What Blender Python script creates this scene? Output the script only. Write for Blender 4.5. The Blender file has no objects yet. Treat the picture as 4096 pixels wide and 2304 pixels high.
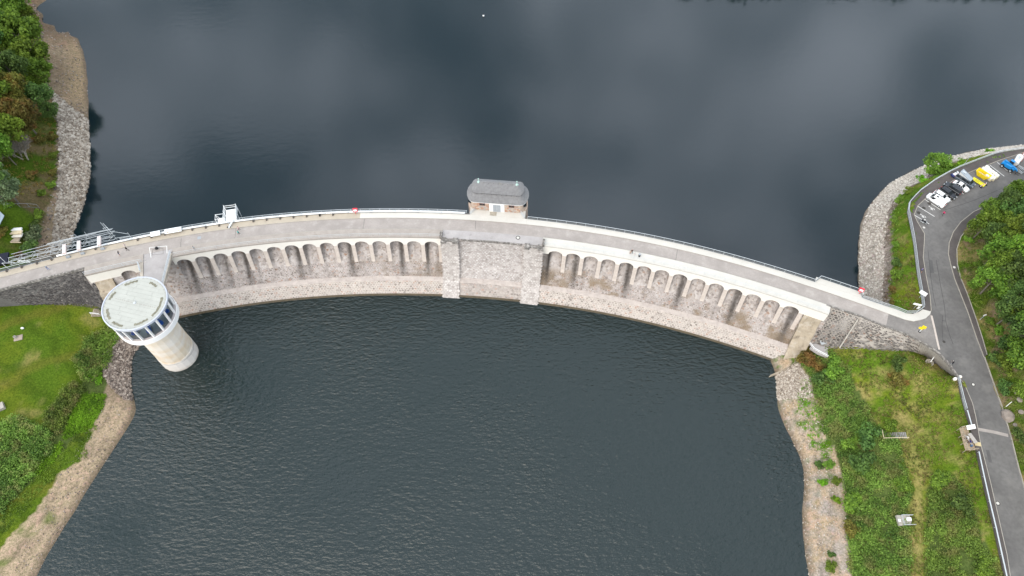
import bpy, bmesh, math, random
import numpy as np
from mathutils import Vector, Matrix

# ---------------------------------------------------------------- camera, world, sun, exposure
SC = bpy.context.scene
ZC = 16.0                       # crest / road level above the lake (lake = 0)
HC = ZC + 145.0                 # drone height
F = 2768.0                      # focal length in photograph pixels (4096 wide)
TP = math.radians(57.0)         # camera pitch below the horizon
cam = bpy.data.cameras.new('camera')
cam.sensor_width = 36.0
cam.lens = 36.0 * F / 4096.0
cam.clip_start = 1.0
cam.clip_end = 4000.0
camo = bpy.data.objects.new('camera', cam)
SC.collection.objects.link(camo)
camo.location = (0, 0, HC)
camo.rotation_euler = (math.pi / 2 - TP, 0, 0)
SC.camera = camo

SUN_EL, SUN_AZ = math.radians(44), math.radians(212)      # azimuth clockwise from +Y
W = bpy.data.worlds.new('World'); SC.world = W; W.use_nodes = True
nt = W.node_tree; nt.nodes.clear()
def wn(t, **k):
    n = nt.nodes.new(t)
    for a, b in k.items(): setattr(n, a, b)
    return n
wout = wn('ShaderNodeOutputWorld')
sky = wn('ShaderNodeTexSky', sky_type='NISHITA', sun_disc=False, sun_elevation=SUN_EL, sun_rotation=SUN_AZ)
bg1 = wn('ShaderNodeBackground'); bg1.inputs[1].default_value = 0.10
nt.links.new(sky.outputs[0], bg1.inputs[0])
tc = wn('ShaderNodeTexCoord')
mp = wn('ShaderNodeMapping'); mp.inputs['Scale'].default_value = (1, 1, 1.6); mp.inputs['Location'].default_value = (3.1, 1.7, 0.4)
nt.links.new(tc.outputs['Generated'], mp.inputs[0])
n1 = wn('ShaderNodeTexNoise'); n1.inputs['Scale'].default_value = 3.4; n1.inputs['Detail'].default_value = 7; n1.inputs['Roughness'].default_value = .58
nt.links.new(mp.outputs[0], n1.inputs['Vector'])
cr = wn('ShaderNodeValToRGB')
cr.color_ramp.elements[0].position = .40; cr.color_ramp.elements[0].color = (.24, .30, .33, 1)
cr.color_ramp.elements[1].position = .61; cr.color_ramp.elements[1].color = (1.28, 1.38, 1.52, 1)
nt.links.new(n1.outputs[0], cr.inputs[0])
bg2 = wn('ShaderNodeBackground'); bg2.inputs[1].default_value = 0.85
nt.links.new(cr.outputs[0], bg2.inputs[0])
mx = wn('ShaderNodeMixShader'); mx.inputs[0].default_value = .86
nt.links.new(bg1.outputs[0], mx.inputs[1]); nt.links.new(bg2.outputs[0], mx.inputs[2])
nt.links.new(mx.outputs[0], wout.inputs[0])

sun = bpy.data.lights.new('sun', 'SUN'); sun.energy = 1.2; sun.angle = math.radians(62); sun.color = (1, .90, .77)
suno = bpy.data.objects.new('sun', sun); SC.collection.objects.link(suno)
sd = Vector((math.sin(SUN_AZ) * math.cos(SUN_EL), math.cos(SUN_AZ) * math.cos(SUN_EL), math.sin(SUN_EL)))
suno.rotation_euler = sd.to_track_quat('Z', 'Y').to_euler()
suno.location = sd * 300
SC.view_settings.view_transform = 'Standard'
SC.view_settings.look = 'None'
SC.view_settings.gamma = 1.0
SC.view_settings.exposure = 1.28
SC.view_settings.use_curve_mapping = False
SC.render.engine = 'CYCLES'

RND = random.Random(11)
NR = np.random.RandomState(5)

# ---------------------------------------------------------------- survey: photo pixel + height -> place
def P(px, py, z=0.0):
    x = (px - 2048.0) / F; y = (py - 1152.0) / F
    dz = -math.sin(TP) - y * math.cos(TP); dy = math.cos(TP) - y * math.sin(TP)
    t = (HC - z) / -dz
    return Vector((x * t, dy * t, z))
def PL(pts, z=0.0):
    return [P(p[0], p[1], p[2] if len(p) > 2 else z) for p in pts]
def pix(x, y, z):
    dz = z - HC
    c = y * math.cos(TP) - dz * math.sin(TP)
    dn = -y * math.sin(TP) - dz * math.cos(TP)
    return 2048 + F * x / c, 1152 + F * dn / c

# ---------------------------------------------------------------- builders
COL = SC.collection
def link(o, parent=None):
    COL.objects.link(o)
    if parent is not None: o.parent = parent
    return o
def tag(o, label=None, cat=None, group=None, kind=None):
    if label: o['label'] = label
    if cat: o['category'] = cat
    if group: o['group'] = group
    if kind: o['kind'] = kind
    return o
def empty(name, loc, label, cat, group=None, rz=0.0):
    o = bpy.data.objects.new(name, None); o.empty_display_size = .3
    o.location = loc; o.rotation_euler = (0, 0, rz)
    link(o)
    return tag(o, label, cat, group)
def worigin(parent):
    v = Vector((0, 0, 0))
    while parent is not None:
        v = v + parent.location; parent = parent.parent
    return v
def obj(name, me, parent=None):
    return link(bpy.data.objects.new(name, me), parent)
def copy_tree(o, parent=None, loc=None, rz=None):
    c = o.copy(); COL.objects.link(c); c.parent = parent
    if loc is not None: c.location = loc
    if rz is not None: c.rotation_euler = (0, 0, rz)
    for ch in list(o.children): copy_tree(ch, c)
    return c

class MB:
    """collects faces; build() makes one mesh object"""
    def __init__(s): s.v = []; s.f = []; s.m = []; s.mi = 0
    def add(s, vs, fs):
        b = len(s.v); s.v += [tuple(v) for v in vs]
        s.f += [tuple(b + i for i in f) for f in fs]; s.m += [s.mi] * len(fs)
    def box(s, c, size, rz=0.0, top=None):
        hx, hy, hz = size[0] / 2, size[1] / 2, size[2] / 2
        tx, ty = (top if top else (1, 1))
        cs, sn = math.cos(rz), math.sin(rz); vs = []
        for z, kx, ky in ((-hz, 1, 1), (hz, tx, ty)):
            for x, y in ((-hx, -hy), (hx, -hy), (hx, hy), (-hx, hy)):
                x *= kx; y *= ky
                vs.append((c[0] + x * cs - y * sn, c[1] + x * sn + y * cs, c[2] + z))
        s.add(vs, [(3, 2, 1, 0), (4, 5, 6, 7), (0, 1, 5, 4), (1, 2, 6, 5), (2, 3, 7, 6), (3, 0, 4, 7)])
        return s
    def tube(s, a, b, r, n=6, r2=None, cap=True):
        a = Vector(a); b = Vector(b); d = b - a
        if d.length < 1e-6: return s
        d.normalize(); u = d.orthogonal().normalized(); w = d.cross(u); r2 = r if r2 is None else r2
        vs = []
        for p, q in ((a, r), (b, r2)):
            for i in range(n):
                t = 2 * math.pi * i / n
                vs.append(p + u * (q * math.cos(t)) + w * (q * math.sin(t)))
        fs = [(i, (i + 1) % n, n + (i + 1) % n, n + i) for i in range(n)]
        if cap: fs += [tuple(range(n - 1, -1, -1)), tuple(range(n, 2 * n))]
        s.add(vs, fs); return s
    def bar(s, a, b, w, h):
        a = Vector(a); b = Vector(b); d = (b - a)
        if d.length < 1e-6: return s
        d.normalize(); up = Vector((0, 0, 1))
        if abs(d.z) > .95: up = Vector((0, 1, 0))
        sd_ = d.cross(up).normalized() * (w / 2); uu = sd_.cross(d).normalized() * (h / 2)
        vs = []
        for p in (a, b): vs += [p - sd_ - uu, p + sd_ - uu, p + sd_ + uu, p - sd_ + uu]
        s.add(vs, [(3, 2, 1, 0), (4, 5, 6, 7), (0, 1, 5, 4), (1, 2, 6, 5), (2, 3, 7, 6), (3, 0, 4, 7)]); return s
    def prism(s, poly, z0, z1):
        n = len(poly)
        vs = [(p[0], p[1], z0) for p in poly] + [(p[0], p[1], z1) for p in poly]
        s.add(vs, [tuple(range(n - 1, -1, -1)), tuple(range(n, 2 * n))] + [(i, (i + 1) % n, n + (i + 1) % n, n + i) for i in range(n)]); return s
    def quad(s, a, b, c, d): s.add([a, b, c, d], [(0, 1, 2, 3)]); return s
    def lathe(s, c, prof, n=24, a0=0.0, caps=True):
        vs = []; k = len(prof)
        for r, z in prof:
            for i in range(n):
                t = a0 + 2 * math.pi * i / n
                vs.append((c[0] + r * math.cos(t), c[1] + r * math.sin(t), c[2] + z))
        fs = []
        for j in range(k - 1):
            for i in range(n):
                fs.append((j * n + i, j * n + (i + 1) % n, (j + 1) * n + (i + 1) % n, (j + 1) * n + i))
        if caps: fs += [tuple(range(n - 1, -1, -1)), tuple(range((k - 1) * n, k * n))]
        s.add(vs, fs); return s
    def loft(s, rings, closed=True, caps=True):
        n = len(rings[0]); vs = [p for r in rings for p in r]; fs = []
        for j in range(len(rings) - 1):
            for i in range(n if closed else n - 1):
                fs.append((j * n + i, j * n + (i + 1) % n, (j + 1) * n + (i + 1) % n, (j + 1) * n + i))
        if caps: fs += [tuple(range(n - 1, -1, -1)), tuple(range((len(rings) - 1) * n, len(rings) * n))]
        s.add(vs, fs); return s
    def build(s, name, mats, parent=None, smooth=False, fix=False):
        me = bpy.data.meshes.new(name)
        org = worigin(parent)
        me.from_pydata([(v[0] - org.x, v[1] - org.y, v[2] - org.z) for v in s.v], [], s.f)
        if not isinstance(mats, (list, tuple)): mats = [mats]
        for m in mats: me.materials.append(m)
        if len(mats) > 1: me.polygons.foreach_set('material_index', s.m)
        if fix:
            bm = bmesh.new(); bm.from_mesh(me); bmesh.ops.recalc_face_normals(bm, faces=bm.faces); bm.to_mesh(me); bm.free()
        if smooth: me.polygons.foreach_set('use_smooth', [True] * len(me.polygons))
        me.update()
        return obj(name, me, parent)
    def local(s, name, mats, parent=None, smooth=False):
        me = bpy.data.meshes.new(name); me.from_pydata(s.v, [], s.f)
        if not isinstance(mats, (list, tuple)): mats = [mats]
        for m in mats: me.materials.append(m)
        if len(mats) > 1: me.polygons.foreach_set('material_index', s.m)
        if smooth: me.polygons.foreach_set('use_smooth', [True] * len(me.polygons))
        return obj(name, me, parent)

def fastmesh(name, V, per, rnd=None, mat=None):
    """V: (n*per,3) corner list, faces of 'per' corners each; rnd per face"""
    n = len(V) // per
    me = bpy.data.meshes.new(name)
    me.vertices.add(len(V)); me.vertices.foreach_set('co', np.ascontiguousarray(V, dtype=np.float32).ravel())
    me.loops.add(n * per); me.loops.foreach_set('vertex_index', np.arange(n * per, dtype=np.int32))
    me.polygons.add(n); me.polygons.foreach_set('loop_start', np.arange(0, n * per, per, dtype=np.int32))
    me.polygons.foreach_set('loop_total', np.full(n, per, dtype=np.int32))
    me.update(calc_edges=True)
    if rnd is not None:
        a = me.attributes.new('rnd', 'FLOAT', 'FACE'); a.data.foreach_set('value', np.asarray(rnd, dtype=np.float32))
    if mat: me.materials.append(mat)
    return me

# ---------------------------------------------------------------- materials
def _nodes(name):
    m = bpy.data.materials.new(name); m.use_nodes = True
    t = m.node_tree; t.nodes.clear()
    out = t.nodes.new('ShaderNodeOutputMaterial'); b = t.nodes.new('ShaderNodeBsdfPrincipled')
    t.links.new(b.outputs[0], out.inputs[0])
    return m, t, b, out
def _pos(t, scale=(1, 1, 1), obj_space=False):
    if obj_space:
        g = t.nodes.new('ShaderNodeTexCoord'); o = g.outputs['Object']
    else:
        g = t.nodes.new('ShaderNodeNewGeometry'); o = g.outputs['Position']
    mpn = t.nodes.new('ShaderNodeMapping'); mpn.inputs['Scale'].default_value = scale
    t.links.new(o, mpn.inputs[0]); return mpn.outputs[0]
def _noise(t, vec, scale, detail=4, rough=.55):
    n = t.nodes.new('ShaderNodeTexNoise'); n.inputs['Scale'].default_value = scale
    n.inputs['Detail'].default_value = detail; n.inputs['Roughness'].default_value = rough
    t.links.new(vec, n.inputs['Vector']); return n.outputs[0]
def _ramp(t, fac, stops, interp='LINEAR'):
    r = t.nodes.new('ShaderNodeValToRGB'); r.color_ramp.interpolation = interp
    e = r.color_ramp.elements
    while len(e) < len(stops): e.new(.5)
    for i, (p, c) in enumerate(stops):
        e[i].position = p; e[i].color = (c, c, c, 1) if not isinstance(c, (tuple, list)) else (c[0], c[1], c[2], 1)
    t.links.new(fac, r.inputs[0]); return r.outputs[0]
def _mix(t, fac, a, b, mode='MIX'):
    m = t.nodes.new('ShaderNodeMix'); m.data_type = 'RGBA'; m.blend_type = mode
    for sock, v in ((m.inputs[0], fac), (m.inputs[6], a), (m.inputs[7], b)):
        if isinstance(v, (int, float)): sock.default_value = v
        elif isinstance(v, (tuple, list)): sock.default_value = (v[0], v[1], v[2], 1)
        else: t.links.new(v, sock)
    return m.outputs[2]
def _bump(t, b, h, strength, dist):
    bn = t.nodes.new('ShaderNodeBump'); bn.inputs['Strength'].default_value = strength; bn.inputs['Distance'].default_value = dist
    t.links.new(h, bn.inputs['Height']); t.links.new(bn.outputs[0], b.inputs['Normal'])
def mat(name, col, rough=.8, var=.12, scale=.5, bump=0., bscale=6., metal=0., streak=None, spec=.3, dirt=None, osp=False):
    """plain surface: colour with two scales of variation, optional downward streaks (colour, amount) and dirt patches"""
    m, t, b, out = _nodes(name)
    v = _pos(t, obj_space=osp)
    lo = tuple(c * (1 - var) for c in col); hi = tuple(min(1, c * (1 + var)) for c in col)
    c = _mix(t, _ramp(t, _noise(t, v, scale), [(.3, 0.), (.7, 1.)]), lo, hi)
    c = _mix(t, _ramp(t, _noise(t, v, scale * 9, 3), [(.35, 0.), (.75, .5)]), c, tuple(x * (1 - var * 1.6) for x in col))
    if dirt:
        c = _mix(t, _ramp(t, _noise(t, v, dirt[2], 5), [(dirt[1], 0.), (min(1, dirt[1] + .2), dirt[3] if len(dirt) > 3 else .8)]), c, dirt[0])
    if streak:
        vs = _pos(t, (1, 1, .07))
        c = _mix(t, _ramp(t, _noise(t, vs, streak[2], 5), [(streak[1], 0.), (streak[1] + .22, .85)]), c, streak[0])
    t.links.new(c, b.inputs['Base Color'])
    b.inputs['Roughness'].default_value = rough; b.inputs['Metallic'].default_value = metal
    b.inputs['Specular IOR Level'].default_value = spec
    if bump: _bump(t, b, _noise(t, v, bscale, 5), bump, .05)
    return m
def mat_rnd(name, stops, rough=.9, extra=None, objrnd=.0, streak=None, streak2=None, bump=True):
    """colour picked per face from attribute rnd (stones, rocks)"""
    m, t, b, out = _nodes(name)
    at = t.nodes.new('ShaderNodeAttribute'); at.attribute_name = 'rnd'
    c = _ramp(t, at.outputs['Fac'], stops)
    v = _pos(t)
    if extra: c = _mix(t, _ramp(t, _noise(t, v, extra[1], 4), [(extra[2], 0.), (extra[2] + .18, extra[3])]), c, extra[0])
    for st in (streak, streak2):
        if st:
            vs = _pos(t, (1, 1, .12)); c = _mix(t, _ramp(t, _noise(t, vs, st[2], 4), [(st[1], 0.), (st[1] + .15, st[3])]), c, st[0])
    c = _mix(t, _ramp(t, _noise(t, v, 5., 3), [(.3, 0.), (.8, .35)]), c, tuple(x * .6 for x in stops[0][1]))
    for nm, cc in (('brown', (.20, .145, .09)), ('dark', (.05, .042, .036))):
        a2 = t.nodes.new('ShaderNodeAttribute'); a2.attribute_name = nm; c = _mix(t, a2.outputs['Fac'], c, cc)
    t.links.new(c, b.inputs['Base Color']); b.inputs['Roughness'].default_value = rough; b.inputs['Specular IOR Level'].default_value = .2
    if bump: _bump(t, b, _noise(t, v, 7., 4), .6, .06)
    return m
def mat_leaf(name, dark, light, alt=None, altamt=.0, trans=.45):
    m, t, b, out = _nodes(name)
    at = t.nodes.new('ShaderNodeAttribute'); at.attribute_name = 'rnd'
    c = _ramp(t, at.outputs['Fac'], [(0., dark), (.75, light), (1., tuple(min(1, x * 1.35) for x in light))])
    if alt:
        c = _mix(t, _ramp(t, _noise(t, _pos(t), .35, 3), [(.5, 0.), (.62, altamt)]), c, alt)
    oi = t.nodes.new('ShaderNodeObjectInfo')
    hs = t.nodes.new('ShaderNodeHueSaturation')
    mr = t.nodes.new('ShaderNodeMapRange'); mr.inputs[3].default_value = .475; mr.inputs[4].default_value = .515
    t.links.new(oi.outputs['Random'], mr.inputs[0]); t.links.new(mr.outputs[0], hs.inputs['Hue'])
    mr2 = t.nodes.new('ShaderNodeMapRange'); mr2.inputs[3].default_value = .8; mr2.inputs[4].default_value = 1.2
    t.links.new(oi.outputs['Random'], mr2.inputs[0]); t.links.new(mr2.outputs[0], hs.inputs['Value'])
    t.links.new(c, hs.inputs['Color'])
    t.links.new(hs.outputs[0], b.inputs['Base Color']); b.inputs['Roughness'].default_value = .65; b.inputs['Specular IOR Level'].default_value = .25
    tr = t.nodes.new('ShaderNodeBsdfTranslucent'); t.links.new(hs.outputs[0], tr.inputs[0])
    ms = t.nodes.new('ShaderNodeMixShader'); ms.inputs[0].default_value = trans
    t.links.new(b.outputs[0], ms.inputs[1]); t.links.new(tr.outputs[0], ms.inputs[2]); t.links.new(ms.outputs[0], out.inputs[0])
    return m
def mat_ground(name):
    m, t, b, out = _nodes(name)
    at = t.nodes.new('ShaderNodeAttribute'); at.attribute_name = 'gcol'
    v = _pos(t)
    c = _mix(t, _ramp(t, _noise(t, v, 2.2, 6, .75), [(.33, 0.), (.68, 1.)]), _mix(t, 1., at.outputs['Color'], (.52, .58, .5), 'MULTIPLY'), _mix(t, 1., at.outputs['Color'], (1.42, 1.32, 1.5), 'MULTIPLY'))
    c = _mix(t, _ramp(t, _noise(t, v, .55, 4, .6), [(.55, 0.), (.7, .35)]), c, _mix(t, 1., at.outputs['Color'], (1.6, 1.25, 1.6), 'MULTIPLY'))
    t.links.new(c, b.inputs['Base Color']); b.inputs['Roughness'].default_value = .95; b.inputs['Specular IOR Level'].default_value = .1
    _bump(t, b, _noise(t, v, 3.5, 6, .7), .9, .25)
    return m
def mat_water(name, col, big, small, anis, rough, patch, spec=.5):
    m, t, b, out = _nodes(name)
    b.inputs['Base Color'].default_value = (*col, 1); b.inputs['Roughness'].default_value = rough
    b.inputs['IOR'].default_value = 1.333; b.inputs['Specular IOR Level'].default_value = spec
    def mapped(rot, sc):
        g = t.nodes.new('ShaderNodeNewGeometry'); q = t.nodes.new('ShaderNodeMapping')
        q.inputs['Rotation'].default_value = (0, 0, math.radians(rot)); q.inputs['Scale'].default_value = sc
        t.links.new(g.outputs['Position'], q.inputs[0]); return q.outputs[0]
    a = _noise(t, mapped(8, (anis, 1, 1)), big[0], 3, .55)
    c = _noise(t, mapped(-14, (anis * 1.1, 1, 1)), big[0] * 1.7, 3, .5)
    d = _noise(t, mapped(20, (.8, 1, 1)), small[0], 3, .6)
    def mul(x, k):
        n = t.nodes.new('ShaderNodeMath'); n.operation = 'MULTIPLY'; t.links.new(x, n.inputs[0])
        if isinstance(k, (int, float)): n.inputs[1].default_value = k
        else: t.links.new(k, n.inputs[1])
        return n.outputs[0]
    def add(x, y):
        n = t.nodes.new('ShaderNodeMath'); t.links.new(x, n.inputs[0]); t.links.new(y, n.inputs[1]); return n.outputs[0]
    h = add(add(mul(a, big[1]), mul(c, big[1] * .6)), mul(d, small[1]))
    pm = _ramp(t, _noise(t, _pos(t), patch[0], 3), [(.32, patch[1]), (.68, 1.)])
    h = mul(h, pm)
    bn = t.nodes.new('ShaderNodeBump'); bn.inputs['Strength'].default_value = 1.; bn.inputs['Distance'].default_value = 1.
    t.links.new(h, bn.inputs['Height']); t.links.new(bn.outputs[0], b.inputs['Normal'])
    return m

M = {}
M['asphalt'] = mat('asphalt', (.138, .131, .126), .9, .24, .14, .35, 14, dirt=((.175, .165, .155), .54, .3, .8), streak=None)
M['pave_dark'] = mat('dark_footway_asphalt', (.095, .083, .078), .92, .2, .3, .4, 14)
M['crest_road'] = mat('worn_crest_asphalt', (.325, .29, .266), .9, .14, .25, .3, 14, dirt=((.41, .375, .345), .56, .5, .7))
M['white_conc'] = mat('white_painted_concrete', (.74, .70, .64), .75, .05, .4, .1, 6, dirt=((.60, .55, .47), .62, .8, .5))
M['walk'] = mat('pale_walkway_concrete', (.40, .345, .275), .85, .08, .5, .2, 8, dirt=((.28, .24, .19), .60, .7, .7))
M['walk_white'] = mat('bright_walkway_concrete', (.52, .495, .45), .85, .06, .4, .2, 8, dirt=((.38, .35, .31), .62, .9, .6))
M['beige'] = mat('beige_concrete', (.36, .30, .225), .85, .18, .7, .4, 5, streak=((.12, .09, .06), .54, 1.1), dirt=((.45, .40, .34), .52, .8, .7))
M['walk_ds'] = mat('stained_footway_concrete', (.335, .295, .262), .85, .12, .5, .2, 8, dirt=((.22, .19, .16), .58, .8, .7))
M['kerb'] = mat('kerb_stone', (.36, .33, .29), .9, .15, 1.2)
M['pale_kerb'] = mat('pale_kerb_stone', (.33, .30, .255), .9, .15, 1.2)
M['mortar'] = mat('pale_mortar', (.37, .335, .30), .95, .12, .5, .3, 6, dirt=((.45, .40, .36), .58, .3, .6))
M['mortar_up'] = mat('weathered_masonry_bed', (.37, .325, .30), .95, .15, .5, .3, 6, streak=((.07, .06, .055), .58, .33), dirt=((.60, .55, .52), .54, .25, .6))
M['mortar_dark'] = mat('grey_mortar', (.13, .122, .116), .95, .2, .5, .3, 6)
M['brickp'] = mat('tan_brick_pier', (.50, .435, .385), .9, .1, 1.6, .5, 9, dirt=((.40, .34, .30), .55, 2.4, .7))
M['capstone'] = mat('black_crusted_capstone', (.17, .155, .14), .95, .4, 1.5, .8, 5, dirt=((.40, .37, .34), .48, 1.8, .9))
M['deck_grey'] = mat('grey_deck_concrete', (.36, .335, .325), .9, .12, .35, .2, 8, dirt=((.17, .155, .15), .6, .5, .7))
M['steel'] = mat('galvanised_steel', (.50, .525, .54), .5, .06, 2., metal=.25)
M['steel_dark'] = mat('dark_mesh_infill', (.16, .18, .19), .6, .1, 2., metal=.3)
M['pipe'] = mat('white_coated_pipe', (.78, .79, .79), .5, .05, 1.)
M['white'] = mat('white_paint', (.80, .80, .79), .5, .03, 1.)
M['black'] = mat('black_plastic', (.02, .02, .022), .6, .1, 1.)
M['rubber'] = mat('tyre_rubber', (.018, .018, .018), .85, .1, 3.)
M['slate'] = mat('grey_slate', (.20, .196, .197), .8, .18, 1.6, .6, 9, dirt=((.22, .205, .14), .62, .5, .6))
M['dark_glass'] = mat('dark_window_glass', (.02, .024, .028), .08, .05, 1., spec=.6)
M['red'] = mat('red_enamel', (.62, .03, .05), .45, .05, 1.)
M['yellow'] = mat('yellow_enamel', (.80, .60, .02), .5, .08, 1.)
M['grey_paint'] = mat('grey_paint', (.30, .32, .34), .6, .05, 1.)
M['wood'] = mat('weathered_wood', (.36, .30, .23), .85, .2, 2.5, .3, 12)
M['plank_pale'] = mat('pale_plank', (.62, .52, .36), .8, .15, 2.)
M['bark'] = mat('bark', (.16, .14, .115), .95, .25, 2., .6, 8)
M['deadwood'] = mat('dead_grey_twigs', (.33, .29, .245), .95, .2, 2.)
M['tower_white'] = mat('tower_white', (.82, .80, .78), .55, .03, .8)
M['ground'] = mat_ground('bank_ground')
M['lake'] = mat_water('lake_water', (.0045, .0112, .0158), (.5, .018), (2.8, .008), .5, .09, (.012, .5), 1.0)
M['basin'] = mat_water('basin_water', (.0036, .0115, .0108), (1.0, .50), (3.0, .05), .5, .08, (.028, .3), 1.0)
stone_lo = [(0., (.20, .17, .15)), (.15, (.30, .265, .235)), (.5, (.385, .34, .305)), (.8, (.445, .395, .355)), (.93, (.36, .25, .20)), (1., (.50, .455, .415))]
stone_up = [(0., (.10, .085, .075)), (.2, (.23, .20, .19)), (.5, (.36, .32, .305)), (.8, (.45, .41, .39)), (.94, (.30, .18, .13)), (1., (.52, .49, .47))]
stone_dk = [(0., (.045, .04, .04)), (.5, (.085, .077, .074)), (.85, (.14, .125, .115)), (1., (.22, .20, .185))]
stone_rt = [(0., (.07, .06, .055)), (.5, (.16, .145, .135)), (.85, (.28, .255, .24)), (1., (.25, .16, .12))]
M['stone_lo'] = mat_rnd('toe_wall_stone', stone_lo, extra=((.50, .45, .40), .2, .56, .3))
M['stone_up'] = mat_rnd('slope_stone', [(0., (.15, .12, .10)), (.12, (.28, .24, .22)), (.45, (.37, .325, .30)), (.82, (.43, .385, .36)), (.93, (.32, .20, .15)), (1., (.47, .43, .41))], extra=((.48, .44, .42), .2, .54, .4))
M['stone_mid'] = mat_rnd('spillway_stone', [(0., (.26, .235, .22)), (.3, (.42, .39, .37)), (.8, (.52, .49, .47)), (1., (.58, .55, .53))], extra=((.62, .59, .57), .4, .5, .5), streak=((.20, .18, .17), .61, .7, .6))
M['stone_dk'] = mat_rnd('dark_wall_stone', stone_dk, extra=((.24, .22, .205), .5, .62, .6))
M['stone_rt'] = mat_rnd('abutment_stone', stone_rt, extra=((.46, .43, .40), .18, .54, .6))
rock_st = [(0., (.20, .16, .125)), (.4, (.36, .305, .25)), (.8, (.49, .425, .355)), (1., (.58, .52, .45))]
M['rock'] = mat_rnd('riprap_rock', rock_st)
M['rock_pale'] = mat_rnd('pale_pitched_stone', [(0., (.30, .26, .22)), (.3, (.50, .45, .39)), (.8, (.62, .565, .50)), (1., (.70, .65, .59))])
M['rock_dk'] = mat_rnd('brown_riprap_rock', [(0., (.10, .08, .07)), (.5, (.25, .20, .165)), (1., (.42, .36, .31))])
M['leaf_mid'] = mat_leaf('mid_green_leaves', (0.0515, 0.1095, 0.0193), (0.2254, 0.3542, 0.0463))
M['leaf_dark'] = mat_leaf('dark_green_leaves', (0.0438, 0.0927, 0.0283), (0.1546, 0.2640, 0.0619))
M['leaf_lite'] = mat_leaf('light_green_leaves', (0.0650, 0.1462, 0.0195), (0.2761, 0.4385, 0.0569))
M['leaf_brown'] = mat_leaf('olive_brown_leaves', (0.0731, 0.0731, 0.0195), (0.2761, 0.2598, 0.0569), alt=(0.3248, 0.1786, 0.0487), altamt=.6)
M['leaf_grey'] = mat_leaf('grey_green_leaves', (0.0508, 0.0870, 0.0435), (0.2320, 0.2900, 0.1450))
M['leaf_scrub'] = mat_leaf('scrub_leaves', (0.0644, 0.1263, 0.0283), (0.2512, 0.3800, 0.0708), alt=(0.3349, 0.2705, 0.1159), altamt=.5)
M['leaf_bright'] = mat_leaf('bright_ground_cover', (0.0653, 0.1595, 0.0116), (0.2320, 0.4495, 0.0290))
M['leaf_red'] = mat_leaf('brown_twiggy_leaves', (0.0725, 0.0508, 0.0290), (0.2175, 0.1450, 0.0870))
M['leaf_tuft'] = mat_leaf('dry_grass_tufts', (0.1120, 0.1120, 0.0336), (0.3360, 0.3024, 0.1008))
class VN:
    """smooth value noise"""
    def __init__(s, seed): s.g = np.random.RandomState(seed).rand(128, 128)
    def __call__(s, x, y, sc):
        x = np.asarray(x) / sc; y = np.asarray(y) / sc
        i = np.floor(x).astype(int); j = np.floor(y).astype(int); u = x - i; v = y - j
        u = u * u * (3 - 2 * u); v = v * v * (3 - 2 * v); G = s.g
        a = G[i % 128, j % 128]; b = G[(i + 1) % 128, j % 128]; c = G[i % 128, (j + 1) % 128]; d = G[(i + 1) % 128, (j + 1) % 128]
        return (a * (1 - u) + b * u) * (1 - v) + (c * (1 - u) + d * u) * v
vn = VN(3)
def fbm(x, y, sc): return (vn(x, y, sc) * .5 + vn(x + 31, y + 7, sc * .5) * .3 + vn(x - 17, y + 53, sc * .22) * .2)
# ---------------------------------------------------------------- the dam's crest line (upstream kerb), s along it, t downstream of it
K0 = [(0, 1110.5), (165.6, 1070), (276, 1041.4), (441.6, 1004), (579.6, 969.7), (700, 951), (824, 928.7), (948, 911.6), (1073, 896), (1197, 886.8),
      (1300, 880.6), (1415.6, 876.6), (1581, 873), (1747, 873.8), (1850, 878.5), (2150, 905), (2336, 925), (2523, 959), (2700, 995), (2750, 1004),
      (2890, 1044), (3079.5, 1099), (3250, 1147), (3436, 1211.5), (3529.5, 1248.8)]
g = np.array([tuple(P(a, b, ZC)) for a, b in K0])
cf = np.polyfit(g[:, 0] / 100, g[:, 1], 6); dcf = np.polyder(cf)
_xs = np.linspace(-170, 97, 6000)
def _yy(x):
    x0 = -128.0
    return np.where(x < x0, np.polyval(cf, x0 / 100) + (x - x0) * np.polyval(dcf, x0 / 100) / 100, np.polyval(cf, x / 100))
_ys = _yy(_xs)
_ss = np.concatenate([[0], np.cumsum(np.hypot(np.diff(_xs), np.diff(_ys)))])
_tx = np.gradient(_xs, _ss); _ty = np.gradient(_ys, _ss)
def D(s, t, z):
    x = np.interp(s, _ss, _xs); y = np.interp(s, _ss, _ys); a = np.interp(s, _ss, _tx); b = np.interp(s, _ss, _ty)
    l = math.hypot(a, b); a /= l; b /= l
    return Vector((x + b * t, y - a * t, z))
def ang(s):
    return math.atan2(np.interp(s, _ss, _ty), np.interp(s, _ss, _tx))
def S(px, py, z):
    p = P(px, py, z); i = int(np.argmin((_xs - p.x) ** 2 + (_ys - p.y) ** 2)); return float(_ss[i])
def sweep(mb, prof, s0, s1, ds=1.5, caps=True):
    n = max(2, int(abs(s1 - s0) / ds) + 1)
    rings = [[D(s, t, z) for t, z in prof] for s in np.linspace(s0, s1, n)]
    mb.loft(rings, True, caps); return mb
def rect(t0, t1, z0, z1): return [(t0, z0), (t0, z1), (t1, z1), (t1, z0)]
def circ(t, z, r, n=8): return [(t + r * math.cos(2 * math.pi * i / n), z + r * math.sin(2 * math.pi * i / n)) for i in range(n)]

sA = 0.0
sL = S(339, 1088, ZC)                  # left end of the arched footway
sBr0, sBr1 = S(574, 1050, ZC), S(690, 1018, ZC)   # bridge to the tower
sPl0, sPl1 = S(1762, 960, ZC), S(1832, 965, ZC)    # left pilaster
sPr0, sPr1 = S(2097, 985, ZC), S(2172, 990, ZC)    # right pilaster
sR = S(3316, 1256, ZC)                 # right end of arched footway
sE = S(3529, 1248, ZC)                 # crest road meets the junction
TK, TF = 3.65, 6.05

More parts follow.
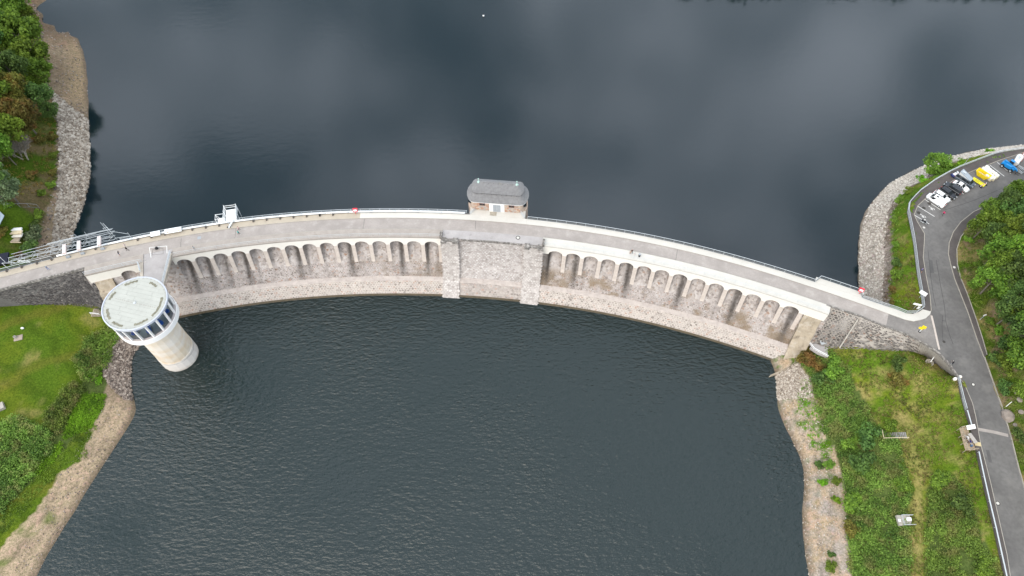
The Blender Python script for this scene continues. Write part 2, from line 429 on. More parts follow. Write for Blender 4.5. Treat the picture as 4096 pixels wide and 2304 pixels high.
# ---- face profile
def t_slope(z):
    if z <= 0: return 14.15 - .92 * z
    if z <= 3.05: return 14.15 - .918 * z
    if z <= 3.24: return 11.35 - (z - 3.05) / .19 * 1.15
    return 10.2 - .70 * (z - 3.24)
def t_pier(z): return t_slope(z) if z < 7.2 else 7.43 - .24 * (z - 7.2)

dam = empty('dam', D((sPl1 + sPr0) / 2, 8, 0), 'long curved stone dam with white arched footway between the two lakes', 'dam')
DAMLOC = dam.location.copy()
mb = MB(); sweep(mb, rect(-2.45, -1.9, -3, 15.95), sA, sE, 2); mb.build('upstream_wall', M['mortar_dark'], dam)
crest = MB(); sweep(crest, rect(0, TK, 15.2, ZC), sA, sE + 1.5, 1.5)
tag(crest.build('crest_road', M['crest_road']), 'worn pale asphalt roadway running along the dam crest', 'road', kind='structure')
mb = MB(); sweep(mb, rect(-1.85, -.02, 15.3, 16.12), sA, sE, 1.5); mb.build('upstream_walkway', M['walk'], dam)
mb = MB(); sweep(mb, rect(-.018, .07, 15.4, 16.135), sA, sE, 1.5); mb.build('kerb', M['kerb'], dam)
# wider bay of the walkway by the right end, and the plaza in front of the gatehouse
sW0, sW1 = S(3262, 1120, ZC), S(3447, 1195, ZC)
mb = MB(); sweep(mb, rect(-3.5, -1.86, 12.0, 16.16), sW0, sW1, 1.5); mb.build('widened_walkway', M['walk_white'], dam)
sH0, sH1 = S(1868, 870, ZC), S(2105, 895, ZC)
mb = MB(); sweep(mb, rect(-4.4, -1.86, 10.0, 16.16), sH0 + .6, sH1 - .6, 1.5); mb.build('gatehouse_terrace', M['walk_white'], dam)
mb = MB(); sweep(mb, rect(-4.0, -2.0, -3, 9.9), sH0 + 1.0, sH1 - 1.0, 2.5); mb.build('gatehouse_pier', M['mortar_dark'], dam)
# right half of the walkway surface is cleaner and brighter
mb = MB(); sweep(mb, rect(-1.84, -.03, 16.121, 16.126), sH1, sE, 1.5); mb.build('walkway_paving', M['walk_white'], dam)
mb = MB(); sweep(mb, rect(-1.84, -.03, 16.121, 16.126), S(1440, 870, ZC), sH1 - .02, 1.5); mb.build('walkway_paving', M['walk_white'], dam)

# ---- niches
NL = [S(505, 1083, 14.1)] + list(np.linspace(S(728, 1037, 14.1), S(250 * 0 + 1250 + 1715 / 3.623, 820 + 525 / 3.623, 14.1), 15))
NRt = list(np.linspace(S(2150 + 235 / 3.22, 860 + 465 / 3.22, 14.1), S(2700 + 1250 / 2.635, 960 + 697 / 2.635, 14.1), 14))
PITCH_L = (NL[-1] - NL[1]) / 14; PITCH_R = (NRt[-1] - NRt[0]) / 13
HWL, HWR = PITCH_L * .385, PITCH_R * .385
ZSP, ARISE = 12.6, 1.55
US = [-1, -.985, -.94, -.85, -.68, -.45, -.2, 0, .2, .45, .68, .85, .94, .985, 1]
def columns(s0, s1, niches, hw):
    cols = [(s0, None)]
    for c in niches:
        if c - hw < s0 or c + hw > s1: continue
        cols += [(c + u * hw, u) for u in US]
    cols.append((s1, None))
    out = []
    for i, c in enumerate(cols):
        if i and c[1] is None and cols[i - 1][1] is None or (i and c[0] - cols[i - 1][0] > 3.2):
            n = int((c[0] - cols[i - 1][0]) / 2.0) + 1
            for k in range(1, n): out.append((cols[i - 1][0] + (c[0] - cols[i - 1][0]) * k / n, None))
        out.append(c)
    return out
ZROWS = [3.1, 3.24, 3.9, 4.5, 5.1, 5.8, 7.2, 7.8, 8.5, 9.3, 10.2, 11.2, 12.2, 13.2, 14.25]
def face_t(u, z):
    tp = t_pier(z)
    if u is None or z <= 7.2: return tp
    tb = t_slope(z); w = abs(u) ** 5
    return tb + (tp - tb) * w
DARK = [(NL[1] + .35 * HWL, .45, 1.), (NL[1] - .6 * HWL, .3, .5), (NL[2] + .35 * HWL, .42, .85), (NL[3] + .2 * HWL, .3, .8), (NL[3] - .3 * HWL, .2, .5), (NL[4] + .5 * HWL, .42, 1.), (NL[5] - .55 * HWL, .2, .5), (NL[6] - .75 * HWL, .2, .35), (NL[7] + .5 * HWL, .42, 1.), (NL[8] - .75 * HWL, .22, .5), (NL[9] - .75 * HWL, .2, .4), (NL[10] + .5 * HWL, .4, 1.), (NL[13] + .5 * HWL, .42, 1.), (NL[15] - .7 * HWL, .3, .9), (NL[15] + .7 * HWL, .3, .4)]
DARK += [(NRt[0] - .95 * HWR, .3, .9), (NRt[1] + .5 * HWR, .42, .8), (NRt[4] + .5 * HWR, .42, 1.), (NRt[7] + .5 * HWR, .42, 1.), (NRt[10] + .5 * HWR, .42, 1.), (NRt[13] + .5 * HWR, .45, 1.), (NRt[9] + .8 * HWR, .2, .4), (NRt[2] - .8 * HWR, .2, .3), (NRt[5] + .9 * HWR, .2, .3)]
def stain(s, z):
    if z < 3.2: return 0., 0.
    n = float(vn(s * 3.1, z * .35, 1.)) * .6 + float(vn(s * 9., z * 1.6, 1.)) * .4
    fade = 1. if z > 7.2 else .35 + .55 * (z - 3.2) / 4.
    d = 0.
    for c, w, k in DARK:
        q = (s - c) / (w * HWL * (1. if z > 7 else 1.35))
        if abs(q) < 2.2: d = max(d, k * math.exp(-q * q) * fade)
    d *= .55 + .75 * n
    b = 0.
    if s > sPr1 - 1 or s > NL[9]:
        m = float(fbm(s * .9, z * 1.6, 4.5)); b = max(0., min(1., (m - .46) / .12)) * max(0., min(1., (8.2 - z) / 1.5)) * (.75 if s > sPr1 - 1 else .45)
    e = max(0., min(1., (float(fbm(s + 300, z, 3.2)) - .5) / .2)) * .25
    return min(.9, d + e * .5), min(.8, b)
def niche_wall(name, s0, s1, niches, hw):
    cols = columns(s0, s1, niches, hw); mb = MB(); nz = len(ZROWS)
    vs = [D(s, face_t(u, z), z) for s, u in cols for z in ZROWS]
    fs = []
    for i in range(len(cols) - 1):
        for j in range(nz - 1):
            fs.append((i * nz + j, (i + 1) * nz + j, (i + 1) * nz + j + 1, i * nz + j + 1))
    mb.add(vs, fs)
    o = mb.build(name, M['niche'], dam, smooth=False)
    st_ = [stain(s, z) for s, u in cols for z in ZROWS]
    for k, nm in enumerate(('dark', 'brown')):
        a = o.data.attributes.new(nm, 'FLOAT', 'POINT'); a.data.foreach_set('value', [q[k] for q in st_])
    mb = MB(); sweep(mb, [(9., -2), (10., 3.1), (11.38, 3.0), (14.15, 0), (16, -2)], s0, s1, 1.5); mb.build('toe_wall', M['toe_mortar'], dam, fix=True)
    return o
# niche lining: coursed rubble shown by the material, with the dark seepage streaks that run down it
def mat_niche():
    m, t, b, out = _nodes('niche_rubble')
    v = _pos(t)
    vo = t.nodes.new('ShaderNodeTexVoronoi'); vo.inputs['Scale'].default_value = 1.55; t.links.new(v, vo.inputs['Vector'])
    sep = t.nodes.new('ShaderNodeSeparateColor'); t.links.new(vo.outputs['Color'], sep.inputs[0])
    c = _ramp(t, sep.outputs[0], [(0., (.21, .18, .165)), (.3, (.30, .265, .248)), (.7, (.385, .345, .325)), (.9, (.44, .405, .385)), (1., (.26, .17, .125))])
    ve = t.nodes.new('ShaderNodeTexVoronoi'); ve.feature = 'DISTANCE_TO_EDGE'; ve.inputs['Scale'].default_value = 1.55; t.links.new(v, ve.inputs['Vector'])
    c = _mix(t, _ramp(t, ve.outputs['Distance'], [(0., .7), (.09, 0.)]), c, (.43, .375, .325))
    c = _mix(t, _ramp(t, _noise(t, v, .22, 3), [(.52, 0.), (.68, .45)]), c, (.46, .42, .40))
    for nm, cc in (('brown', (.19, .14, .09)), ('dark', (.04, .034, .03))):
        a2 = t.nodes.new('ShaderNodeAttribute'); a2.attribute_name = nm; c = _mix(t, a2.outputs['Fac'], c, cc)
    t.links.new(c, b.inputs['Base Color']); b.inputs['Roughness'].default_value = .95; b.inputs['Specular IOR Level'].default_value = .15
    _bump(t, b, ve.outputs['Distance'], .6, .2)
    return m
M['niche'] = mat_niche()
M['toe_mortar'] = mat('toe_wall_mortar', (.50, .445, .40), .95, .1, .8, .3, 6)
niche_wall('niche_wall', sL - .5, sPl0 + .3, NL, HWL)
niche_wall('niche_wall', sPr1 - .3, sR + .5, NRt, HWR)

def fascia(s0, s1, niches, hw, mt):
    cols = columns(s0, s1, niches, hw); mb = MB(); vs = []
    for s, u in cols:
        zb = ZSP if u is None else ZSP + ARISE * math.sqrt(max(0, 1 - u * u))
        vs += [D(s, TF + .22, 16.1), D(s, TF + .22, zb), D(s, TF - .75, zb + .02), D(s, TF - .75, 16.1)]
    fs = []
    for i in range(len(cols) - 1):
        a = i * 4; b = a + 4
        fs += [(a, a + 1, b + 1, b), (a + 1, a + 2, b + 2, b + 1), (a + 2, a + 3, b + 3, b + 2)]
    fs += [(3, 2, 1, 0), tuple(len(vs) - 4 + i for i in range(4))]
    mb.add(vs, fs); mb.build('arch_fascia', mt, dam, fix=True)
    # piers under the springings
    hp = ((niches[2] - niches[1]) / 2 - hw) * .96
    cs = [(a + b) / 2 for a, b in zip(niches[:-1], niches[1:]) if b - a < 6] + [niches[-1] + (niches[2] - niches[1]) / 2]
    for c in cs:
        if not (s0 < c - hp and c + hp < s1 + .4): continue
        zs = [6.9, 7.6, 9, 11, ZSP - .01]; p = MB(); v = []
        for z in zs:
            tp = t_pier(z) + .07; td = max(t_slope(z) - .1, tp - 1.6)
            v += [D(c - hp, min(td, tp - .05), z), D(c - hp, tp, z), D(c + hp, tp, z), D(c + hp, min(td, tp - .05), z)]
        f = []
        for j in range(len(zs) - 1):
            a = j * 4; b = a + 4
            f += [(a, a + 1, b + 1, b), (a + 1, a + 2, b + 2, b + 1), (a + 2, a + 3, b + 3, b + 2)]
        p.add(v, f); p.build('brick_pier', M['brickp'], dam)
fascia(sL, sBr0, [NL[0], NL[0] + PITCH_L, NL[0] + 2 * PITCH_L][:1] * 1 + [NL[0] + 40, NL[0] + 40 + PITCH_L], HWL, M['white_conc']) if False else None
def fascia_one(s0, s1, c, hw, mt):
    cols = columns(s0, s1, [c], hw); mb = MB(); vs = []
    for s, u in cols:
        zb = ZSP if u is None else ZSP + ARISE * math.sqrt(max(0, 1 - u * u))
        vs += [D(s, TF + .22, 16.1), D(s, TF + .22, zb), D(s, TF - .75, zb + .02), D(s, TF - .75, 16.1)]
    fs = []
    for i in range(len(cols) - 1):
        a = i * 4; b = a + 4
        fs += [(a, a + 1, b + 1, b), (a + 1, a + 2, b + 2, b + 1), (a + 2, a + 3, b + 3, b + 2)]
    fs += [(3, 2, 1, 0), tuple(len(vs) - 4 + i for i in range(4))]
    mb.add(vs, fs); mb.build('arch_fascia', mt, dam, fix=True)
fascia_one(sL, sBr0 + .6, NL[0], HWL, M['white_conc'])
fascia(sBr1 - .6, sPl0 + .25, NL[1:], HWL, M['white_conc'])
fascia(sPr1 - .25, sR, NRt, HWR, M['white_conc'])
for s0, s1, mt in ((sL, sBr0, 'walk_ds'), (sBr1, sPl0 + .3, 'walk_ds'), (sPr1 - .3, sR, 'walk_white')):
    mb = MB(); sweep(mb, rect(TK + .14, TF + .34, 15.75, 16.18), s0, s1, 1.5); mb.build('downstream_walkway', M[mt], dam)
    mb = MB(); sweep(mb, rect(TK + .002, TK + .138, 15.6, 16.19), s0, s1, 1.5); mb.build('kerb', M['kerb'], dam)
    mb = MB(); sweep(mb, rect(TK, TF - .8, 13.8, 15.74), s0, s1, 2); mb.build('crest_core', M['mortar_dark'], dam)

# ---- spillway wall between the pilasters
PR_MID = [(6.45, 15.7), (7.1, 11), (8.3, 7.2), (10.2, 3.24), (11.35, 3.05), (14.15, 0), (16, -2)]
def prof_wall(mbname, prof, s0, s1, mt, back=3.0):
    poly = [(back, prof[0][1])] + prof + [(back, prof[-1][1])]
    mb = MB(); sweep(mb, poly, s0, s1, 2.0); return mb.build(mbname, mt, dam, fix=True)
prof_wall('spillway_wall', PR_MID, sPl1 - .2, sPr0 + .2, M['mortar_up'])
PR_PIL = [(7.55, 15.85), (8.0, 11), (9.15, 7.2), (11.1, 3.24), (12.0, 2.9), (14.75, 0), (16.6, -2)]
for a, b in ((sPl0, sPl1), (sPr0, sPr1)):
    prof_wall('pilaster', PR_PIL, a, b, M['stone_pil'] if 'stone_pil' in M else M.setdefault('stone_pil', mat('pale_pilaster_masonry', (.36, .325, .30), .9, .15, .9, .6, 4, streak=((.17, .145, .13), .60, .8), dirt=((.54, .50, .475), .5, .5, .7))))
mb = MB(); sweep(mb, rect(TK, 6.36, 15.3, 15.995), sPl0 + .3, sPr1 - .3, 2); mb.build('spillway_deck', M['deck_grey'], dam)
def caps(s0, s1, t0, t1, z0, z1, step):
    n = max(1, int(round((s1 - s0) / step)))
    for i in range(n):
        a = s0 + (s1 - s0) * i / n + .02; b = s0 + (s1 - s0) * (i + 1) / n - .02
        mb = MB(); j = RND.uniform(-.04, .04); sweep(mb, rect(t0 + j, t1 + j, z0, z1 + RND.uniform(-.03, .03)), a, b, 3); mb.build('cap_stone', M['capstone'], dam)
caps(sPl1 + .7, sPr0 - .7, 6.38, 6.72, 15.6, 16.07, 1.4)
for a, b in ((sPl0, sPl1), (sPr0, sPr1)):
    caps(a + .05, a + 1.5, 6.3, 7.95, 15.75, 16.3, 1.5); caps(b - 1.5, b - .05, 6.3, 7.95, 15.75, 16.3, 1.5)
    caps(a + 1.5, b - 1.5, 6.75, 7.4, 15.75, 16.2, 1.4)
for s, sg in ((sPl0, -1), (sPr1, 1)):
    mb = MB(); sweep(mb, rect(4.7, 6.6, 15.9, 16.95), s - .3, s + .3, 1); mb.build('end_block', M['capstone'], dam)

# ---- concrete buttress strips closing the arched sections
def buttress(s0, s1, prof, nm='buttress'):
    poly = [(3.0, prof[0][1])] + prof + [(3.0, prof[-1][1])]
    mb = MB(); sweep(mb, poly, s0, s1, 2.2); mb.build(nm, M['beige'], dam, fix=True)
buttress(sR - 4.9, sR - .6, [(6.6, 12.58), (7.3, 9.9), (8.3, 9.6), (9.1, 7.6), (11.2, 3.5), (12.3, 2.9), (15.0, 0), (17, -2)])
buttress(sL + .9, sL + 5.2, [(6.6, 12.58), (7.6, 10.4), (8.6, 10.1), (9.6, 7.6), (11.2, 4.5), (14.5, .5), (17, -2)])

# ---- masonry: real stones laid over the faces
def stones(fn, u0, u1, v0, v1, w, h, gap, depth, keep=None, seed=1):
    """honeycomb of jittered stones over a surface fn(u,v)->(point, normal)"""
    rr = random.Random(seed); jit = {}
    def vert(a, b):
        k = (round(a * 4), round(b * 6))
        if k not in jit: jit[k] = (rr.uniform(-.33, .33) * w, rr.uniform(-.30, .30) * h)
        q = jit[k]; return (a * w + q[0], b * h + q[1])
    out = []
    for j in range(int((v1 - v0) / h) + 1):
        for i in range(int((u1 - u0) / w) + 1):
            ca = i + (.5 if j % 2 else 0); cb = float(j)
            cu, cv = u0 + ca * w, v0 + cb * h
            if cu > u1 or cv > v1 or cu < u0 + w * .4: continue
            if keep and not keep(cu, cv): continue
            hexv = [vert(ca, cb + 2 / 3), vert(ca + .5, cb + 1 / 3), vert(ca + .5, cb - 1 / 3), vert(ca, cb - 2 / 3), vert(ca - .5, cb - 1 / 3), vert(ca - .5, cb + 1 / 3)]
            mu = sum(p[0] for p in hexv) / 6; mv = sum(p[1] for p in hexv) / 6
            kk = min(.97, max(.5, 1 - gap / (.5 * (w + h) * .5)) * rr.uniform(.84, 1.1)); pr = depth * rr.uniform(.6, 1.3)
            base, top = [], []
            for p in hexv:
                uu = u0 + mu + (p[0] - mu) * kk; vv = v0 + mv + (p[1] - mv) * kk
                vv = min(max(vv, v0 - h * .4), v1 + h * .3)
                q, n = fn(uu, vv)
                base.append(q - n * .03)
                q2, n2 = fn(u0 + mu + (p[0] - mu) * kk * .82, min(max(v0 + mv + (p[1] - mv) * kk * .82, v0 - h * .4), v1 + h * .3))
                top.append(q2 + n2 * pr)
            out.append((base, top, rr.random(), u0 + mu))
    return out
def stone_parts(cells, mt, parent, single=(), stained=False):
    single = set(single); V = []; Fc = []; R = []; org = worigin(parent)
    def one(c, V, Fc, R):
        b = len(V); V += [p - org for p in c[0]] + [p - org for p in c[1]]
        Fc.append(tuple(range(b + 6, b + 12)))
        for i in range(6): Fc.append((b + i, b + (i + 1) % 6, b + 6 + (i + 1) % 6, b + 6 + i))
        R += [(c[2],) + (stain(c[3], c[1][0].z) if stained else (0., 0.))] * 7
    def make(nm, V, Fc, R):
        me = bpy.data.meshes.new(nm); me.from_pydata(V, [], Fc); me.materials.append(mt)
        
        for k_, n_ in enumerate(('rnd', 'dark', 'brown')):
            a = me.attributes.new(n_, 'FLOAT', 'FACE'); a.data.foreach_set('value', [q[k_] for q in R])
        bm = bmesh.new(); bm.from_mesh(me); bmesh.ops.recalc_face_normals(bm, faces=bm.faces); bm.to_mesh(me); bm.free()
        return obj(nm, me, parent)
    for i, c in enumerate(cells):
        if i in single:
            v, f, r = [], [], []; one(c, v, f, r); make('stone', v, f, r)
        else: one(c, V, Fc, R)
    if V: make('masonry', V, Fc, R)['kind'] = 'stuff'
def prof_fn(prof):
    """surface over a downstream profile; v runs up the slope from the foot"""
    pr = prof[::-1]; L = [0]
    for a, b in zip(pr[:-1], pr[1:]): L.append(L[-1] + math.hypot(b[0] - a[0], b[1] - a[1]))
    ta = [p[0] for p in pr]; za = [p[1] for p in pr]
    def fn(u, v):
        v = min(max(v, 0), L[-1]); t = np.interp(v, L, ta); z = np.interp(v, L, za); e = .05
        t2 = np.interp(v + e, L, ta); z2 = np.interp(v + e, L, za); t1 = np.interp(v - e, L, ta); z1 = np.interp(v - e, L, za)
        p = D(u, t, z); dv = D(u, t2, z2) - D(u, t1, z1); du = D(u + .1, t, z) - D(u - .1, t, z)
        n = du.cross(dv).normalized()
        if n.z < 0: n = -n
        return p, n
    return fn, L[-1]
lowprof = [(11.42, 2.98), (14.4, -.28)]
upprof = [(7.5, 7.1), (10.15, 3.32)]
fnL, LL = prof_fn(lowprof); fnU, LU = prof_fn(upprof); fnM, LM = prof_fn(PR_MID[:4])
sW = S(3109, 1443, 0)
low = stones(fnL, sBr0 - 8, sPl0, 0, LL, .80, .55, .052, .07, seed=3) + stones(fnL, sPl1, sPr0, 0, LL, .80, .55, .052, .07, seed=4)
nlow = len(low)
lowr = stones(fnL, sPr1, sR - 4.9, 0, LL, .80, .55, .052, .07, seed=5)
single = [nlow + i for i in range(len(lowr) - 300, len(lowr))]
stone_parts(low + lowr, M['stone_lo'], dam, single)
up = stones(fnU, sBr1 - 3, sPl0, 0, LU, .68, .47, .08, .05, seed=6) + stones(fnU, sPr1, sR - 4.9, 0, LU, .68, .47, .08, .05, seed=7)
stone_parts(up, M['stone_up'], dam, stained=True)
stone_parts(stones(fnM, sPl1, sPr0, 0, LM, .8, .5, .07, .05, seed=8), M['stone_mid'], dam)

M['stone_pil'] = mat_rnd('pilaster_stone', [(0., (.30, .265, .245)), (.3, (.44, .40, .37)), (.8, (.53, .485, .455)), (1., (.60, .56, .53))], extra=((.62, .58, .555), .35, .5, .5), streak=((.20, .175, .16), .60, .8, .6))
fnP, LP_ = prof_fn(PR_PIL[:6])
for a, b in ((sPl0, sPl1), (sPr0, sPr1)): stone_parts(stones(fnP, a - .25, b, 0, LP_, .8, .52, .045, .04, seed=int(a)), M['stone_pil'], dam)
ledge_m = mat('pinkish_ledge_render', (.45, .395, .36), .95, .16, .8, .4, 5, dirt=((.33, .28, .25), .53, 1.3, .7))
for a, b in ((sBr0 - 8, sPl0), (sPl1, sPr0), (sPr1, sR - 4.9)):
    mb = MB(); sweep(mb, [(10.05, 2.6), (10.05, 3.40), (11.3, 3.16), (11.45, 2.98), (11.35, 2.5)], a, b, 1.5); mb.build('ledge', ledge_m, dam, fix=True)

wet_m = mat('wet_algae_band', (.075, .055, .03), .55, .3, 1.2)
for a, b in ((sBr0 - 8, sPl0), (sPl1, sPr0), (sPr1, sR - 4.9)):
    mb = MB(); sweep(mb, [(14.0, -.5), (13.93, .42), (14.1, .26), (14.7, -.4)], a, b, 1.5); mb.build('waterline_band', wet_m, dam, fix=True)

# ---- side walls of the abutments (stone, battered)
def resample(pts, n):
    L = [0]
    for a, b in zip(pts[:-1], pts[1:]): L.append(L[-1] + (b - a).length)
    q = np.linspace(0, L[-1], n)
    return [Vector([np.interp(x, L, [p[k] for p in pts]) for k in range(3)]) for x in q]
def foot_pts(top, feet, batter, zlo, zhi):
    """height of each surveyed foot point from the batter of the wall above it"""
    T = resample(top, 200); out = []
    for px, py in feet:
        best = None
        for z in np.linspace(zlo, zhi, 120):
            p = P(px, py, z); d = min(math.hypot(p.x - q.x, p.y - q.y) for q in T)
            e = abs(d - batter * (ZC - z))
            if best is None or e < best[0]: best = (e, p)
        out.append(best[1])
    return out
def side_wall(name, label, top, foot, mt_face, mt_stone, w, h, gap, seed, nsingle, flip):
    c = sum(foot, Vector()) / len(foot); o = empty(name, (c.x, c.y, min(p.z for p in foot)), label, 'wall')
    n = 60; T = resample(top, n); B = resample(foot, n)
    mb = MB(); mb.loft([[T[i], B[i] - Vector((0, 0, 1.2))] for i in range(n)], False, False); mb.build('wall_face', mt_face, o)
    Lu = sum((T[i + 1] - T[i]).length for i in range(n - 1)) * .5 + sum((B[i + 1] - B[i]).length for i in range(n - 1)) * .5
    Lv = max((T[i] - B[i]).length for i in range(n))
    def fn(u, v):
        a = min(max(u / Lu * (n - 1), 0), n - 1.001); i = int(a); f = a - i
        t_ = T[i].lerp(T[i + 1], f); b_ = B[i].lerp(B[i + 1], f); k = min(max(v / Lv, 0), 1)
        p = b_.lerp(t_, k); nn = (T[i + 1] - T[i]).cross(t_ - b_)
        if nn.length < 1e-6: nn = Vector((0, -1, .3))
        nn.normalize()
        return p, (nn if nn.z > 0 else -nn)
    def keep(u, v):
        a = min(max(u / Lu * (n - 1), 0), n - 1.001); i = int(a); hh = (T[i] - B[i]).length
        return hh > .5 and RND.random() < min(1, hh / Lv + .15)
    cells = stones(fn, 0, Lu, 0, Lv, w, h, gap, .05, keep, seed)
    stone_parts(cells, mt_stone, o, range(max(0, len(cells) - nsingle), len(cells)))
    return o, T, B
topR = PL([(3305, 1224), (3338, 1235), (3439, 1268), (3532, 1307), (3621, 1338), (3699, 1373), (3757, 1411), (3800, 1458), (3834, 1507)], ZC - .02)
footR_px = [(3240, 1384), (3314, 1394), (3427, 1396), (3543, 1404), (3621, 1408), (3699, 1421), (3757, 1454), (3792, 1489), (3818, 1512)]
footR = foot_pts(topR, footR_px, .45, 4.0, 15.9)
for k in range(len(footR) - 1, 0, -1): pass
wallR, TR, BR = side_wall('abutment_wall', 'grey rubble stone abutment wall curving round to the car road on the right', topR, footR, M['mortar'], M['stone_rt'], .85, .62, .10, 21, 300, False)
mb = MB(); mb.loft([[p + Vector((0, 0, -.3)), p + Vector((0, 0, .28)), q + Vector((0, 0, .28)), q + Vector((0, 0, -.3))] for p, q in zip(TR, [Vector((t.x, t.y, t.z)) + (Vector((t.x - b.x, t.y - b.y, 0)).normalized() * .45 if (Vector((t.x - b.x, t.y - b.y, 0))).length > .05 else Vector((.2, .4, 0))) for t, b in zip(TR, BR)])]); mb.build('coping', M['capstone'], wallR, fix=True)
# slanting rib and hatch on that wall
a, b = P(3430, 1276, ZC - .6), P(3356, 1392, footR[2].z)
mb = MB(); mb.bar(a + Vector((0, -.2, .15)), b + Vector((0, -.1, .25)), .28, .25); mb.build('rib', M['kerb'], wallR)
topL = [D(s, TK + .02, ZC - .02) for s in np.linspace(sA + 18, sL + .5, 14)]
footL_px = [(-180, 1226), (-80, 1224), (0, 1223), (110, 1221), (221, 1219.5), (331, 1225), (370, 1232), (410, 1240)]
topL = topL + [D(sL + 1.2, 6.0, 12.9), D(sL + 3.2, 7.6, 10.2)]
footL = [P(px, py, z) for (px, py), z in zip(footL_px, (9.0, 8.8, 8.6, 8.2, 7.6, 6.9, 6.6, 6.2))]
wallL, TLw, BLw = side_wall('abutment_wall', 'blackened rubble stone wall below the crest above the mown lawn', topL, footL, M['mortar_dark'], M['stone_dk'], .8, .55, .08, 22, 300, False)
mb = MB(); sweep(mb, rect(TK + .01, TK + .45, 15.6, 16.22), sA + 18, sL - .05, 1.5); mb.build('coping', M['capstone'], wallL)
# ---------------------------------------------------------------- water
def plane(name, pts, mt, z=0.0):
    mb = MB(); mb.add([(p[0], p[1], z) for p in pts], [tuple(range(len(pts)))]); return mb.build(name, mt)
edge = [D(s, 2, 0) for s in np.linspace(sA, sE, 60)]
tag(plane('lake_water', [(-420, edge[0].y)] + [(p.x, p.y) for p in edge] + [(420, edge[-1].y), (420, 620), (-420, 620)], M['lake']), 'dark slate-blue lake above the dam', 'water', kind='structure')
tag(plane('basin_water', [(-300, -60), (300, -60), (300, edge[-1].y)] + [(p.x, p.y) for p in edge[::-1]] + [(-300, edge[0].y)], M['basin']), 'dark green rippled water below the dam', 'water', kind='structure')

# ---------------------------------------------------------------- terrain
def tps(ctrl):
    c = np.array([tuple(p) for p in ctrl]); n = len(c); s = 100.0
    x = c[:, :2] / s
    d = np.hypot(x[:, None, 0] - x[None, :, 0], x[:, None, 1] - x[None, :, 1])
    K = np.where(d > 0, d * d * np.log(d + 1e-12), 0) + np.eye(n) * 2e-4
    Pm = np.c_[np.ones(n), x]
    A = np.block([[K, Pm], [Pm.T, np.zeros((3, 3))]])
    w = np.linalg.solve(A, np.r_[c[:, 2], 0, 0, 0])
    def f(X, Y):
        X = np.asarray(X, float) / s; Y = np.asarray(Y, float) / s; sh = X.shape; X = X.ravel(); Y = Y.ravel()
        out = np.empty(len(X))
        for i in range(0, len(X), 20000):
            a, b = X[i:i + 20000], Y[i:i + 20000]
            dd = np.hypot(a[:, None] - x[None, :, 0], b[:, None] - x[None, :, 1])
            out[i:i + 20000] = (np.where(dd > 0, dd * dd * np.log(dd + 1e-12), 0)) @ w[:n] + w[n] + w[n + 1] * a + w[n + 2] * b
        return out.reshape(sh)
    return f
def inpoly(px, py, poly):
    px = np.asarray(px, float); py = np.asarray(py, float); c = np.zeros(px.shape, bool); n = len(poly)
    for i in range(n):
        x1, y1 = poly[i][0], poly[i][1]; x2, y2 = poly[i - 1][0], poly[i - 1][1]
        if y1 == y2: continue
        c ^= ((y1 > py) != (y2 > py)) & (px < (x2 - x1) * (py - y1) / (y2 - y1) + x1)
    return c
GR = np.array
C_GRASS, C_GRASS2, C_DRY, C_SOIL = GR((.066, .118, .008)), GR((.105, .138, .010)), GR((.24, .20, .07)), GR((.16, .115, .07))
C_SAND, C_SAND2, C_GRAVEL, C_WET, C_SCRUB, C_LEAFLIT = GR((.385, .30, .19)), GR((.29, .225, .145)), GR((.34, .298, .24)), GR((.15, .115, .075)), GR((.06, .085, .02)), GR((.13, .10, .045))
def mixc(a, b, k): return a * (1 - k[:, None]) + b * k[:, None]
def sm(x, a, b): return np.clip((x - a) / (b - a), 0, 1)
def terrain(name, label, outline, ctrl, colour, step=.6, rough=.25):
    f = tps(ctrl)
    xs_ = [p[0] for p in outline]; ys_ = [p[1] for p in outline]
    X, Y = np.meshgrid(np.arange(min(xs_), max(xs_) + step, step), np.arange(min(ys_), max(ys_) + step, step))
    ins = inpoly(X, Y, outline); Z = f(X, Y)
    Z = Z + (fbm(X, Y, 3.) - .5) * rough * np.clip(Z * .5 + .3, .1, 1)
    idx = -np.ones(X.shape, int); idx[ins] = np.arange(ins.sum())
    V = np.c_[X[ins], Y[ins], Z[ins]]
    a, b, c, d = idx[:-1, :-1], idx[:-1, 1:], idx[1:, 1:], idx[1:, :-1]
    ok = (a >= 0) & (b >= 0) & (c >= 0) & (d >= 0)
    Q = np.c_[a[ok], b[ok], c[ok], d[ok]]
    me = bpy.data.meshes.new(name)
    me.vertices.add(len(V)); me.vertices.foreach_set('co', V.astype(np.float32).ravel())
    me.loops.add(len(Q) * 4); me.loops.foreach_set('vertex_index', Q.astype(np.int32).ravel())
    me.polygons.add(len(Q)); me.polygons.foreach_set('loop_start', np.arange(0, len(Q) * 4, 4, dtype=np.int32)); me.polygons.foreach_set('loop_total', np.full(len(Q), 4, dtype=np.int32))
    me.polygons.foreach_set('use_smooth', [True] * len(Q))
    me.update(calc_edges=True)
    px, py = np.vectorize(pix)(V[:, 0], V[:, 1], V[:, 2])
    jx = px + (fbm(V[:, 0], V[:, 1], 4.) - .5) * 26; jy = py + (fbm(V[:, 0] + 90, V[:, 1], 4.) - .5) * 26
    col = np.clip(colour(V, jx, jy), 0, 1)
    at = me.attributes.new('gcol', 'FLOAT_COLOR', 'POINT')
    at.data.foreach_set('color', np.c_[col, np.ones(len(col))].astype(np.float32).ravel())
    me.materials.append(M['ground'])
    tag(obj(name, me), label, 'ground', kind='structure')
    return f
def out2(pts): return [(p.x, p.y) for p in pts]

